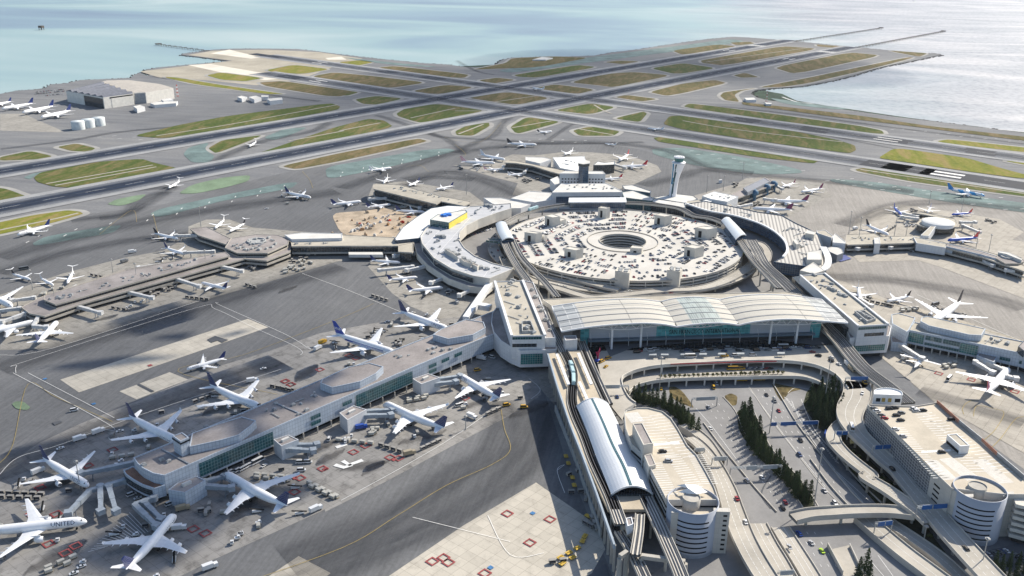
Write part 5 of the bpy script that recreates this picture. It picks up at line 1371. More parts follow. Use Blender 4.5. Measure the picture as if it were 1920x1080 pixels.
def hubtower(s, z1, fans=False):
    P = P2(s, z1); b = MB(); b.prism(P, ZG-.5 if not fans else 0, z1, bottom=False); parapet(b, P, z1, .6, .4); b.build('stair_tower', m_concr_l, hub)
    if fans:
        c = sum((Vector(p) for p in P), Vector((0, 0)))/len(P)
        for dx, dy in ((-3, -3), (3, -3), (-3, 3), (3, 3)):
            f = MB(); f.cyl((c.x+dx, c.y+dy, z1), 2.3, 1.2, 12); f.build('fan', m_equip, hub)
    else:
        n = len(P); a = V3(P[0]); c = V3(P[1 % n]); band(hub, a, c, ZG+1, z1-3, m_slot, .14, 'opening', .3, .55)
for s, z in (('R5 1145,195 1190,205 1232,200 1190,185', 27), ('R5 1030,288 1095,296 1130,290 1060,280', 26), ('R5 1255,378 1320,390 1362,380 1290,368', 25), ('R5 1445,150 1490,155 1512,150 1465,142', 28),
             ('R5 1762,190 1820,200 1862,192 1800,180', 27), ('R6 70,262 140,272 195,262 120,252', 27), ('R6 10,368 70,380 122,368 55,356', 26), ('R5 1625,375 1690,380 1700,368 1640,362', 21)): hubtower(s, z)
for s in ('R5 1190,215 1230,225 1265,215 1230,205', 'R5 1105,305 1140,312 1158,306 1120,300', 'R5 1450,165 1470,180 1512,172 1490,160'): hubtower(s, 21)
for s in ('R5 1540,505 1620,520 1632,495 1555,485', 'R5 1832,500 1905,512 1920,490 1850,478'): hubtower(s, 25, True)
# ring road decks
rg = MB(); n0, n1 = 0, 64
zr_ = 7.5
for k in range(64):
    a = 2*math.pi*k/64; j = 2*math.pi*(k+1)/64
    q = [(HC.x+r*math.cos(t), HC.y+r*math.sin(t), zr_) for r, t in ((HR+7, a), (HR+20, a), (HR+20, j), (HR+7, j))]; rg.add(q, [(0, 1, 2, 3)])
rr = thing('road', (HC.x, HC.y, 0)if False else HC, None, None); tag(rr, kind='structure')
rg.build('road_surface', tint('deck_concrete', (.42, .395, .35)), rr)
b = MB()
for r_ in (HR+7, HR+20):
    a = [(*p, zr_-1.4) for p in ring(r_)]; c = [(*p, zr_+.9) for p in ring(r_)]; b.rings([a, c], 0, False, False, False); b.rings([[q for q in a][::-1], c[::-1]], 0, False, False, False)
    annulus(b, r_-.3, r_+.3, zr_+.92)
b.build('parapet', m_kerb, rr)
cb = MB()
for k in range(40):
    x, y = ring(HR+13.5, 40)[k]; cb.cyl((x, y, 0), .9, zr_-1, 8)
cb.build('column_row', m_concr, rr)
flatpoly('road', 'R5 640,300 700,240 860,170 1280,100 1900,100 R6 200,190 500,270 600,380 560,520 640,640 R5 1000,640 900,520 700,440 640,360', m_road, .62, rnd=1)
# approach ramps south of the hub
road('R5 970,500 1080,560 1220,600 1400,650 1560,640 R6 -100,612 60,605 200,575 330,510 420,450', 11, [9]*10, m_roadc, cols=8, lanes=1)
road('R5 1060,420 1150,480 1320,545 1470,590 1560,610', 9, [11, 11, 11, 11, 11], m_roadc, cols=5, lanes=1)
road('R5 1000,470 1120,530 1300,575 1450,610', 8, [8]*4, m_roadc, cols=4)
road('R6 20,560 120,510 220,450 300,390', 8, [9]*4, m_roadc, cols=3)
road('R6 380,340 440,350 480,400 470,450', 8, [8]*4, m_roadc, cols=2)
road('R5 820,330 960,345', 7, 14, m_roadc, par=1, cols=1, parm=m_gteal)
# train ring and its stations
guideway('R5 905,290 900,250 940,225 1010,190 1100,160 1200,140 1350,125 1590,120 1750,128 1900,150 R6 60,190 150,205 210,225 240,240', [20]*15, 8, 2, 16, label='ring train track curving above the north side of the round garage')
for s, l in (('a', 'barrel-roofed train stop at the upper left of the round garage'), ('b', 'barrel-roofed train stop at the upper right of the round garage')):
    t = thing('train_stop', G(*PX('R5 920,280' if s == 'a' else 'R6 290,270')[0], 0), l, 'train stop')
    L_, R_ = ('R5 868,240 880,285 905,332', 'R5 925,232 945,275 972,325') if s == 'a' else ('R6 218,222 255,270 298,326', 'R6 265,205 310,250 358,302')
    b = MB(); q = GP(L_.replace('R5', 'R5'), 23)+GP(R_, 23)[::-1]; b.prism([(p.x, p.y) for p in q], 14, 22.5, 0, bottom=True); b.build('station_body', m_gblue, t)
    barrel(t, L_, R_, 23.5, 2.5, panelmat('stop_roof_panel', (.55, .60, .64), (.4, .43, .46), 30, 2, .4, .04, .08), sub=3)
t = thing('train_stop', G(*PX('R5 1440,110')[0], 0), 'white canopied train stop in front of the terminal below the control tower', 'train stop')
b = MB(); b.prism(P2('R5 1285,100 1600,100 1598,118 1285,118', 25), 17, 24, bottom=True); b.build('station_body', m_gblue, t)
b = MB(); b.prism(P2('R5 1280,92 1600,90 1605,115 1278,117', 26), 24.6, 26, bottom=True); b.build('roof', m_steelw, t)

# ================================================================ curved terminals round the hub
m_t3 = panelmat('terminal_roof_bluegrey', (.47, .48, .50), (.60, .60, .60), 14, 22, .75, .10, .35); m_slat = panelmat('terminal_roof_slats', (.52, .50, .46), (.27, .26, .25), 300, 4.2, .8, .05, .9)
root = thing('curved_terminal', G(*PX('R5 600,400')[0]), 'curved terminal with blue-grey roof left of the round garage', 'terminal building')
S3 = 'R5 958,150 870,178 770,215 705,248 668,285 662,325 692,372 752,418 850,458 970,488 835,545 740,530 620,490 520,430 455,350 445,310 475,265 520,235 600,190 720,140 880,128 955,122'
block(root, S3, 20, 8, m_concr_l, m_t3, 1.0)
lo = 'R5 445,325 405,340 425,405 485,470 600,545 720,590 825,600 862,568 835,545 740,530 620,490 520,430'
block(root, lo, 12, 5, m_concr_l, m_roofg, 1.2, 'lower_tier')
b = MB(); b.prism(inset(P2(lo, 12), 2.5), 0, 5); b.build('undercroft', m_dark, root)
for k, (a_, c_) in enumerate((('R5 460,360', 'R5 530,440'), ('R5 530,440', 'R5 625,495'), ('R5 625,495', 'R5 740,533'))): band(root, V3(G(*PX(a_)[0], 20)), V3(G(*PX(c_)[0], 20)), 12.6, 17.5, m_gdark, .2)
equip(root, 'R5 600,395 625,405 640,415 690,440 720,455 545,315 575,318 740,470 780,490 820,495 820,140 840,145', 19, (6, 5, 3), .5)
for s in ('R5 580,378 625,400 655,425 605,395', 'R5 665,430 700,445 728,462 690,450', 'R5 740,455 775,470 765,480 735,465'): block(root, s, 24, 19, m_concr_l, m_roofg, .4, 'roof_room')
root = thing('concourse_building', G(*PX('R5 450,250')[0]), 'bright white new roof beside the construction site', 'terminal building')
block(root, 'R5 300,322 345,258 425,198 505,150 600,135 720,140 600,190 520,235 475,265 445,318 310,332', 16.5, 0, m_gblue, M('new_white_roof', (.70, .70, .68), .7, .04), .6)
root = thing('rooftop_hall', G(*PX('R5 600,230')[0]), 'unfinished hall with yellow sheathing and a blue tarpaulin on top', 'building under construction')
P = block(root, 'R5 498,215 540,185 700,160 708,172 605,232', 27, 16, m_gteal, m_roofw, .5)
a = V3(P[-1]); c = V3(P[-2]); band(root, a, c, 16.5, 26.3, M('sheathing_yellow', (.75, .60, .12), .7, .1), .15, 'sheathing', 0, 1)
b = MB(); q = G(*PX('R5 590,190')[0], 27)
for k in range(7): b.box((q.x+random.uniform(-5, 5), q.y+random.uniform(-5, 5), 26.5), (random.uniform(4, 8), random.uniform(3, 6), random.uniform(.8, 2.5)), random.random()*3)
b.build('tarpaulin', M('tarpaulin_blue', (.03, .18, .60), .5, .15), root)

root = thing('curved_terminal', G(*PX('R6 650,350')[0]), 'curved terminal with slatted roof right of the round garage', 'terminal building')
S1 = 'R6 20,125 140,165 280,190 400,225 480,260 540,300 580,345 588,392 565,425 512,452 700,478 745,512 808,482 820,430 790,370 762,295 700,262 640,235 560,190 420,170 330,150 130,110'
block(root, S1, 18, 5, m_gblue, m_slat, 1.0)
for s in ('R6 700,395 780,385 785,440 700,440', 'R6 660,500 735,455 800,500 740,520', 'R6 620,330 640,320 660,350 640,355', 'R6 700,270 750,285 740,300 690,290'): block(root, s, 23, 17, m_concr_l, m_roofw, .4, 'roof_room')
b = MB(); e = smooth(GP('R6 20,125 140,165 280,190 400,225 480,260 540,300 580,345 588,392 565,425', 18.6), 4)
for a, c in zip(e, e[1:]): b.beam(a, c, 2.5, 1.6)
b.build('roof_edge', m_steelw, root)
b = MB(); e = smooth(GP('R6 790,370 818,430 808,482 745,512', 18.8), 4)
for a, c in zip(e, e[1:]): b.beam(a, c, 7, 1.2)
b.build('roof_edge', m_steelw, root)
root = thing('hexagonal_kiosk', G(*PX('R6 860,385')[0]), 'low pale building with chamfered roof beside a dark blue shade', 'building')
block(root, 'R6 812,372 860,362 895,380 905,402 870,415 825,395', 9, 0, m_steelg, m_roofw, .4)
b = MB(); b.flat(GP('R6 825,415 900,410 950,438 890,455 850,440'), .9); tag(b.build('blue_tarpaulin', M('tarp_navy', (.015, .04, .22), .6, .2)), 'dark blue ground cover beside the chamfered building', 'tarpaulin')

# main low block and offices below the control tower
root = thing('terminal_building', G(*PX('R5 1380,90')[0]), 'white terminal with blue glass front north of the round garage', 'terminal building')
block(root, 'R5 1185,62 1238,12 1490,10 1575,52 1580,60', 24, 0, m_panel_w, m_roofw, .6)
a = V3(G(*PX('R5 1185,62')[0], 24)); c = V3(G(*PX('R5 1580,60')[0], 24)); band(root, a, c, 9, 18, m_gblue, .2, t0=.06, t1=.97)
block(root, 'R5 955,95 1060,55 1180,62 1195,100 1090,118', 15, 0, m_panel_w, m_roofw, .6, 'wing')
block(root, 'R5 800,92 900,92 1065,128 1010,150 960,150 850,125', 13, 0, m_panel_w, m_roofw, .6, 'wing')
block(root, 'R5 1578,60 1640,50 1760,95 1745,110 1590,90', 15, 0, m_gteal, m_roofw, .6, 'wing')
block(root, 'R6 -170,95 10,120 20,150 -170,115', 14, 0, m_gdark, m_roofw, .6, 'wing')
root = thing('office_building', G(*PX('R2 1360,1030')[0]), 'white office slab with small windows and a blue-glass old control tower', 'office building')
P = block(root, 'R2 1228,975 1260,960 1470,962 1486,978', 31, 0, m_panel_w, m_roofw, .6)
a = V3(P[0]); c = V3(P[3])
a = V3(G(*PX('R2 1228,975')[0], 31)); c = V3(G(*PX('R2 1486,978')[0], 31))
for zz in (17.5, 22):
    for k in range(14): 
        if 5 < k < 9: continue
        band(root, a, c, zz, zz+1.8, m_slot, .14, 'window', .05+k*.066, .085+k*.066)
P = P2('R2 1335,912 1365,905 1392,912 1392,922 1362,926 1337,922', 47)
b = MB(); b.prism(P, 15, 44, 0); b.build('tower_shaft', m_gblue, root)
b = MB(); b.prism([(q.x, q.y) for q in inset(P, -1)], 44, 47.5, 0, bottom=True); b.build('tower_cab', m_gdark, root)
b = MB(); b.prism([(q.x, q.y) for q in inset(P, -1.6)], 47.5, 48.3, 0, bottom=True); b.build('tower_roof', m_roofw, root)
# new control tower
base = G(1260, 381, 0); top = G(1267, 300, 0)
root = thing('control_tower', base, 'tall flared white and blue-glass airport control tower', 'control tower')
sh = RT0*5.2
def cr(r, z, t, sq=.85, n=28):
    c = base+sh*t
    return [(c.x+r*math.cos(2*math.pi*k/n), c.y+r*sq*math.sin(2*math.pi*k/n), z) for k in range(n)]
prof = [(6.4, 0, 0), (6.1, 15, .05), (6.0, 28, .2), (6.6, 38, .4), (8.0, 46, .65), (9.6, 53, .85), (10.9, 57.5, 1)]
mt_white = M('tower_cladding', (.78, .78, .80), .35, .05); mt_blue = M('tower_blue_glass', (.02, .19, .33), .15, .1)
b = MB(); b.rings([cr(r, z, t) for r, z, t in prof], 0)
to = math.atan2((CAM-base).y, (CAM-base).x)
for q, f in enumerate(b.f):
    if len(f) != 4: continue
    p = [Vector(b.v[i]) for i in f]; c = sum(p, Vector())/4; a = (math.atan2(c.y-base.y-sh.y*c.z/60, c.x-base.x-sh.x*c.z/60)-to+math.pi) % (2*math.pi)-math.pi
    if -1.15 < a < -.62 and c.z > 30: b.m[q] = 1
    if -.50 < a < -.22: b.m[q] = 2
b.build('shaft', [mt_white, mt_blue, m_gteal], root)
b = MB(); b.rings([cr(10.9, 57.5, 1), cr(11.3, 58.6, 1), cr(9.5, 59.4, 1)], 0); b.build('gallery', m_steelw, root)
b = MB(); b.rings([cr(5.8, 59.4, 1, 1), cr(6.6, 64.8, 1, 1)], 0); b.build('cab', m_gbright, root)
b = MB(); b.rings([cr(7.4, 64.8, 1, 1), cr(7.6, 65.7, 1, 1), cr(7.0, 66.6, 1, 1)], 0); b.build('cab_roof', m_steelw, root)
b = MB()
for k in range(9): b.box((base.x+sh.x+5*math.cos(k*.7), base.y+sh.y+5*math.sin(k*.7), 66.6), (.5, .5, .8+.4*(k % 3)))
b.tube([(base.x+sh.x, base.y+sh.y, 66), (base.x+sh.x, base.y+sh.y, 70)], .12, 4); b.build('antenna', m_equip, root)
root = thing('low_terminal', G(*PX('Z5 800,620')[0]), 'low building with glass wall at the foot of the control tower', 'terminal building')
block(root, 'Z5 590,580 880,625 1000,590 960,560 820,545 690,560', 11, 0, m_gdark, m_roofw, .5)
block(root, 'Z5 880,640 1090,690 1330,660 1280,620 1050,590 900,610', 12, 0, m_panel_w, m_rooft, .5, 'wing')
block(root, 'Z5 320,470 410,462 580,520 570,535 340,500', 12, 0, m_gblue, m_roofw, .5, 'wing')
root = thing('warehouse', G(*PX('Z5 1200,600')[0]), 'large white flat-roofed shed right of the control tower', 'shed')
block(root, 'Z5 1040,562 1150,522 1365,568 1265,615 1120,590', 17, 0, m_panel_w, M('new_white_roof'), .5)
block(root, 'Z5 980,640 1130,570 1140,600 1050,660', 15, 0, m_panel_w, M('new_white_roof'), .4, 'annex')

# ================================================================ outer piers
m_fascia = M('pier_fascia', (.44, .41, .36), .8, .1, .1)
def pier(label, tiers, name='concourse', glass=True, extra=None, dark=True, cat='terminal concourse'):
    z0 = tiers[0][1]; P0 = P2(tiers[0][0], z0); root = thing(name, (*P0[0], 0), label, cat)
    for k, (s, zt, zb, rm) in enumerate(tiers):
        P = P2(s, zt); b = MB(); b.prism(P, zt-1.6, zt-.5, 0, bottom=True); parapet(b, P, zt-.5, .5, .5); b.build('fascia', m_fascia, root)
        t = MB(); t.flat(inset(P, .5), zt-.45); t.build('roof', rm, root)
        b = MB(); b.prism(inset(P, 1.5), zb, zt-1.5, 0); b.build('window_wall', m_gdark, root)
        if zb >= 4: b = MB(); b.prism(P, zb-1.2, zb+.8, 0, bottom=True); b.build('floor_fascia', m_fascia, root)
        if zb >= 4 and k == 0: b = MB(); b.prism(inset(P, 4), 0, zb-1, 0); b.build('undercroft', m_dark, root)
    return root
r_ = pier('long low pier with dark window bands on the left, ending at the picture edge side', [('R4 118,706 165,742 250,757 440,692 1385,432 1300,395 1270,395 700,495 240,645', 9.5, 4.5, m_roofg), ('R4 245,664 312,692 1293,417 1268,396 705,500 250,640', 14, 9.0, m_roofg)])
equip(r_, 'R4 330,655 450,620 600,575 800,520 960,475 1100,440 400,640 700,545 900,490', 13.5, (3, 3, 1.2))
r_ = pier('octagonal pier building with dark window bands', [('R4 1262,382 1380,435 1500,445 1632,395 1640,345 1600,320 1450,325 1300,340', 9.5, 4.5, m_roofg), ('R4 1265,372 1335,402 1505,402 1622,350 1625,322 1560,300 1440,298 1300,318', 14, 9, m_roofg)], 'pier_rotunda')
equip(r_, 'R4 1400,335 1440,325 1480,335 1440,350 1350,375 1380,385 1420,380 1460,385 1500,380 1530,370 1550,355 1510,320', 13.5, (5, 3, 1.6))
b = MB(); c = G(*PX('R4 1443,338')[0], 13.6); b.lathe((c.x, c.y, 13.5), [(11, 0), (11, 1.6), (9.5, 1.6), (9.5, .2)], 20); b.build('roof_ring', m_equip, r_)
pier('stub pier behind the octagonal building', [('R4 1068,266 1115,302 1285,358 1320,338 1300,322 1165,255', 11, 4.5, m_roofg)])
r_ = pier('straight connector between octagonal pier and curved terminal', [('R4 1635,330 1640,365 1925,362 R5 5,362 330,362 405,345 400,320 R4 1925,300 1700,295', 13, 4.5, m_rooft), ('R5 320,360 405,342 405,390 400,400 320,395', 13.5, 3, m_rooft)])
block(r_, 'R4 1600,300 1700,288 1925,292 1925,318 1640,325', 16, 12, m_panel_w, m_roofw, .5, 'roof_room')
block(r_, 'R5 40,398 230,398 235,412 42,412', 7, 3.5, m_roofw, m_roofw, 0, 'bus_canopy')
pier('pier with a long dark glass side and pale roof, upper left of centre', [('R5 178,22 200,12 335,20 560,82 725,112 728,120 690,138 560,112 535,128 180,42', 16, 5, m_rooft)])
r_ = pier('low fan-shaped concourse beyond the old tower', [('Z4 1180,262 1215,238 1300,250 1500,290 1640,318 1720,330 1680,365 1600,345 1430,290 1290,268', 14, 5, m_rooft)])
block(r_, 'Z4 1615,215 1900,205 1930,300 1860,345 1680,310', 16, 0, m_panel_w, M('new_white_roof'), .5, 'hall'); block(r_, 'Z4 1370,210 1540,215 1600,235 1500,270 1370,240', 15, 0, m_panel_w, m_roofw, .5, 'hall')
block(r_, 'Z5 60,285 100,250 160,262 255,250 250,280 150,285', 14, 0, m_gdark, m_roofw, .5, 'gate_wing'); block(r_, 'Z4 1590,415 1660,385 1690,440 1640,470', 14, 0, m_panel_w, m_roofw, .5, 'hall')
r_ = pier('narrow grey-roofed pier beyond the white shed', [('Z5 1300,545 1545,425 1610,395 1640,400 1692,458 1420,560 1340,590', 13, 4, m_roofg)])
block(r_, 'Z5 1410,490 1600,400 1650,430 1450,530', 17, 12, m_steelg, panelmat('metal_roof_grey', (.25, .26, .29), (.18, .19, .2), 3, 40, .5), .5, 'roof_ridge')
for i, s in enumerate(('Z5 1500,605', 'Z5 1612,555', 'Z5 1675,525')):
    p = G(*PX(s)[0], 0); b = MB(); b.lathe((p.x, p.y, 0), [(3.5, 0), (3.5, 8), (6, 9), (6, 13), (3, 16)], 12)
    tag(b.build('gate_canopy', M('canopy_blue', (.03, .11, .20), .5, .2)), ['dark blue gate canopy nearest the hub at the grey pier', 'middle dark blue gate canopy at the grey pier', 'outermost dark blue gate canopy at the grey pier'][i], 'canopy', 'gate canopies')
r_ = pier('long flat right-hand concourse bending towards the picture edge', [('Q1 385,340 400,270 640,262 690,290 960,282 1000,280 1260,345 1520,395 1700,445 1880,520 1930,540 1930,590 1860,565 1700,515 1560,465 1250,385 1000,335 960,345 410,360', 11, 4.5, m_rooft)])
block(r_, 'Q1 635,300 680,295 690,350 640,350', 13, 0, m_panel_w, m_roofw, .4, 'gate_block'); block(r_, 'Q1 970,290 1260,350 1250,385 1000,345', 12.5, 3, m_panel_w, m_rooft, .5, 'gate_block')
block(r_, 'Q1 1035,278 1120,200 1165,200 1105,285', 14, 5, m_panel_w, m_rooft, .5, 'link_bridge')
block(r_, 'Q1 1255,348 1540,410 1700,460 1690,480 1540,440 1250,372', 12.5, 4.5, m_panel, m_roofg, .5, 'gate_block')
r_ = pier('pier head with a large round white roof', [('Q1 990,180 1050,130 1200,118 1330,135 1350,180 1340,205 1200,215 1060,205', 11, 3, m_rooft), ('Q1 960,85 1040,80 1320,130 1340,160 1060,100', 10, 3, m_rooft)], 'pier_rotunda')
c = G(*PX('Q1 1185,160')[0], 15); rw = (G(*PX('Q1 1315,160')[0], 15)-c).length
b = MB(); b.lathe((c.x, c.y, 10), [(rw*.97, 0), (rw, 4.2), (rw*.95, 5), (rw*.1, 5.8)], 40); b.build('round_roof', M('new_white_roof'), r_)
r_ = pier('polygonal end building of the right-hand concourse at the picture edge', [('Q1 1680,475 1700,440 1780,425 1900,470 1930,500 1880,520 1760,520', 13, 4.5, m_roofg)], 'pier_rotunda')
b = MB(); c = G(*PX('Q1 1790,465')[0], 13); b.lathe((c.x, c.y, 12.6), [(9, 0), (9, 1.4), (7, 1.4), (7, .2)], 18); b.build('roof_ring', m_equip, r_)
block(r_, 'Q1 1700,412 1790,425 1905,480 1900,492 1770,440 1700,425', 16, 12, m_roofw, m_roofw, .3, 'roof_room')
root = thing('concourse_link', G(*PX('Q1 280,320')[0]), 'white faceted building joining the slatted terminal and right-hand concourse', 'terminal building')
block(root, 'Q1 140,240 215,232 285,285 270,300 150,260', 15, 0, m_panel_w, m_rooft, .5); block(root, 'Q1 285,285 300,262 392,335 390,350 280,340', 13, 0, m_panel_w, m_roofw, .5, 'wing')
# right concourse with green glass
root = thing('concourse', G(*PX('N5 1200,600')[0]), 'pale-panelled concourse with green glass bays at the right edge', 'terminal concourse')
PA = block(root, 'N5 858,455 905,398 950,410 1400,480 1697,540 2100,640 2100,780 1697,628 1380,560', 18, 5, m_panel, m_rooft, .8)
b = MB(); b.prism(inset(PA, 4), 0, 5); b.build('undercroft', m_dark, root)
A = G(*PX('N5 858,455')[0], 18); B = G(*PX('N5 1697,628')[0], 18)
for x0, x1, z0, z1, m in ((862, 980, 7, 16, m_gbright), (990, 1108, 12, 16, m_gteal), (1118, 1238, 12, 16, m_gteal), (990, 1238, 7, 9.6, m_gteal), (1242, 1372, 7, 16, m_gbright), (1535, 1612, 8, 11, m_gteal), (1676, 1697, 8, 11, m_gteal)):
    band(root, V3(A), V3(B), z0, z1, m, .15, t0=along(A, B, 1480+x0/3.857), t1=along(A, B, 1480+x1/3.857))
columns(root, V3(A), V3(B), 14, 0, 5.2, .6)
block(root, 'N5 948,392 958,365 1000,357 1420,448 1390,495 1300,490 1010,425', 23, 17, m_panel, m_rooft, .5, 'roof_lantern')
block(root, 'N5 1655,575 1700,530 1760,560 1700,610', 23, 17, m_gdark, m_roofg, .5, 'roof_lantern')
block(root, 'N5 738,345 790,335 912,368 865,458 850,470 745,410', 20, 4, m_panel, m_rooft, .6, 'link')
block(root, 'N5 735,505 830,515 850,555 740,545', 9, 0, m_panel, m_roofg, .5, 'gate_room'); block(root, 'N5 1355,640 1390,610 1505,650 1480,690', 10, 0, m_panel, m_roofg, .5, 'gate_room')

# other jet bridges
W = [('N5 780,555 960,665', 'long pale jet bridge at the propeller plane'), ('N5 1345,690 1470,765', 'pale jet bridge left of the colourful-tailed airliner nose'), ('N5 1400,680 1550,745', 'second pale jet bridge left of the colourful-tailed airliner nose'), ('N5 1560,790 1640,810', 'short pale jet bridge right of the colourful-tailed airliner'),
     ('R4 1245,480 1360,505', 'pale jet bridge nearest the octagon on the long left pier'), ('R4 992,550 1120,590', 'pale jet bridge at the docked narrow airliner on the long left pier'), ('R4 728,625 855,655', 'unused pale jet bridge halfway along the long left pier'), ('R4 440,705 565,740', 'pale jet bridge beside the small blue box at the long left pier'),
     ('R4 220,760 185,815 260,820', 'bent pale jet bridge at the end of the long left pier'), ('R4 140,745 10,790', 'sloping pale jet bridge at the left picture edge, lower one'), ('R4 110,715 -30,730', 'pale jet bridge at the left picture edge, upper one'),
     ('R4 190,655 70,670', 'pale jet bridge on the far side at the end of the long left pier'), ('R4 580,555 430,595', 'pale jet bridge on the far side of the long left pier'), ('R4 900,470 780,485', 'pale jet bridge at the far side near the stub pier'), ('R4 1200,395 1040,400', 'jet bridge at the navy-tailed jet by the stub pier'), ('R4 1110,305 990,305', 'jet bridge at the tip of the stub pier'),
     ('R5 410,405 300,420', 'white jet bridge above the three narrow airliners'), ('R5 490,475 370,500', 'white jet bridge between first and second narrow airliners'), ('R5 602,535 505,570', 'white jet bridge between second and third narrow airliners'), ('R5 780,590 665,640', 'white jet bridge below the sloping walkway'), ('R5 400,480 215,500', 'long white jet bridge under the first narrow airliner'),
     ('Z6 320,750 425,800', 'white jet bridge nearest the white faceted building'), ('Z6 622,735 720,790', 'white jet bridge in the middle of the right-hand concourse'), ('Z6 930,735 1020,780', 'white jet bridge at the bend of the right-hand concourse'), ('Z6 1530,890 1640,950', 'white jet bridge near the polygonal end building'), ('Z6 1760,990 1900,1010', 'white jet bridge at the right picture edge'),
     ('Z6 1370,590 1520,650', 'white jet bridge right of the round roof'), ('Z6 960,530 820,510', 'white jet bridge left of the round roof, lower'), ('Z6 960,510 840,480', 'white jet bridge left of the round roof, upper'), ('Z6 1350,560 1480,560', 'white jet bridge right of the round roof, upper'),
     ('Z4 1260,275 1170,300', 'jet bridge on the near side of the fan-shaped concourse'), ('Z4 1400,310 1360,350', 'jet bridge at the near white airliner of the fan-shaped concourse'), ('Z5 250,280 350,310', 'jet bridge on the right side of the fan-shaped concourse'), ('Z5 1480,640 1370,660', 'jet bridge at the nearest dark-red-tailed airliner'), ('Z5 1600,590 1700,600', 'jet bridge between two dark-red-tailed airliners'), ('Z5 1700,470 1760,500', 'jet bridge at the outer end of the grey pier'),
     ('R5 250,95 160,100', 'jet bridge at the near side of the dark-sided pier'), ('R5 480,130 440,150', 'jet bridge at the inner end of the dark-sided pier'), ('R6 1000,665 1060,700', 'short jet bridge behind the long right office block')]
for s, l in W: jet_bridge(s, l, m_jetw)
r_ = thing('walkway', G(*PX('R5 780,680')[0]), 'white sloping enclosed walkway between curved terminal and near concourse', 'walkway')
b = MB(); b.beam(G(*PX('R5 840,572')[0], 12), G(*PX('R5 700,775')[0], 9), 6, 5); b.build('tunnel', m_steelw, r_)
b = MB(); b.beam(G(*PX('R5 770,700')[0], 8), G(*PX('R5 840,712')[0], 8), 7, 5); b.build('side_room', m_steelw, r_)

# ================================================================ hangar, tanks, piers, sheds
root = thing('hangar', G(*PX('R1 580,605')[0]), 'large aircraft hangar with grey sawtooth roof and huge dark doors by the bay', 'hangar')
P = P2('R1 370,503 580,540 748,518 560,455', 27); b = MB(); b.prism(P, 0, 24); b.build('wall', M('hangar_wall', (.74, .71, .65), .8, .06), root)
b = MB()
pA, pB, pC, pD = [V3(p) for p in P]
n = 6
for k in range(n):
    a0 = pA.lerp(pB, k/n); a1 = pA.lerp(pB, (k+1)/n); d0 = pD.lerp(pC, k/n); d1 = pD.lerp(pC, (k+1)/n)
    b.add([V3(a0, 24), V3(a1, 24), V3(a1.lerp(a0, .2), 28), V3(d0, 24), V3(d1, 24), V3(d1.lerp(d0, .2), 28)], [(0, 1, 2), (3, 5, 4), (0, 2, 5, 3), (1, 4, 5, 2), (0, 3, 4, 1)])
b.build('roof', M('hangar_roof', (.14, .15, .18), .7, .12), root)
band(root, pA, pB, 0, 21, m_gdark, .3, 'door', .48, .98); band(root, pB, pC, 0, 20, M('hangar_wall'), .4, 'door', .25, .98); band(root, pB, pC, 20, 22.5, m_slot, .4, 'lintel', .2, .98)
root = thing('hangar', G(*PX('R1 820,575')[0]), 'pale second hangar with a brownish roof joined behind the grey one', 'hangar')
P = P2('R1 750,520 818,517 975,492 900,470 720,447 600,450 570,458', 25); b = MB(); b.prism(P, 0, 24); b.build('wall', M('hangar_wall'), root)
P4 = [V3(p) for p in P]; b = MB(); c1 = (P4[5]+P4[4])/2; ce = sum(P4, Vector())/len(P4)
b.add([V3(p, 24) for p in P4]+[V3(ce, 25.5)], [(i, (i+1) % 7, 7) for i in range(7)]); b.build('roof', M('hangar_roof_tan', (.42, .39, .35), .8, .1), root)
band(root, P4[0], P4[1], 0, 22, m_steelg, .2, 'door', .05, .95)
for i, s in enumerate(('R1 442,727', 'R1 499,716', 'R1 557,706')):
    p = G(*PX(s)[0]); b = MB(); b.lathe((p.x, p.y, 0), [(12, 0), (12, 15), (11.7, 15.4), (0.5, 16.6)], 28)
    tag(b.build('storage_tank', M('tank_white', (.58, .62, .62), .5, .06)), ['white round storage tank nearest the parked airliners', 'middle one of three white round storage tanks', 'white round storage tank nearest the hangar road'][i], 'storage tank', 'three white tanks')
for i, (s, z) in enumerate((('R1 750,598 790,590 815,600 770,612', 9), ('R1 845,580 880,572 1000,568 990,580 870,590', 7), ('R1 905,560 960,550 975,560 920,568', 9), ('R1 1335,545 1360,538 1390,545 1360,555', 8), ('R1 1400,545 1440,538 1470,548 1430,560', 8), ('R1 1500,555 1585,548 1590,560 1520,568', 9), ('R1 1470,535 1510,535 1510,545 1470,545', 8), ('R3 345,550 400,548 415,560 360,562', 6), ('R3 460,575 500,578 500,585 470,585', 5), ('Z5 1190,415 1215,412 1220,420 1195,422', 5),
                              ('R2 1075,335 1130,320 1190,325 1150,335', 4))):
    t = thing('utility_shed', (*P2(s, z)[0], 0), ['small pale shed in front of the hangar', 'long low white building in front of the second hangar', 'white building beside the second hangar', 'left shed of the fenced compound beyond the runway crossing', 'second shed of the fenced compound', 'long white shed of the fenced compound', 'small rear shed of the fenced compound', 'white hut by the radar mast at the cove', 'tiny hut below the red-white mast at the cove', 'tiny hut at the edge of the round apron', 'low pale ruins on the shore bulge'][i], 'shed')
    block(t, s, z, 0, m_panel_w, m_roofw, .3)
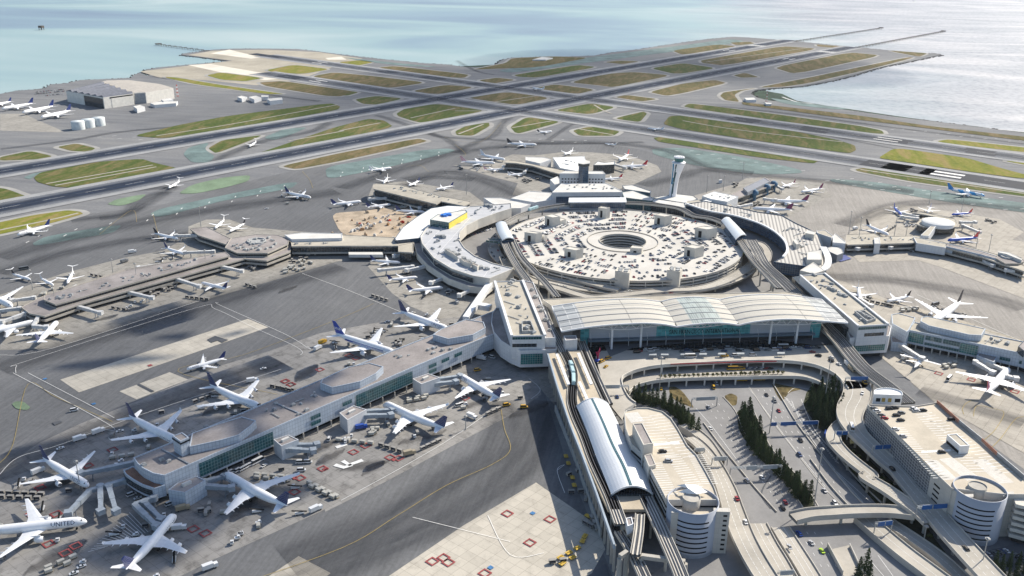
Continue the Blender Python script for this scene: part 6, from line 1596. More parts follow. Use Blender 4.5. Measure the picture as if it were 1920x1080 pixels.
for s, h, l in (('R1 1000,545', 28, 'red and white lattice mast by the hangar'), ('R3 470,575', 26, 'red and white lattice mast at the cove')):
    p = G(*PX(s)[0]); t = thing('lattice_mast', p, l, 'mast'); 
    for k in range(7):
        b = MB(); w0 = 2-.2*k; z0 = k*h/7; z1 = (k+1)*h/7
        for dx, dy in ((1, 1), (-1, 1), (-1, -1), (1, -1)):
            b.tube([(p.x+dx*w0, p.y+dy*w0, z0), (p.x+dx*(w0-.2), p.y+dy*(w0-.2), z1)], .22, 4); b.tube([(p.x+dx*w0, p.y+dy*w0, z0), (p.x-dy*(w0-.2), p.y+dx*(w0-.2), z1)], .12, 3)
        b.build('mast_section', M('mast_red', (.45, .05, .03), .6) if k % 2 == 0 else m_steelw, t)
m_timber = M('pier_timber', (.10, .085, .07), .9, .2, .3)
def lpier(s, label, w=3, big=True):
    P = GP(s, 2); t = thing('approach_light_pier', P[0], label, 'pier'); a, c = P; L = (c-a).length; d = (c-a).normalized(); nn = Vector((-d.y, d.x, 0))
    b = MB(); b.beam(V3(a, 2.2), V3(c, 2.2), w, .8); b.build('walkway_deck', m_timber, t)
    k = 0.; 
    while k < L:
        q = a+d*k; b = MB(); b.beam(V3(q-nn*9, 3), V3(q+nn*9, 3), 1.4, 1.0)
        for o in (-8, 0, 8): b.cyl((q.x+nn.x*o, q.y+nn.y*o, -3), .7, 6.5, 6)
        b.build('crossbar', m_timber, t); k += 32
    q = c; b = MB(); b.box((q.x, q.y, 1.5), (14, 18, 3.5), math.atan2(d.y, d.x)); b.build('end_platform', m_timber, t)
lpier('P 1490,77.5 1652,52.5', 'upper one of two long dark approach light piers in the bay')
lpier('P 1608,88.5 1769,58.5', 'lower one of two long dark approach light piers in the bay')
lpier('P 388,95 297,83', 'short greenish light pier at the far left shoreline')
for s, l in (('P 78,56', 'lone dark platform standing in the bay, upper left'), ('P 1713,2', 'tiny white boat at the top edge of the bay')):
    p = G(*PX(s)[0], -2); t = thing('bay_platform' if '78' in s else 'boat', p, l, 'platform' if '78' in s else 'boat')
    if '78' in s:
        b = MB(); b.box((p.x, p.y, 6), (16, 16, 8)); b.build('cabin', m_timber, t)
        b = MB()
        for dx, dy in ((-6, -6), (6, -6), (6, 6), (-6, 6)): b.cyl((p.x+dx, p.y+dy, -4), 1.2, 10, 6)
        b.build('piles', m_timber, t); t.children[-1].name = 'pile_frame'
    else:
        b = MB(); b.rings([[(p.x+x*k, p.y+y*k, z) for x, y in ((-12, 0), (-9, -4), (9, -4), (16, 0), (9, 4), (-9, 4))] for k, z in ((.8, -2.4), (1, 1.5))], 0, sm=False); b.build('hull', m_steelw, t)
        b = MB(); b.box((p.x-3, p.y, 1.4), (9, 5, 4)); b.build('cabin', m_steelw, t)
p = G(*PX('P 1755,103')[0]); 
# ================================================================ trees
def leafmat(name, a, b_):
    m, t, b = nt(name); p = objc(t); n = noise(t, p, .9, 4, .7)
    oi = t.nodes.new('ShaderNodeObjectInfo').outputs['Random']
    c = ramp(t, n, [(.3, a), (.7, b_)]); c = mix(t, math_(t, 'MULTIPLY', oi, .5), c, tuple(x*1.5 for x in b_))
    t.links.new(c, b.inputs['Base Color']); b.inputs['Roughness'].default_value = .9; b.inputs['Specular IOR Level'].default_value = .15
    return m
m_con = leafmat('conifer_foliage', (.012, .022, .010), (.045, .065, .025)); m_bark = M('bark', (.06, .045, .03), .9, .2, .5, world=False); m_leaf = leafmat('broadleaf_foliage', (.02, .035, .012), (.075, .095, .03)); m_bush = leafmat('bush_foliage', (.06, .06, .02), (.17, .16, .06))
def conifer(seed, Hh=15.5, r0=3.0):
    rn = random.Random(seed); root = bpy.data.objects.new('conifer_tree', None)
    b = MB(); b.lathe((0, 0, 0), [(.32, 0), (.24, Hh*.4), (.06, Hh*.92)], 6); o = b.build('trunk', m_bark); o.parent = root; COL.objects.unlink(o)
    b = MB()
    for k in range(520):
        t = rn.random()**1.15; z = .6+t*(Hh-.7); rr = r0*(1-t)**.75*(.80+.3*math.sin(z*2.1+seed)+.2*rn.random())+.12
        a = rn.random()*2*math.pi; q = rr*(rn.random()**.45); c = Vector((q*math.cos(a), q*math.sin(a), z)); s_ = rn.uniform(.35, .75)*(1.1-.5*t)
        out = Vector((math.cos(a), math.sin(a), -.35+rn.uniform(-.3, .3))).normalized(); side = Vector((-math.sin(a), math.cos(a), rn.uniform(-.4, .4))).normalized()
        b.add([c-side*s_*.55, c+out*s_*1.3-Vector((0, 0, s_*.3)), c+side*s_*.55, c+Vector((0, 0, s_*.9))-out*.2*s_], [(0, 1, 3), (1, 2, 3), (0, 2, 1)])
    o = b.build('crown', m_con); o.parent = root; COL.objects.unlink(o)
    return root
def broad(seed, Hh, r0, mat, name, n=420):
    rn = random.Random(seed); root = bpy.data.objects.new(name, None)
    b = MB(); b.lathe((0, 0, 0), [(.3, 0), (.2, Hh*.5)], 6)
    for k in range(4): a = k*1.6+seed; b.tube([(0, 0, Hh*.3), (math.cos(a)*r0*.5, math.sin(a)*r0*.5, Hh*.65)], .1, 4)
    o = b.build('trunk', m_bark); o.parent = root; COL.objects.unlink(o)
    lobes = [(Vector((rn.uniform(-.5, .5)*r0, rn.uniform(-.5, .5)*r0, Hh*rn.uniform(.5, .8))), r0*rn.uniform(.4, .65)) for _ in range(7)]
    b = MB()
    for k in range(n):
        c, lr = lobes[k % 7]; d = Vector((rn.gauss(0, 1), rn.gauss(0, 1), rn.gauss(0, .8))).normalized(); p = c+d*lr*rn.random()**.35; s_ = rn.uniform(.25, .55)*r0/2.6
        e = d.orthogonal().normalized(); f = d.cross(e)
        b.add([p-e*s_, p+f*s_, p+e*s_, p-f*s_+d*s_*.4], [(0, 1, 2, 3)])
    o = b.build('crown', mat); o.parent = root; COL.objects.unlink(o); return root
def put(proto, loc, rz, sc_, label, cat, group=None):
    r = proto.copy(); COL.objects.link(r)
    for c in proto.children: copy_tree(c, r)
    r.location = loc; r.rotation_euler = (0, 0, rz); r.scale = (sc_,)*3 if not isinstance(sc_, tuple) else sc_
    tag(r, label, cat, group); return r
CON = [conifer(k) for k in range(5)]; BRO = [broad(k, 8, 3.6, m_leaf, 'broadleaf_tree') for k in range(3)]; BSH = [broad(20+k, 3.0, 1.9, m_bush, 'planter_bush', 160) for k in range(3)]
def inpoly(p, P):
    c = False; n = len(P); j = n-1
    for i in range(n):
        if (P[i][1] > p.y) != (P[j][1] > p.y) and p.x < (P[j][0]-P[i][0])*(p.y-P[i][1])/(P[j][1]-P[i][1])+P[i][0]: c = not c
        j = i
    return c
rt = random.Random(11)
def grove(s, spacing, label, group, zz=.6, hs=(.85, 1.12), protos=CON, cat='tree', mx=200):
    P = [(p.x, p.y) for p in GP(s, zz)]; xs = [p[0] for p in P]; ys = [p[1] for p in P]; pts = []
    for _ in range(6000):
        q = Vector((rt.uniform(min(xs), max(xs)), rt.uniform(min(ys), max(ys)), zz))
        if inpoly(q, P) and all((q-o).length > spacing for o in pts): pts.append(q)
        if len(pts) >= mx: break
    for q in pts:
        k = rt.uniform(*hs); put(rt.choice(protos), q, rt.uniform(0, 6.28), (k*rt.uniform(.9, 1.15), k*rt.uniform(.9, 1.15), k), label, cat, group)
grove('B3 300,215 345,225 400,330 450,430 540,540 640,640 700,705 640,700 560,600 450,490 350,380', 3.9, 'dark conifer in the long row between the two carriageways', 'conifers in the long median row', hs=(.68, 1.18))
grove('M3 1480,400 1560,330 1640,340 1730,400 1700,470 1650,560 1600,600 1540,560 1500,480', 4.4, 'dark conifer in the dense cluster inside the right-hand ramp bend', 'conifers in the ramp bend cluster', hs=(.7, 1.15))
grove('M3 300,400 340,385 500,415 620,480 740,625 700,625 600,520 500,440 350,415', 4.3, 'dark conifer in the curved row behind the round garage end', 'conifers behind the left garage', hs=(.8, 1.02))
grove('M5 330,1060 420,1010 460,1060 440,1130 330,1120', 5, 'dark conifer at the bottom edge in the sunken lot', 'conifers in the sunken lot', hs=(.8, 1))
grove('M5 1550,990 1700,960 1865,960 1960,1040 1865,1130 1600,1100', 5.5, 'dark conifer at the lower right corner below the drum ramp', 'conifers at the lower right corner', hs=(.6, .85))
grove('R6 180,530 260,460 330,420 345,450 270,510 200,545', 5.5, 'broadleaf tree beside the ramps between round garage and hall', 'broadleaf trees by the round garage', protos=BRO, hs=(.8, 1.2))
grove('B3 830,330 900,420 1060,560 1240,700 1400,900 1330,900 1180,780 1000,640 880,500', 7, 'low dark bush under the elevated ramps', 'bushes under the ramps', protos=BRO, hs=(.35, .6), mx=45)
a = G(*PX('M3 492,238')[0], 8.2); c = G(*PX('M3 1305,210')[0], 8.2)
for k in range(27):
    p = a.lerp(c, k/26); put(rt.choice(BSH), (p.x, p.y, 7.25), rt.uniform(0, 6), rt.uniform(.9, 1.15), 'rounded olive bush in the planter row on the arrivals deck', 'bush', 'planter bushes on the arrivals deck')
b = MB(); b.beam(V3(G(*PX('M3 560,152')[0], 15), 15), V3(G(*PX('M3 1265,133')[0], 15), 15), .9, .6); tag(b.build('flower_box', M('red_flowers', (.20, .02, .03), .9, .35, 1.5)), 'long box of dark red flowers along the departures road parapet', 'flower box')

# ================================================================ masts and gantries
m_mast = M('mast_grey', (.34, .34, .33), .5, .05, fine=False)
_mast = {}
def mast(s, h, label, z=0.):
    p = G(*PX(s)[0], z)
    if h not in _mast:
        r = bpy.data.objects.new('light_mast', None)
        b = MB(); b.lathe((0, 0, 0), [(.45, 0), (.22, h)], 7); o = b.build('pole', m_mast); o.parent = r; COL.objects.unlink(o)
        b = MB(); b.lathe((0, 0, h-.8), [(.3, 0), (1.0, .2), (1.0, .4), (.3, .5)], 10)
        for k in range(8): a = k*math.pi/4; b.box((1.2*math.cos(a), 1.2*math.sin(a), h-1.2), (.55, .55, .5), a)
        o = b.build('lamp_head', m_mast); o.parent = r; COL.objects.unlink(o); _mast[h] = r
    put(_mast[h], p, 0, 1, label, 'light mast', 'tall light masts')
for s, h, l in [('P 1526,949', 43, 'tall light mast beside the end of the conifer row'), ('M3 478,410', 40, 'tall light mast by the left curve of the loop'), ('M3 1582,428', 43, 'tall light mast in the ramp bend conifers'), ('B3 468,275', 24, 'light pole at the blue sign gantry'),
 ('R4 1131,255', 26, 'light mast behind the stub pier'), ('R4 775,592', 26, 'light mast near the middle of the long left pier'), ('R4 1162,500', 24, 'light mast near the octagon end of the long left pier'), ('R4 640,545', 22, 'light mast on the far side of the long left pier'), ('R4 318,715', 24, 'light mast near the outer end of the long left pier'), ('R4 185,610', 22, 'light mast by the small jets'),
 ('Z4 838,552', 30, 'light mast behind the inner end of the dark-sided pier'), ('Z5 1402,410', 26, 'light mast at the outer end of the grey pier'), ('Z5 1078,535', 26, 'light mast left of the grey pier'), ('Z5 1228,520', 24, 'light mast behind the white shed'),
 ('Z6 342,665', 30, 'light mast left of the right-hand concourse start'), ('Z6 423,770', 36, 'light mast at the first gate of the right-hand concourse'), ('Z6 750,690', 36, 'light mast by the black-tailed airliner'), ('Z6 850,720', 26, 'light mast at the second gate block'), ('Z6 1065,400', 20, 'light mast behind the pale blue airliner'), ('Z6 1352,485', 26, 'light mast behind the red-tailed blue airliner'),
 ('Z6 1485,800', 26, 'light mast left of the nearer pier gates'), ('Z6 1585,905', 32, 'light mast at the bend near the picture edge'), ('B1 430,620', 22, 'light mast at the rounded concourse end'), ('B2 663,300', 12, 'short light mast on the apron edge by the taxiway'), ('R5 735,588', 26, 'light mast on the curved terminal corner'), ('R5 1383,560', 26, 'light mast on the round garage edge'), ('Z5 835,1020', 20, 'light mast on the round garage roof'), ('M5 1455,1075', 26, 'light mast at the bottom right ramp'), ('M5 940,765', 12, 'curved street lamp under the right ramp')]: mast(s, h, l)
m_blue = M('sign_blue', (.02, .10, .30), .5, .1, fine=False); m_signw = M('sign_back_grey', (.35, .38, .40), .6, .1, fine=False)
def gantry(s, z0, h, label, blue=((.1, .9),), post=(0, 1), m=None):
    P = GP(s, z0+h); a, c = P; t = thing('sign_gantry', (a.x, a.y, z0), label, 'sign gantry', 'sign gantries over the roads')
    d = (c-a).normalized(); L = (c-a).length; nn = Vector((d.y, -d.x, 0)); nn = nn if nn.dot(CAM-a) > 0 else -nn
    for k in post:
        q = a.lerp(c, k); b = MB(); b.cyl((q.x, q.y, z0), .35, h, 8); b.build('post', m_mast, t)
    b = MB()
    for o in (-.6, .6):
        for zz in (-.6, .6): b.beam(a+nn*o+Vector((0, 0, zz)), c+nn*o+Vector((0, 0, zz)), .22, .22)
    n = max(3, int(L/2.2))
    for k in range(n):
        x0 = a.lerp(c, k/n); x1 = a.lerp(c, (k+1)/n)
        for o in (-.6, .6): b.beam(x0+nn*o-Vector((0, 0, .6)), x1+nn*o+Vector((0, 0, .6)), .14, .14)
    b.build('truss', m_signw, t)
    for t0, t1 in blue:
        q0 = a.lerp(c, t0)+nn*1.0; q1 = a.lerp(c, t1)+nn*1.0; b = MB(); b.beam(q0, q1, .15, 3.0); p_ = b.build('sign_panel', m or m_blue, t)
        # white bands of lettering too far away to read: arrows/bars as on the panels
        e = MB(); e.beam(q0.lerp(q1, .12)+nn*.12+Vector((0, 0, .5)), q0.lerp(q1, .8)+nn*.12+Vector((0, 0, .5)), .05, .35); e.build('sign_stripe', m_steelw, p_)
for s, z, h, l, bl in [('M4 125,640 245,640', 9, 6, 'blue sign gantry over the narrow right ramp', ((.1, .5), (.55, .95))), ('M4 225,140 435,138', 13.5, 6, 'blue sign gantry over the departures exit beside the guideway', ((.2, .95),)), ('M4 475,775 635,765', 12, 6, 'blue sign gantry beside the louvred garage wall', ((.1, .5), (.55, .98))),
 ('B3 468,268 724,258', .6, 8, 'long blue sign gantry over the right carriageway', ((.0, .12), (.2, .52), (.66, .98))), ('M5 885,445 1165,425', 12, 6.5, 'blue sign gantry in front of the right drum ramp', ((.12, .45), (.5, .95))), ('M5 498,598 655,580', 4, 7, 'blue sign gantry just below the crossing bridge', ((.1, .5), (.55, .95)))]: gantry(s, z, h, l, bl)
for s, z, h, l, bl in [('B3 50,135 185,128', .6, 7.5, 'grey-backed sign gantry over the left carriageway near the deck', ((.15, .9),)), ('B3 158,452 240,450', 7, 6, 'grey-backed sign gantry over the left ramp, farther one', ((.1, .9),)), ('B3 255,505 530,492', .6, 8, 'long grey truss gantry ending at the conifer row', ((.3, .5), (.62, .9))), ('B3 62,405 118,402', 5, 5, 'small grey sign gantry beside the left garage', ((.1, .9),)), ('M3 105,300 280,297', 13.5, 6, 'grey-backed sign gantry on the left side of the loop', ((.0, .65),)), ('B3 508,1060 595,1055', .8, 6, 'small grey sign gantry at the bottom edge', ((.1, .9),))]: gantry(s, z, h, l, bl, m=m_signw)

# ================================================================ vehicles
def vp(name, c, r=.35, metal=.2): return M('paint_'+name, c, r, .02, fine=False, world=False, metal=metal)
CP = dict(white=vp('white', (.75, .75, .74)), silver=vp('silver', (.42, .43, .45)), grey=vp('grey', (.16, .17, .18)), black=vp('black', (.015, .015, .018)), blue=vp('blue', (.03, .06, .16)), red=vp('red', (.30, .02, .03)), yellow=vp('yellow', (.62, .36, .03)), lime=vp('lime', (.35, .55, .03)), tan=vp('tan', (.38, .32, .22)), bright_blue=vp('bright_blue', (.02, .08, .38)))
def car_parts(kind, col, parts=True):
    root = bpy.data.objects.new({'car': 'car', 'suv': 'car', 'van': 'van', 'bus': 'shuttle_bus', 'truck': 'box_truck'}[kind], None)
    L, w, h, hood, deck, cab = dict(car=(4.6, 1.85, 1.45, 1.3, .9, .75), suv=(4.9, 1.95, 1.75, 1.1, .25, .95), van=(5.6, 2.05, 2.3, .9, .1, 1.05), bus=(9.5, 2.5, 3.0, .3, .05, 1.1), truck=(8.5, 2.5, 3.3, 0, 0, 1.2))[kind]
    b = MB(); hl, hw = L/2, w/2
    if kind == 'truck':
        b.box((2.9, 0, .5), (2.2, 2.3, 2.0)); b.box((-1.1, 0, .9), (5.6, 2.5, 2.5)); b.box((0, 0, .45), (8, 1.2, .4))
    else:
        def sec(z, x0, x1, y): return [(x0, -y, z), (x1, -y, z), (x1, y, z), (x0, y, z)]
        b.rings([sec(.28, -hl+.1, hl-.1, hw-.05), sec(.55, -hl, hl, hw), sec(cab, -hl+.05, hl-.05, hw), sec(cab+.05, -hl+.1, hl-.25, hw-.05)], 0, sm=False)
        b.rings([sec(h-.12, -hl+deck+.45, hl-hood-.75, hw-.28), sec(h, -hl+deck+.6, hl-hood-.95, hw-.36)], 0, sm=False)
    o = b.build('body', CP[col]); o.parent = root; COL.objects.unlink(o)
    b = MB()
    if kind == 'truck': b.box((3.75, 0, 1.4), (.6, 2.1, .9))
    else: b.rings([sec(cab+.03, -hl+deck+.05, hl-hood+.05, hw-.1), sec(h-.1, -hl+deck+.45, hl-hood-.7, hw-.28)], 0, sm=False)
    o = b.build('window', m_glassd); o.parent = root; COL.objects.unlink(o)
    if parts:
        for x in (-hl*.62, hl*.62):
            for y in (-hw+.1, hw-.1):
                b = MB(); b.rings([[(x+.33*math.cos(a), y+q, .33+.33*math.sin(a)) for a in np.arange(0, 6.28, .7)] for q in (-.12, .12)], 0, sm=False); o = b.build('wheel', m_tyre); o.parent = root; COL.objects.unlink(o)
    return root
_vp = {}
def V(kind, col, s, z, to, label, group=None, parts=True, cat=None):
    k = (kind, col, parts)
    if k not in _vp: _vp[k] = car_parts(*k)
    p = G(*PX(s)[0], z)
    if isinstance(to, str): q = G(*PX(to)[0], z); rz = math.atan2(q.y-p.y, q.x-p.x)
    else: rz = to
    return put(_vp[k], p, rz, 1.12, label, cat or {'car': 'car', 'suv': 'car', 'van': 'van', 'bus': 'bus', 'truck': 'truck'}[kind], group)
RC = 'vehicles on the roads'
for kind, col, s, z, to, l in [('car', 'black', 'B3 447,117', .7, 'B3 500,190', 'black car highest on the right carriageway'), ('suv', 'grey', 'B3 490,150', .7, 'B3 540,220', 'dark car below the highest one on the right carriageway'), ('car', 'red', 'B3 512,202', .7, 'B3 560,270', 'dark red car on the right carriageway above the blue gantry'),
 ('suv', 'black', 'B3 628,360', .7, 'B3 680,430', 'dark car just below the blue gantry'), ('suv', 'blue', 'B3 622,437', .7, 'B3 680,510', 'dark blue car beside the middle of the conifer row'), ('car', 'silver', 'B3 755,628', .7, 'B3 810,690', 'silver car above the crossing bridge'), ('suv', 'white', 'B3 810,695', .7, 'B3 860,760', 'white car nearest the crossing bridge on the right side'),
 ('car', 'silver', 'B3 137,182', .7, 'B3 80,100', 'silver car below the left gantry'), ('car', 'white', 'B3 148,297', .7, 'B3 100,230', 'white car on the left carriageway beside the forked line'), ('suv', 'silver', 'B3 342,575', .7, 'B3 290,500', 'silver car under the long grey gantry'), ('car', 'white', 'B3 423,557', .7, 'B3 370,480', 'white car right of the silver one under the long grey gantry'),
 ('car', 'red', 'B3 547,690', .7, 'B3 500,620', 'red car in the tree shadows above the bridge'), ('suv', 'black', 'B3 533,720', .7, 'B3 490,650', 'dark car just below the red car'), ('car', 'red', 'B3 289,670', 9, 'B3 250,590', 'red and white car on the elevated left ramp'), ('car', 'white', 'B3 335,795', 9, 'B3 300,700', 'white car on the elevated left ramp below the red one'),
 ('suv', 'bright_blue', 'B3 620,858', .7, 'B3 570,800', 'blue pickup in the shade below the crossing bridge'), ('car', 'silver', 'B3 685,906', .7, 'B3 640,850', 'grey car in the shade between the blue pickup and the lime car'), ('car', 'lime', 'B3 742,950', .7, 'B3 700,890', 'bright lime green car'), ('car', 'silver', 'B3 568,928', 2.5, 'B3 530,860', 'silver car on the lower left roadway'),
 ('suv', 'black', 'M5 1328,835', 10.9, 'M5 1240,740', 'black car alone on the lower right ramp'), ('suv', 'black', 'M5 652,98', 12.1, 'M5 580,20', 'black car on the shaded ramp beside the louvred garage'), ('bus', 'white', 'M4 278,605', 13, 'M4 260,540', 'white shuttle bus at the ramp bend'), ('car', 'white', 'M4 378,285', 13.6, 'M4 350,400', 'white car where the exit ramp narrows'), ('van', 'yellow', 'M4 397,188', 13.6, 'M4 430,230', 'yellow van under the blue gantry at the guideway'),
 ('car', 'blue', 'M1 772,515', 13.6, 'M1 740,440', 'dark blue car beside the round garage end'), ('van', 'yellow', 'M1 630,190', 13.6, 'M1 690,160', 'orange taxi van by the colourful sculpture, nearer one'), ('van', 'yellow', 'M1 688,160', 13.6, 'M1 740,140', 'orange taxi van by the colourful sculpture, farther one'), ('car', 'yellow', 'M1 668,236', 13.6, 'M1 720,200', 'small yellow cab on the loop'),
 ('bus', 'white', 'M3 690,106', 13.6, 'M3 800,104', 'white bus on the departures road, left one'), ('van', 'yellow', 'M3 920,100', 13.6, 'M3 1000,98', 'yellow taxi on the departures road'), ('van', 'white', 'M3 990,98', 13.6, 'M3 1050,96', 'white van right of the yellow taxi on the departures road'), ('van', 'white', 'M3 1108,94', 13.6, 'M3 1180,93', 'second white van right of the yellow taxi'), ('bus', 'white', 'M3 1312,42', 13.6, 'M3 1400,42', 'white shuttle close to the hall doors'),
 ('suv', 'black', 'M3 1545,98', 13.6, 'M3 1500,88', 'black car at the right end of the departures road'), ('suv', 'white', 'M3 1632,112', 13.6, 'M3 1580,85', 'white car at the right end of the departures road'), ('suv', 'black', 'M3 1630,132', 13.6, 'M3 1580,105', 'black car beside the white one at the right end of the departures road'), ('car', 'white', 'M3 1680,155', 13.6, 'M3 1640,130', 'white car starting down the exit ramp'), ('truck', 'white', 'M3 1740,165', 13.6, 'M3 1780,200', 'white truck beside the guideway wall'), ('truck', 'tan', 'M3 1765,195', 13.6, 'M3 1800,225', 'tan truck behind the white one beside the guideway wall'), ('car', 'red', 'M3 1505,73', 13.6, 'M3 1560,76', 'red car near the right end of the hall front'),
 ('bus', 'yellow', 'M3 975,188', 7.4, 'M3 1060,186', 'yellow bus in the shade of the arrivals deck'), ('van', 'yellow', 'M3 1030,186', 7.4, 'M3 1090,184', 'yellow van in the shade of the arrivals deck'), ('bus', 'yellow', 'M3 1025,262', .7, 'M3 1100,262', 'yellow bus under the planter deck, left one'), ('bus', 'yellow', 'M3 1145,258', .7, 'M3 1200,257', 'yellow bus under the planter deck, right one'), ('van', 'yellow', 'M3 845,310', .7, 'M3 830,270', 'orange van beside a white one under the deck'), ('van', 'white', 'M3 863,285', .7, 'M3 850,255', 'white van beside the orange one under the deck'), ('car', 'yellow', 'M3 497,320', .7, 'M3 500,280', 'yellow cab under the left part of the deck'), ('truck', 'bright_blue', 'M4 45,672', .7, 'M4 60,600', 'blue-fronted truck with orange stripe by the ramp bend trees')]: V(kind, col, s, z, to, l, RC)
rk = random.Random(5); CL = ['white', 'white', 'silver', 'silver', 'silver', 'grey', 'grey', 'grey', 'black', 'black', 'black', 'black', 'blue', 'blue', 'silver', 'white', 'red']
for k in range(40):                                    # kerbside along the hall
    c_ = rk.choice(CL); x = 330+k*31+rk.uniform(-8, 8); y = 66-.018*x+rk.choice([0, 8, 17]); V(rk.choice(['car', 'suv', 'van']), c_, f'M3 {x},{y}', 13.6, f'M3 {x+60},{y-1}', f'{c_} vehicle standing at the kerb in front of the hall doors', 'vehicles at the departures kerb', parts=False)
for k in range(14):
    c_ = rk.choice(CL); x = 1080+k*11; V('car', c_, f'M3 {x},{184}', 7.4, f'M3 {x+40},{183}', f'{c_} car queueing in the shade of the arrivals deck', 'cars on the arrivals deck', parts=False)
GC = 'cars on the right garage roof'
for c_, x, y, l in [('black', 622, 428, 'leftmost black car of the upper pair'), ('black', 677, 422, 'right-hand black car of the upper pair'), ('white', 850, 430, 'white car of the middle top cluster'), ('white', 875, 448, 'second white car of the middle top cluster'), ('black', 935, 445, 'black car right of the white cluster'), ('grey', 735, 468, 'grey car in the second row'), ('black', 690, 490, 'black car left in the second row'), ('black', 730, 535, 'dark car by the lamp stand'), ('grey', 482, 428, 'grey car nearest the pavilion corner'), ('white', 512, 452, 'white car along the louvred edge, first'), ('grey', 550, 490, 'grey car along the louvred edge'), ('red', 580, 518, 'red car along the louvred edge'), ('white', 680, 620, 'white car farther down the louvred edge'), ('silver', 750, 685, 'silver car farthest down the louvred edge'), ('black', 1195, 528, 'black car by the red fence'), ('black', 1108, 828, 'black car at the crosswalk by the stair tower')]:
    V('suv', c_, f'M4 {x},{y}', 29.42, f'M4 {x+40},{y-2}', l+' on the right garage roof', GC)
V('suv', 'black', 'M1 1190,1020', 29.42, 'M1 1240,1018', 'black car on the left garage roof below the crosswalk', GC); V('suv', 'silver', 'M2 1050,115', 29.42, 'M2 1090,118', 'silver car on the left garage roof near the stair tower', GC)
# hub garage roof cars
hubc = []
for sct in range(8):
    a = math.pi/8+sct*math.pi/4; ax = Vector((math.cos(a), math.sin(a), 0)); ty = Vector((-ax.y, ax.x, 0))
    # occupancy: fuller on the north and east, sparse towards the viewer and the south
    toC = math.atan2(CAM.y-HC.y, CAM.x-HC.x); da = abs((a-toC+math.pi) % (2*math.pi)-math.pi)
    side = math.sin(a-toC)                      # camera-left positive/negative
    occ = .42+.55*min(1, da/2.0)
    if side > .2: occ *= .7
    for r_ in (50, 55.5, 68, 73.5, 86, 91.5, 104, 109.5, 121, 126):
        half = r_*math.tan(math.pi/8)*.86
        y = -half
        while y < half:
            p = HC+ax*r_+ty*y
            if (p-HC).length < HR-5 and rk.random() < occ*(.5+.5*(math.sin(y*.12+r_)+1)/1.4):
                hubc.append((p, a+(0 if rk.random() < .5 else math.pi)))
            y += 2.9
stairs_px = [(1040, 405), (1003, 443), (1077, 480), (1133, 400), (1243, 410), (1325, 435), (1302, 475), (1192, 470)]
hubc = [(p, a) for p, a in hubc if all(math.dist(proj((p.x, p.y, ZG)), q) > 16 for q in stairs_px)]
hubc.sort(key=lambda q: (q[0]-CAM).length)
_hc = {}
for c_ in set(CL):
    r = car_parts('car', c_, False); ms = [c for c in r.children]
    b = MB(); b.v = []; 
    me = bpy.data.meshes.new('parked_car'); vs = []; fs = []; mi = []
    for k, o in enumerate(ms):
        b0 = len(vs); vs += [tuple(v.co) for v in o.data.vertices]; fs += [tuple(b0+i for i in p.vertices) for p in o.data.polygons]; mi += [k]*len(o.data.polygons)
    me.from_pydata(vs, [], fs); me.materials.append(CP[c_]); me.materials.append(m_glassd); me.polygons.foreach_set('material_index', mi); me.update(); _hc[c_] = (me, vs, fs, mi)
for p, a in hubc[:230]:
    c_ = rk.choice(CL); o = bpy.data.objects.new('parked_car', _hc[c_][0]); COL.objects.link(o); o.location = (p.x, p.y, ZG+.02); o.rotation_euler = (0, 0, a)
    nr = (p-HC).length; tag(o, f'{c_} car parked on the round garage roof, {"near the light well" if nr < 75 else "near the outer parapet" if nr > 105 else "midway between light well and parapet"}', 'car', 'cars parked on the round garage roof')
b = MB(); cl = list(_hc)
for p, a in hubc[230:]:
    c_ = rk.choice(CL); me, vs, fs, mi = _hc[c_]; ca, sa = math.cos(a), math.sin(a); k0 = cl.index(c_)
    b0 = len(b.v); b.v += [(p.x+x*ca-y*sa, p.y+x*sa+y*ca, ZG+.02+z) for x, y, z in vs]
    for f, q in zip(fs, mi): b.f.append([b0+i for i in f]); b.m.append(k0 if q == 0 else len(cl)); b.uv.append([(0, 0)]*len(f)); b.sm.append(False)
tag(b.build('parked_cars', [CP[c] for c in cl]+[m_glassd]), 'dense rows of parked cars on the far side of the round garage roof', None, None, 'stuff')
# ring road kerb cars and lower lots
b = MB()
def carmass(pts, z):
    for p, a in pts:
        c_ = rk.choice(CL); me, vs, fs, mi = _hc[c_]; ca, sa = math.cos(a), math.sin(a); k0 = cl.index(c_)
        b0 = len(b.v); b.v += [(p.x+x*ca-y*sa, p.y+x*sa+y*ca, z+zz) for x, y, zz in vs]
        for f, q in zip(fs, mi): b.f.append([b0+i for i in f]); b.m.append(k0 if q == 0 else len(cl)); b.uv.append([(0, 0)]*len(f)); b.sm.append(False)
carmass([(HC+Vector((math.cos(t)*r_, math.sin(t)*r_, 0)), t+math.pi/2) for t in np.arange(0, 6.28, .045) for r_ in (HR+9, HR+17) if rk.random() < .35], 7.55)
for s0, s1, n in (('R1 205,520', 'R1 360,505', 34), ('R1 200,530', 'R1 365,515', 34), ('R1 260,540', 'R1 368,528', 20), ('R5 700,290', 'R5 860,250', 22), ('R5 720,310', 'R5 850,270', 20), ('R5 1220,620', 'R5 1420,650', 14), ('M5 1500,900', 'M5 1720,860', 12), ('M5 1760,700', 'M5 1900,660', 12), ('M5 1780,900', 'M5 1900,960', 10)):
    p0 = G(*PX(s0)[0]); p1 = G(*PX(s1)[0]); a = math.atan2(p1.y-p0.y, p1.x-p0.x)+1.57
    carmass([(p0.lerp(p1, k/n), a) for k in range(n) if rk.random() < .8], .66)
tag(b.build('parked_cars', [CP[c] for c in cl]+[m_glassd]), 'small parked cars on the ring roads and far staff lots', None, None, 'stuff')

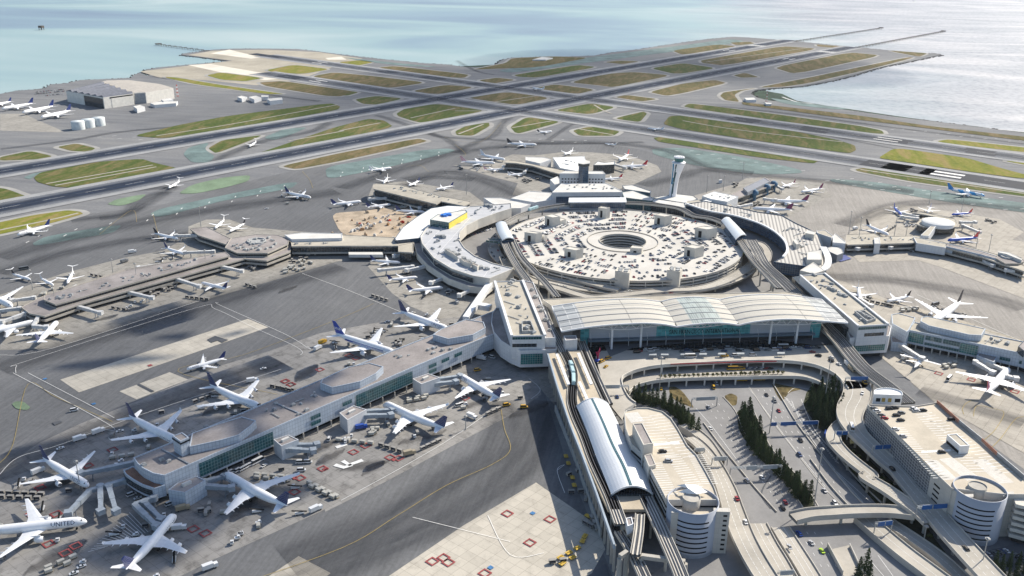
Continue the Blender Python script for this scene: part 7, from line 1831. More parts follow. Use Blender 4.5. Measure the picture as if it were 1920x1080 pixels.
# ---- ramp vehicles
def gse(kind):
    r = bpy.data.objects.new(kind, None)
    def part(n, b, m, par=None):
        o = b.build(n, m); o.parent = par or r; COL.objects.unlink(o); return o
    def wheels(xs, y=.75):
        for x in xs:
            for s in (-y, y):
                b = MB(); b.rings([[(x+.28*math.cos(a), s+q, .28+.28*math.sin(a)) for a in np.arange(0, 6.28, .8)] for q in (-.1, .1)], 0, sm=False); part('wheel', b, m_tyre)
    if kind == 'baggage_cart':
        b = MB(); b.box((0, 0, .45), (3.2, 1.6, .2)); b.box((0, 0, 1.9), (3.2, 1.7, .12)); b.box((-1.55, 0, .6), (.08, 1.6, 1.3)); b.box((1.55, 0, .6), (.08, 1.6, 1.3)); part('frame', b, M('cart_grey', (.30, .29, .27), .7))
        b = MB(); b.box((0, 0, .62), (2.8, 1.3, .9)); part('luggage', b, M('luggage_dark', (.05, .05, .06), .8)); wheels((-1.1, 1.1))
    elif kind == 'cargo_container':
        b = MB(); b.prism([(-1.6, -.9), (1.6, -.9), (1.6, .9), (-1.6, .9)], .5, 1.9); part('container', b, M('container_silver', (.42, .41, .37), .5, .15)); b = MB(); b.box((0, 0, .3), (3.6, 2, .18)); part('dolly', b, M('dolly_tan', (.32, .27, .19), .8)); wheels((-1.2, 1.2), .85)
    elif kind == 'yellow_dolly':
        b = MB(); b.box((0, 0, .5), (3.4, 2.3, .25)); b.box((0, 0, .75), (3.0, .2, .5)); part('deck', b, M('dolly_yellow', (.55, .38, .08), .7)); wheels((-1.2, 1.2), .9)
    elif kind == 'tug':
        b = MB(); b.box((0, 0, .4), (2.8, 1.6, .8)); b.box((-.5, 0, 1.2), (1.2, 1.4, .8)); part('body', b, CP['white']); wheels((-.9, .9)); b = MB(); b.box((-.5, 0, 1.35), (1.24, 1.44, .45)); part('window', b, m_glassd)
    elif kind == 'belt_loader':
        b = MB(); b.box((0, 0, .4), (4.5, 1.7, .7)); part('body', b, CP['white']); b = MB(); b.beam((-3.6, 0, .9), (3.8, 0, 2.6), .9, .3); part('belt', b, m_tyre); wheels((-1.5, 1.5))
    return r
_g = {}
def GSE(kind, p, rz, label, group, cat=None, sc_=1.25):
    if kind not in _g: _g[kind] = gse(kind)
    return put(_g[kind], p, rz, sc_, label, cat or kind.replace('_', ' '), group)
rg_ = random.Random(3)
def train_(kind, s, n, label, group, gap=None, z=.5):
    P = GP(s, z); TL = sum((c-a).length for a, c in zip(P, P[1:])); n = max(2, min(n, int(TL/(4.9 if kind == 'baggage_cart' else 5.2))+1))
    for k in range(n):
        t = k/max(1, n-1)*(len(P)-1); i = min(int(t), len(P)-2) if len(P) > 1 else 0
        p = P[i].lerp(P[i+1], t-i); d = P[i+1]-P[i]; GSE(kind, p, math.atan2(d.y, d.x)+rg_.uniform(-.08, .08), label, group)
def cluster(kind, s, n, spread, label, group, z=.5):
    c = G(*PX(s)[0], z)
    for k in range(n): GSE(kind, c+Vector((rg_.uniform(-1, 1)*spread, rg_.uniform(-1, 1)*spread*.5, 0)), rg_.choice([.35, .5, 1.9, 2.1])+rg_.uniform(-.1, .1), label, group)
for kind, s, n, l, g_ in [('cargo_container', 'B1 1370,545 1540,560', 12, 'silver container on a dolly behind the white vans, beside the docked four-engine jet', 'containers by the white vans'), ('cargo_container', 'B1 1370,562 1520,575', 9, 'silver container on a dolly behind the white vans, beside the docked four-engine jet', 'containers by the white vans'),
 ('cargo_container', 'B1 1650,590 1790,660', 14, 'container dolly in the tight rows at the wingtip of the docked four-engine jet', 'containers at the wingtip'), ('cargo_container', 'B1 1660,610 1770,665', 10, 'container dolly in the tight rows at the wingtip of the docked four-engine jet', 'containers at the wingtip'),
 ('cargo_container', 'B1 260,1040 390,985', 11, 'container dolly in the cluster left of the bottom airliner tail', 'containers by the bottom airliner'), ('cargo_container', 'B1 260,1060 360,1020', 8, 'container dolly in the cluster left of the bottom airliner tail', 'containers by the bottom airliner'),
 ('baggage_cart', 'B1 10,640 220,650', 14, 'baggage cart in the row above the left-edge airliner', 'carts above the left-edge airliner'), ('baggage_cart', 'B1 10,665 200,672', 10, 'baggage cart in the row above the left-edge airliner', 'carts above the left-edge airliner'),
 ('cargo_container', 'N2 620,745 860,770', 14, 'container dolly in the long cluster below the middle docked jet', 'containers below the middle jet'), ('cargo_container', 'N2 1150,440 1275,415', 8, 'container dolly in front of the inner glass bay', 'containers by the inner glass bay'), ('cargo_container', 'N2 1150,455 1260,435', 6, 'container dolly in front of the inner glass bay', 'containers by the inner glass bay'),
 ('baggage_cart', 'N2 1250,810 1370,755', 5, 'covered cart in the short train on the apron edge', 'cart train at the apron edge'), ('baggage_cart', 'N2 1740,550 1820,515', 4, 'cart in the train near the taxiway bend', 'cart train near the bend'), ('baggage_cart', 'N2 940,785 1080,830', 5, 'dark cart in the string leading to the red stand square', 'cart string by red square'),
 ('cargo_container', 'B1 600,455 700,440', 8, 'tan dolly beside the far jet bridge at the rounded end', 'dollies at the rounded end'), ('baggage_cart', 'B1 1040,155 1110,130', 4, 'cart by the tail of the farthest docked four-engine jet', 'carts by the far tail'), ('baggage_cart', 'B1 1455,72 1560,92', 4, 'dark cart behind the concourse', 'dark carts behind the concourse'), ('baggage_cart', 'N2 125,342 250,370', 5, 'dark cart behind the concourse', 'dark carts behind the concourse'),
 ('yellow_dolly', 'M2 185,75 205,135', 3, 'yellow dolly in the station shadow, upper group', 'yellow dollies upper group'), ('yellow_dolly', 'M2 240,255 255,320', 5, 'yellow dolly in the station shadow, middle group', 'yellow dollies middle group'), ('yellow_dolly', 'M2 370,580 420,610', 4, 'yellow dolly close to the screen wall', 'yellow dollies by the wall'), ('yellow_dolly', 'M2 325,790 345,750', 3, 'yellow dolly below the wall group', 'yellow dollies below the wall'),
 ('yellow_dolly', 'M2 140,930 280,850', 7, 'yellow dolly in the sunlit row at the bottom', 'yellow dollies sunlit row'), ('yellow_dolly', 'M2 155,980 240,930', 5, 'yellow dolly in the sunlit row at the bottom', 'yellow dollies sunlit row'), ('baggage_cart', 'M2 210,230 290,200', 6, 'empty cart in the station shadow', 'empty carts in shadow'), ('baggage_cart', 'M2 230,380 350,370 350,440', 14, 'empty cart in the station shadow', 'empty carts in shadow'), ('baggage_cart', 'M2 350,640 440,690 400,600', 16, 'empty cart in the station shadow', 'empty carts in shadow'), ('baggage_cart', 'M2 70,970 160,960', 6, 'dark empty dolly beside the sunlit yellow row', 'dark dollies bottom'),
 ('baggage_cart', 'R5 180,648 255,672', 5, 'dark cart in the train on the open apron', 'dark cart train'), ('baggage_cart', 'R4 1055,655 1165,668', 5, 'cart in the train below the long left pier', 'cart train below the pier'), ('baggage_cart', 'R4 1390,585 1435,600', 3, 'dark cart near the octagonal pier', 'dark carts near octagon'), ('baggage_cart', 'R4 640,715 700,725', 3, 'dark cart beside the long left pier', 'dark carts long pier'),
 ('baggage_cart', 'R4 520,530 570,540', 3, 'cart on the far side of the long left pier', 'carts far side long pier'), ('cargo_container', 'N5 815,310 920,305', 8, 'white container behind the right concourse', 'containers behind right concourse'), ('cargo_container', 'N5 820,325 910,318', 7, 'white container behind the right concourse', 'containers behind right concourse'), ('cargo_container', 'N5 1120,720 1195,700', 7, 'white container beside the propeller plane', 'containers by propeller plane'), ('cargo_container', 'N5 1135,735 1190,725', 5, 'white container beside the propeller plane', 'containers by propeller plane'),
 ('baggage_cart', 'N5 560,250 720,285', 9, 'cart in the line behind the right office block', 'cart line right office block'), ('baggage_cart', 'Z6 840,800 910,830', 4, 'small dark cart below the right-hand concourse', 'carts below right-hand concourse'), ('baggage_cart', 'Z6 700,640 760,600', 4, 'cart by the black-tailed airliner', 'carts by black-tailed airliner'), ('baggage_cart', 'Z6 1160,640 1240,660', 6, 'cart between round roof and blue airliner', 'carts between roof and airliner'), ('baggage_cart', 'Z6 1590,550 1660,562', 4, 'dark cart on the outer round-roof apron', 'dark carts outer apron')]: train_(kind, s, n, l, g_)
for kind, s, n, sp, l, g_ in [('baggage_cart', 'R4 1700,430', 14, 22, 'small white ramp vehicle near the straight connector', 'ramp gear by the connector'), ('cargo_container', 'R4 1690,475', 12, 18, 'pale container near the straight connector', 'containers by the connector'), ('cargo_container', 'R4 1600,495', 8, 14, 'pale container right of the octagon', 'containers right of octagon'), ('baggage_cart', 'R4 1430,485', 8, 9, 'dark gear by the jet bridge nearest the octagon', 'gear near octagon bridge'),
 ('tug', 'R4 770,700', 5, 14, 'small tug below the unused jet bridge', 'tugs below unused bridge'), ('baggage_cart', 'R4 880,630', 6, 12, 'cart between two bridges of the long pier', 'carts between bridges'), ('baggage_cart', 'R4 950,610', 6, 10, 'cart by the docked narrow jet', 'carts by docked jet'), ('belt_loader', 'R4 930,445', 4, 10, 'belt loader on the far side near the stub pier', 'loaders far side'), ('cargo_container', 'R4 300,620', 6, 14, 'white gear by the T-tailed jet', 'gear by T-tailed jet'),
 ('baggage_cart', 'Z4 1380,430', 12, 14, 'dark gear at the fan-shaped concourse', 'gear at fan concourse'), ('baggage_cart', 'Z4 1480,410', 10, 12, 'dark gear at the fan-shaped concourse', 'gear at fan concourse'), ('tug', 'Z4 930,330', 4, 10, 'tug at the fan-shaped concourse edge', 'tugs fan concourse'), ('cargo_container', 'Z4 250,680', 10, 14, 'pale gear below the dark-sided pier', 'gear below dark pier'), ('tug', 'Z4 110,760', 5, 14, 'tug near the construction site', 'tugs near construction'),
 ('baggage_cart', 'R5 600,620', 6, 9, 'cart beside the third narrow jet', 'carts third narrow jet'), ('baggage_cart', 'R5 380,510', 8, 8, 'cart by the curved terminal bridges', 'carts curved terminal'), ('belt_loader', 'R5 200,860', 6, 8, 'dark loader behind the blue-striped airliner', 'loaders blue-striped airliner'), ('baggage_cart', 'R5 330,905', 8, 8, 'dark cart behind the blue-striped airliner', 'carts blue-striped airliner'), ('tug', 'R5 650,670', 5, 8, 'tug at the foot of the sloping walkway', 'tugs sloping walkway'),
 ('cargo_container', 'N5 560,225', 6, 9, 'gear at the small white airliner behind the office block', 'gear small airliner'), ('baggage_cart', 'N5 720,270', 6, 7, 'dark gear under the nose of the dark-finned airliner', 'gear dark-finned airliner'), ('belt_loader', 'N5 1060,310', 4, 9, 'loader beside the large white airliner', 'loaders large airliner'), ('baggage_cart', 'N5 1240,355', 4, 7, 'gear right of the large white airliner', 'gear large airliner right'), ('tug', 'N5 850,650', 4, 7, 'gear beside the propeller plane', 'gear propeller plane'), ('tug', 'N5 1610,830', 5, 6, 'gear right of the colourful-tailed airliner', 'gear colourful tail'),
 ('baggage_cart', 'Z5 1540,640', 8, 10, 'gear at the dark-red-tailed airliners', 'gear red tails'), ('baggage_cart', 'Z5 1330,470', 8, 12, 'gear beside the grey pier', 'gear grey pier'), ('tug', 'Z6 900,590', 10, 14, 'pale gear below the round roof', 'gear below round roof'), ('baggage_cart', 'Z6 930,460', 5, 8, 'dark gear between blue airliners', 'gear blue airliners'), ('baggage_cart', 'Z6 1600,555', 3, 8, 'dark gear on the outer apron', 'dark gear outer'),
 ('baggage_cart', 'B1 1100,730', 5, 6, 'tan cart right of the bottom airliner bridges', 'tan carts bottom'), ('tug', 'B1 1260,885', 4, 7, 'white tug on the apron edge below the docked jet', 'tugs apron edge'), ('baggage_cart', 'N2 1720,430', 6, 4, 'dark loader under the tail of the inner twin-engine jet', 'loader under tail'), ('cargo_container', 'N2 880,680', 6, 6, 'pale container by the middle docked jet engines', 'containers by engines'), ('tug', 'N2 690,740', 4, 7, 'tug in the middle of the near apron', 'tugs near apron')]: cluster(kind, s, n, sp, l, g_)
WV = 'white ramp vans and trucks'
for kind, col, s, to, l in [('van', 'white', 'N1 1480,618', 'N1 1530,590', 'first white van of the row under the teal glazing'), ('van', 'white', 'N1 1530,605', 'N1 1580,575', 'second white van of the row under the teal glazing'), ('van', 'white', 'N1 1575,580', 'N1 1625,550', 'third white van of the row under the teal glazing'), ('van', 'white', 'N1 1625,555', 'N1 1680,530', 'fourth white van of the row under the teal glazing'), ('bus', 'white', 'N1 1700,520', 'N1 1740,500', 'large white minibus at the end of the van row'), ('car', 'white', 'N1 1770,565', 'N1 1800,545', 'white car below the minibus'), ('van', 'white', 'N1 1400,638', 'N1 1440,620', 'white van right at the nose of the docked jet'),
 ('truck', 'white', 'B1 425,355', 'B1 470,340', 'white box truck near the upper left apron edge, left one'), ('truck', 'white', 'B1 525,317', 'B1 570,300', 'white box truck near the upper left apron edge, right one'), ('car', 'white', 'B1 640,310', 'B1 680,300', 'white car right of the two box trucks'), ('car', 'white', 'B1 322,402', 'B1 350,392', 'white car by the left twin-engine airliner wingtip'), ('truck', 'white', 'B1 205,530', 'B1 240,515', 'fuel truck under the wing of the left airliner'), ('van', 'white', 'B1 395,200', 'B1 420,195', 'white van on the far apron'),
 ('truck', 'white', 'B1 1683,732', 'B1 1720,715', 'white tanker truck on the apron edge right of the docked jet'), ('truck', 'white', 'B1 1120,1040', 'B1 1160,1025', 'long white truck at the bottom edge'), ('car', 'white', 'B1 435,1033', 'B1 470,1020', 'white car at the bottom edge, right one'), ('car', 'white', 'B1 395,1068', 'B1 420,1060', 'white car at the bottom edge, left one'), ('truck', 'white', 'B1 955,832', 'B1 990,828', 'catering truck by the bottom airliner nose'), ('truck', 'tan', 'B1 975,728', 'B1 1000,722', 'tan truck under the rounded concourse end'),
 ('van', 'white', 'B1 905,700', 'B1 930,690', 'white van under the rounded end, left one'), ('van', 'white', 'B1 930,693', 'B1 955,685', 'white van under the rounded end, right one'), ('van', 'white', 'B1 700,650', 'B1 725,640', 'white van beneath the terracotta roof'), ('car', 'white', 'B1 735,668', 'B1 760,660', 'white car beneath the terracotta roof'), ('van', 'white', 'B1 1600,478', 'B1 1640,477', 'white van left of a pair on the open stand'), ('van', 'white', 'B1 1640,476', 'B1 1680,475', 'white van right of a pair on the open stand'), ('van', 'white', 'B1 1605,520', 'B1 1640,518', 'pickup below the pair of vans'), ('truck', 'white', 'B1 1345,45', 'B1 1375,40', 'ramp truck behind the far jet'),
 ('truck', 'bright_blue', 'N2 790,655', 'N2 820,650', 'blue truck near the middle gate house'), ('van', 'white', 'N2 548,738', 'N2 560,700', 'white van in the middle of the near apron'), ('van', 'white', 'N2 1520,487', 'N2 1560,480', 'white van near the inner stand line'), ('van', 'white', 'N2 1545,478', 'N2 1590,468', 'second white van near the inner stand line'), ('van', 'yellow', 'N2 1660,220', 'N2 1690,215', 'yellow truck under the concourse root'), ('truck', 'white', 'N2 1620,575', 'N2 1660,590', 'white ramp truck on the inner apron edge'), ('truck', 'tan', 'N2 1150,850', 'N2 1190,840', 'equipment truck at the red stand square'), ('truck', 'yellow', 'N2 500,15', 'N2 520,5', 'yellow truck on the dark apron'), ('truck', 'white', 'N2 465,60', 'N2 500,40', 'long tug train on the dark apron'), ('car', 'white', 'N2 55,208', 'N2 90,200', 'white car by the two concrete strips'), ('car', 'white', 'R5 258,792', 'R5 280,785', 'white car at the tail of the walkway airliner'),
 ('van', 'white', 'N2 1770,125', 'N2 1800,135', 'white van in the dark underpass, right'), ('truck', 'white', 'N2 1690,135', 'N2 1720,140', 'white truck in the dark underpass, left'), ('van', 'yellow', 'B2 973,183', 'B2 1010,182', 'yellow service truck at the taxiway corner'), ('van', 'yellow', 'B2 880,172', 'B2 900,168', 'small yellow cart near the taxiway corner'), ('bus', 'grey', 'N5 1055,278', 'N5 1090,268', 'dark bus on the right apron'), ('bus', 'white', 'N5 1155,815', 'N5 1185,785', 'white bus left of the colourful-tailed airliner'), ('truck', 'white', 'N5 835,665', 'N5 860,650', 'white truck under the propeller plane bridge'), ('truck', 'white', 'N5 500,190', 'N5 510,240', 'fuel truck at the small airliner'), ('truck', 'red', 'Z6 568,785', 'Z6 600,780', 'dark red truck under the right-hand concourse'), ('truck', 'white', 'Z6 400,625', 'Z6 440,615', 'truck near the concourse start'), ('bus', 'grey', 'R4 135,495', 'R4 165,490', 'dark bus at the upper left apron'), ('truck', 'white', 'R4 745,402', 'R4 770,398', 'truck on the open upper apron'), ('truck', 'grey', 'R4 700,455', 'R4 715,450', 'small dark truck on the open upper apron'), ('car', 'white', 'R4 1500,155', 'R4 1520,152', 'lone white vehicle on the taxiway side'), ('bus', 'grey', 'Z4 790,322', 'Z4 820,335', 'dark bus at the fan-shaped concourse apron')]: V(kind, col, s, .5, to, l, WV)
# sculpture
p = G(*PX('M1 592,178')[0], ZD); t = thing('sculpture', p, 'tall slim red and blue sculpture at the kerb left of the hall', 'sculpture')
b = MB(); b.lathe((p.x, p.y, ZD), [(3.2, 0), (2.2, 1.2), (.5, 1.6)], 10); b.build('base', vp('sculpture_blue', (.02, .05, .30)), t); b = MB()
for k in range(7): a = k*.9; b.beam((p.x, p.y, ZD+1), (p.x+1.6*math.cos(a), p.y+1.6*math.sin(a), ZD+6+k*.9), .5, .5)
b.build('blade', vp('sculpture_red', (.45, .03, .12)), t)
# kerb shelters
for k, x in enumerate((520, 650, 775, 1025, 1295, 440, 900)):
    P = GP(f'M3 {x-24},{88-x*.012} {x+26},{88-x*.012} {x+26},{98-x*.012} {x-24},{98-x*.012}', ZD+3); t = thing('bus_shelter', V3(P[0], ZD), 'flat-roofed shelter on the departures island', 'shelter', 'shelters on the departures island'); b = MB(); b.prism([(q.x, q.y) for q in P], ZD+2.8, ZD+3.1, bottom=True); b.build('roof', m_signw, t)
    b = MB(); 
    for q in P: b.cyl((q.x, q.y, ZD), .15, 2.9, 5)
    b.build('post', m_mast, t)
# ================================================================ painted marks and stains
m_yel = M('taxi_line_yellow', (.36, .28, .11), .8, .2, .5); m_redp = M('stand_paint_red', (.30, .08, .08), .8, .25, .6); m_wht = m_linew; m_bluep = M('stand_paint_blue', (.07, .18, .36), .8, .2, .6)
m_blackp = M('resealed_asphalt', (.02, .024, .035), .7, .12, .05)
mk = {'y': MB(), 'w': MB(), 'r': MB(), 'b': MB(), 'k': MB()}
def ln(c, s, w=.3, z=.52, n=6):
    P = smooth(GP(s), n); mk[c].ribbon([V3(p, z) for p in P], w)
for s in ('B2 -700,1180 0,935 300,760 560,600 800,490 900,410 870,300 850,190', 'R4 1560,1200 1000,1070 1380,975 1920,770 R5 180,690', 'B1 0,480 70,380 150,60 300,130 600,260', 'R4 560,300 740,165 770,230', 'R1 1700,965 1740,1010 1760,1060',
          'R2 580,775 780,800 900,690', 'R2 640,815 700,870 650,890', 'M4 1310,480 1300,420 1360,360 1450,350', 'M4 1400,500 1410,430 1450,400 1600,430 1680,470 1600,620 1490,720', 'M4 1870,500 1780,530 1650,700 1560,790', 'R6 640,620 900,600 1200,700 1920,900', 'Z4 300,300 420,290 500,350', 'R4 860,180 900,340'): ln('y', s, .38)
for s in ('R4 90,1080 95,1040 160,1010 1100,715 1210,720 1440,830 1640,920 1700,960 1690,980', 'R4 1730,930 1740,945 1600,860 1240,700 1230,685', 'R4 1700,520 1920,600 R5 150,660 460,790', 'R4 0,980 300,940 1180,655', 'B1 0,540 100,450 330,380 760,220 1500,-20', 'B1 70,0 580,275 550,300', 'B1 150,0 610,240', 'B2 0,680 330,500 600,340 830,180', 'B2 1000,30 1060,90 1010,140', 'B2 1150,520 1190,490 1150,520 1190,640', 'B2 780,760 900,970 1080,960', 'B2 380,770 900,900', 'R2 0,905 480,800', 'R6 1320,640 1900,900'): ln('w', s, .35)
# runway paint
def rwp(name, t, off, L, w, c='w', z=.80):
    a, b_ = RW[name]; d = (b_-a).normalized(); nn = Vector((-d.y, d.x, 0)); p = a+d*t+nn*off; mk[c].ribbon([V3(p, z), V3(p+d*L, z)], w)
def rt_at(name, px, py):
    a, b_ = RW[name]; return (G(px, py)-a).dot((b_-a).normalized())
for name in RW:
    a, b_ = RW[name]; L = (b_-a).length
    for o in (-29, 29): rwp(name, 0, o, L, .5)
    k = 0
    while k < L: rwp(name, k, 0, 30, .5); k += 60
for name, px, py in (('1L', 1777, 328), ('1R', 1665, 262), ('28L', 1480, 111), ('28R', 1370, 95), ('1L', 585, 154), ('1R', 600, 118)):
    t = rt_at(name, px, py)
    for o in (-11, 11): rwp(name, t-23, o, 46, 9 if (name, px) == ('1L', 1777) else 4)
for name, px, py, n in (('28L', 1550, 99, 8), ('28R', 1415, 87, 8)):
    t = rt_at(name, px, py)
    for i in range(n): rwp(name, t, -25+i*7.1, 45, 3.4)
for name, px, py, L, w, off in (('1R', 1397, 225, 60, 50, 0), ('1R', 1535, 243, 55, 26, 13), ('1R', 1515, 246, 55, 26, -13), ('1R', 1840, 288, 50, 24, 12), ('1R', 1825, 290, 50, 24, -12), ('1L', 1660, 312, 75, 52, 0), ('1L', 1735, 325, 16, 52, 0), ('1L', 1850, 342, 320, 52, 0), ('1L', 545, 145, 90, 45, 0), ('1R', 500, 105, 160, 34, 0), ('1R', 722, 136, 50, 40, 0), ('1R', 808, 147, 70, 40, 0), ('1R', 890, 159, 50, 40, 0), ('1R', 1678, 263, 60, 46, 0)):
    t = rt_at(name, px, py); 
    rwp(name, t-L/2, off, L, w, 'k', .79)
# dashed apron-edge lights/marks along taxiway centre
for s in ('R4 840,210 1650,30', 'R2 0,985 640,850', 'R3 0,850 650,965', 'Z6 200,190 1900,460', 'R4 180,330 700,240', 'R2 1080,790 1400,800', 'R3 900,1010 1920,1140', 'R1 590,770 900,790', 'R3 1200,730 1920,800'):
    P = GP(s); L = (P[1]-P[0]).length; k = 0; d = (P[1]-P[0]).normalized(); nn = Vector((-d.y, d.x, 0))
    while k < L:
        for o in (-9, 9): q = P[0]+d*(k+o)+nn*o; mk['w'].ribbon([V3(q, .53), V3(q+(d+nn)*5, .53)], 1.1)
        k += 42
sheet('apron', ['R4 1165,893 1210,872 1285,895 1250,910 1225,898 1190,910', 'B1 730,62 745,58 825,98 808,103', 'B1 278,265 320,255 335,262 292,280'], m_roadd, .3, sm=False)
# stand squares
def sq(s, w=11, fill=False, c='r'):
    w *= .58
    p = G(*PX(s)[0]); a = rotG
    e = Vector((math.cos(a), math.sin(a), 0)); f = Vector((-e.y, e.x, 0))
    if fill: mk[c].ribbon([V3(p-e*w/2, .54), V3(p+e*w/2, .54)], w); return
    for u, v in ((e, f), (f, e)):
        for k in (-1, 1): mk[c].ribbon([V3(p+v*k*w/2-u*(w/2+.5), .54+(.004 if u == f else 0)), V3(p+v*k*w/2+u*(w/2+.5), .54+(.004 if u == f else 0))], 1.0)
for s in ('B1 1720,510', 'B1 1570,635', 'B1 1600,560', 'B1 1030,832', 'B1 1095,855', 'B1 260,912', 'B1 350,960', 'B1 405,922', 'B1 170,752', 'B1 215,612', 'B1 300,752', 'B1 470,495', 'B1 600,410', 'B1 1520,45', 'B1 1550,62', 'B2 65,422', 'B2 130,388', 'B2 660,135', 'B2 260,450', 'B2 305,455', 'B2 885,750', 'B2 1112,780', 'B2 1005,905', 'B2 485,1005', 'B2 545,985', 'B2 570,1010', 'B2 765,1068', 'N2 220,300', 'N2 265,325', 'N2 700,110', 'N2 750,130', 'N2 480,215', 'M4 1380,160', 'M4 1780,270', 'N5 1080,775'): sq(s, 9)
for s in ('B1 1570,560', 'B1 1735,512', 'B2 280,462', 'B1 800,-40'): sq(s, 6, True)
for s in ('B2 1020,748', 'B2 795,1038', 'B1 500,165', 'B1 240,32'): sq(s, 5, True, 'b')
for o, kd, kk, _l in PL[:13]:
    nm = o['label']
    for q in range(9):
        a = rg_.uniform(0, 6.28); r_ = rg_.uniform(15, 38); p = Vector((o.location.x+r_*math.cos(a), o.location.y+r_*math.sin(a), .5)); px_, py_ = proj(p)
        if kd in ('b747', 'b777') and inpoly(p, [(v.x, v.y) for v in GP('P 250,890 310,930 530,850 780,760 930,700 930,640 300,860', 0)]): continue
        if _l < 45: continue
        GSE(rg_.choice(['baggage_cart', 'cargo_container', 'tug', 'tug', 'belt_loader', 'baggage_cart']), p, rg_.choice([.4, 2.0, 2.1, .5]), 'loose ramp gear beside the '+' '.join(nm.split()[:9]), 'loose gear beside one airliner '+str(PL.index((o, kd, kk, _l))))
# hatching by the bottom airliner
A_ = GP('B1 690,745 790,850 560,930 470,955'); a, b_, c, d = A_
for k in range(16):
    t = k/15; p = a.lerp(d, t); q = b_.lerp(c, t); mk['w'].ribbon([V3(p, .53), V3(q, .53)], .35)
for s in ('N2 600,800 680,775', 'N2 590,930 660,950 720,930', 'N2 650,900 700,930 800,895'): ln('w', s, 3.5, n=1)
for k, (b, m, nm) in {k: (mk[k], dict(y=m_yel, w=m_wht, r=m_redp, b=m_bluep, k=m_blackp)[k], 'pavement_markings' if k != 'k' else 'runway') for k in mk}.items(): tag(b.build(nm, m), kind='structure')
# worn darker tracks of tyres on taxiways and aprons
m_trk = bandmat('tyre_tracks', (.03, .034, .044), .15, .46); m_grime = None
trk = MB()
for k, (s, w) in enumerate([('R1 1850,690 1750,740 1500,790 1280,870 1150,930 700,1060 R4 950,40 780,110 700,180 400,220', 34), ('R2 190,650 240,660 430,725 560,770 620,800 700,870', 26), ('R2 960,650 900,700 860,760 760,800 640,860', 28), ('R4 940,60 820,130 700,190 560,210', 30), ('R2 480,740 560,770 900,790 1200,810 1700,800', 26), ('R2 1400,680 1300,700 1160,790', 18),
  ('R4 0,430 400,320 800,230 1200,160 1900,60', 60), ('R4 0,520 300,420 700,340 1060,300', 40), ('R2 0,1060 400,930 700,850 1300,800 1800,840 R3 200,960 700,1010 1300,1080', 46), ('R3 0,640 400,690 900,780 1500,900', 14), ('B2 -300,1000 200,800 600,560 820,420 880,250 850,150', 46), ('B2 -300,1150 300,900 700,700 1000,450 1100,150', 40),
  ('R6 820,540 1200,560 1700,650 1920,720', 46), ('R6 900,250 1200,140 1500,120 1920,160', 50), ('Z4 300,420 700,350 1100,460 1300,560', 50), ('Z4 200,520 500,400 900,420', 40), ('Z5 500,470 800,400 1100,330 1500,360', 46), ('R4 0,1060 600,860 1300,650 1920,480', 55), ('B1 -50,560 300,380 900,150 1500,-60', 40), ('M4 900,260 1300,380 1865,560', 34),
  ('R3 0,620 600,700 1000,760 1700,870', 20), ('R3 20,590 200,600 600,640 1200,720 1920,810', 24), ('R1 0,840 400,790 700,740 1300,690', 24), ('R1 850,430 1200,480 1560,540 1800,570', 26), ('R2 0,490 400,540 700,560', 24), ('R2 220,380 450,440 780,480', 24), ('R2 650,340 760,400 860,420', 20)]):
    trk.ribbon([V3(p, .34+k*.004) for p in smooth(GP(s), 8)], w)
tag(trk.build('taxiway', m_trk), kind='structure')
# light narrow service roads through the grass
svc = MB()
for s in ('R1 880,765 1300,700 1900,590', 'R1 260,1035 860,930', 'R1 310,1045 880,940', 'R1 1620,795 1920,740 R2 0,735 220,692', 'R2 390,665 640,610', 'R2 640,625 780,625', 'R2 660,755 800,700', 'R2 960,720 1180,682', 'R2 1330,725 1530,760', 'R2 860,575 1100,540', 'R3 0,680 300,730 900,800', 'R4 -20,280 300,215 440,180', 'R3 130,350 700,270', 'R3 1000,955 1920,1090', 'R2 1520,640 1480,625 1420,590'):
    svc.ribbon([V3(p, .62) for p in smooth(GP(s), 6)], 4.5)
tag(svc.build('path', M('service_road_grey', (.33, .31, .27), .9, .1)), kind='structure')
# dark oil and soot patches on the stands
m_oil = bandmat('stand_grime', (.03, .028, .03), .0, .55)
oil = MB()
for k, (s, r_) in enumerate([('N2 560,870', 14), ('N2 820,935', 18), ('N2 880,955', 12), ('N2 500,790', 16), ('B1 1300,720', 16), ('B1 1420,700', 22), ('B1 850,950', 14), ('B1 300,980', 20), ('N2 380,240', 18), ('B1 240,620', 18), ('R4 1620,610', 14), ('R4 600,770', 12), ('R4 1480,490', 14), ('R4 760,720', 12), ('R5 490,640', 14), ('M4 1500,200', 16), ('B1 760,330', 16), ('B1 1150,190', 14), ('N2 1250,720', 20), ('N2 1650,470', 14), ('Z6 1480,640', 14), ('B2 1000,200', 20), ('R5 60,960', 12)]):
    p = G(*PX(s)[0]); a = rotG+rg_.uniform(-.5, .5); e = Vector((math.cos(a), math.sin(a), 0)); oil.ribbon([V3(p+e*r_*t, .46+k*.003) for t in (-1, -.5, 0, .5, 1)], [r_*.2, r_*.7, r_, r_*.7, r_*.2])
tag(oil.build('pavement_stains', m_oil), kind='structure')
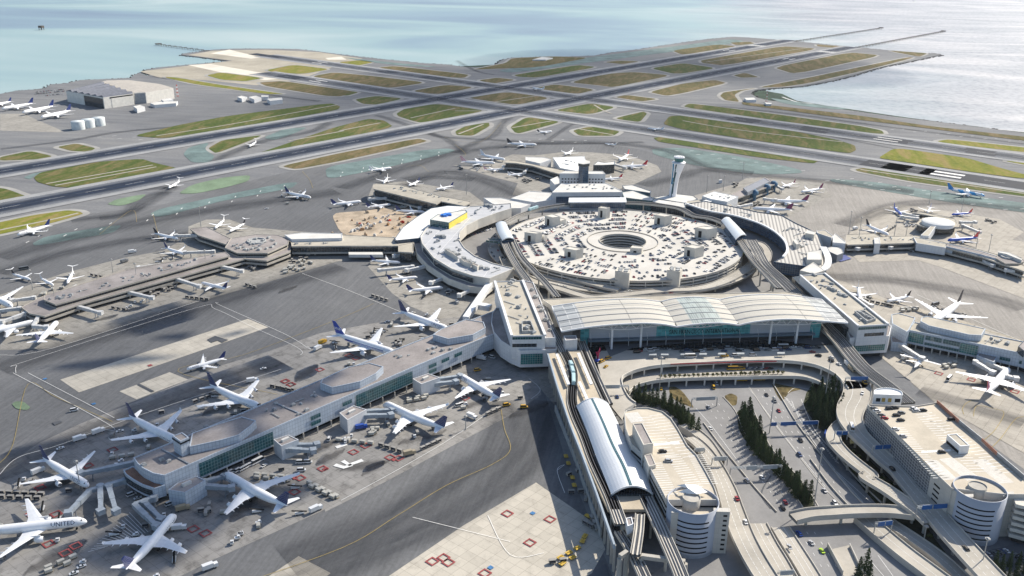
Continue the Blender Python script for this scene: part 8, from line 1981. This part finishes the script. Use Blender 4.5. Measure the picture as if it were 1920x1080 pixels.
# construction site clutter
cs = random.Random(8); m_rust = [M('site_'+n, c, .85, .2) for n, c in (('orange', (.36, .22, .12)), ('tan', (.45, .36, .26)), ('white', (.6, .6, .58)), ('red', (.45, .06, .04)))]
c = G(*PX('P 705,425')[0])
for k in range(46):
    p = c+Vector((cs.gauss(0, 26), cs.gauss(0, 22), 0)); z = cs.uniform(1, 3); b = MB(); a = cs.random()*3; b.box((p.x, p.y, .3), (cs.uniform(2, 6), cs.uniform(1.5, 3), z), a); b.box((p.x, p.y, .3+z), (1.5, 1.2, .8), a)
    tag(b.build('building_material', m_rust[(1, 2, 0, 1, 2, 1, 3, 2)[k % 8]]), ['orange', 'tan', 'white', 'red'][(1, 2, 0, 1, 2, 1, 3, 2)[k % 8]]+' stack of material on the construction site', 'material stack', 'materials on the construction site')
# ================================================================ rooftop clutter
rq = random.Random(21)
def scatter_roof(root, s, z, n, mx=4.5, units=None):
    P = [(p.x, p.y) for p in inset0(GP(s, z), 3)]; xs = [p[0] for p in P]; ys = [p[1] for p in P]; k = 0; tr = 0
    while k < n and tr < 900:
        tr += 1; q = Vector((rq.uniform(min(xs), max(xs)), rq.uniform(min(ys), max(ys)), z))
        if not inpoly(q, P): continue
        k += 1; a = rotG+rq.choice([0, 0, math.pi/2]); b = MB(); w = rq.uniform(1.2, mx); d = rq.uniform(1, 2.6); h = rq.uniform(.6, 1.9); ty = rq.random()
        if ty < .6: b.box((q.x, q.y, z), (w, d, h), a); b.box((q.x, q.y, z+h), (w*.6, d*.6, .3), a); nm = 'roof_unit'
        elif ty < .85: b.cyl((q.x, q.y, z), .7, h, 10); b.cyl((q.x, q.y, z+h), .95, .25, 10); nm = 'roof_vent'
        else: e = Vector((math.cos(a), math.sin(a), 0))*w*1.6; b.beam(q-e+Vector((0, 0, .5)), q+e+Vector((0, 0, .5)), .6, .5); nm = 'roof_duct'
        b.build(nm, rq.choice([m_equip, m_equip, m_steelg, m_signw]), root)
by = {}
for o in list(COL.objects):
    if o.type == 'EMPTY' and o.get('label'): by[o['label']] = o
def find(w): return next(o for l, o in by.items() if w in l)
for w, s, z, n, mx in [('long pale-panelled concourse', 'P 330,870 520,785 772,675 900,625 900,600 735,668 600,722 345,830', 18.2, 46, 3.5), ('left of the great arched hall', 'N3 225,225 440,215 620,655 370,660', 32.1, 16, 5), ('right of the great arched hall', 'N5 95,70 250,60 690,405 505,415', 32.1, 20, 5),
  ('curved terminal with blue-grey', 'R5 700,250 668,300 700,375 850,465 940,490 830,530 620,480 480,370 470,290 600,200', 19.1, 40, 6), ('curved terminal with blue-grey', 'R5 720,200 900,160 940,130 760,145', 19.1, 14, 5), ('slatted roof right', 'R6 520,275 600,345 605,420 740,470 760,400 740,300 640,245', 17.1, 34, 6), ('slatted roof right', 'R6 150,160 400,215 500,250 400,185 160,130', 17.1, 16, 5),
  ('long low pier with dark window bands', 'R4 260,660 320,680 1280,410 1250,400', 13.6, 30, 3.5), ('octagonal pier building', 'R4 1275,370 1340,395 1500,395 1600,345 1560,310 1440,305', 13.6, 26, 4), ('pier with a long dark glass side', 'R5 200,25 330,30 700,118 680,128 400,70', 15.6, 18, 5), ('straight connector', 'R4 1660,345 1925,340 1925,355 1660,360', 12.6, 8, 4), ('low fan-shaped', 'Z4 1640,240 1880,230 1900,290 1700,300', 15.2, 12, 6),
  ('white terminal with blue glass', 'R5 1240,20 1490,18 1540,50 1220,55', 23.3, 14, 5), ('long flat right-hand concourse', 'Q1 420,290 900,295 1200,345 1500,410 1480,420 950,330 430,330', 10.6, 24, 4), ('green glass bays at the right edge', 'N5 1430,500 1640,555 1600,590 1400,550', 17.3, 12, 4), ('large white flat-roofed', 'Z5 1070,565 1150,535 1330,570 1260,600', 16.4, 8, 5), ('huge round parking garage', 'R5 1250,480 1500,530 1700,540 1500,400', ZG+.02, 8, 3)]: scatter_roof(find(w), s, z, n, mx)
# ================================================================ clouds above the camera (their shade lies on the aprons) and thin haze
def cloudmat(dens):
    m = bpy.data.materials.new('cloud_vapour'); m.use_nodes = True; t = m.node_tree; t.nodes.clear()
    o = t.nodes.new('ShaderNodeOutputMaterial'); v = t.nodes.new('ShaderNodeVolumePrincipled'); v.inputs['Density'].default_value = dens; v.inputs['Color'].default_value = (.95, .96, 1, 1)
    t.links.new(v.outputs[0], o.inputs['Volume']); return m
mc = cloudmat(.0013); mc2 = cloudmat(.006); rc = random.Random(4); HCL = 850.
bmi = MB(); n = 16; rings_ = []
bmi.lathe((0, 0, 0), [(math.sin(math.pi*k/10)+.001, -math.cos(math.pi*k/10)) for k in range(11)], n)
me_c = bmi.build('cloud', mc, link=False).data
me_c2 = me_c.copy(); me_c2.materials[0] = mc2
k = 0
for px, py, r_, zt in [(80, 640, 95, 50), (260, 590, 95, 50), (430, 560, 80, 45), (120, 800, 95, 60), (330, 730, 95, 60), (520, 700, 85, 55), (60, 980, 85, 60), (250, 930, 80, 60), (440, 900, 75, 55), (600, 820, 62, 45), (640, 640, 62, 40), (400, 1060, 65, 45), (150, 480, 110, 40), (620, 380, 140, 40),
                       (900, 160, 330, 45), (1150, 120, 380, 45), (700, 190, 230, 40), (1450, 130, 330, 40), (1400, 230, 210, 30)]:
    T0 = G(px, py); c = T0+dirv*(HCL/dirv.z); o = bpy.data.objects.new('cloud', me_c if py > 300 else me_c2); COL.objects.link(o); o.location = c; o.scale = (r_*1.25, r_*1.25, zt); tag(o, 'white cumulus cloud drifting above the airport', None, 'clouds above the airport', 'stuff'); k += 1
if HAZE > 0:
    m = bpy.data.materials.new('haze_air'); m.use_nodes = True; t = m.node_tree; t.nodes.clear()
    o = t.nodes.new('ShaderNodeOutputMaterial'); v = t.nodes.new('ShaderNodeVolumePrincipled'); v.inputs['Density'].default_value = HAZE; v.inputs['Color'].default_value = (.80, .88, 1, 1); v.inputs['Anisotropy'].default_value = .3
    t.links.new(v.outputs[0], o.inputs['Volume'])
    b = MB(); b.prism([(-4200, -26500), (36500, -26500), (36500, 26500), (-4200, 26500)], -5.5, 352, bottom=True); hz = b.build('haze', m); tag(hz, kind='stuff', label='thin bluish haze over the bay and far airfield')
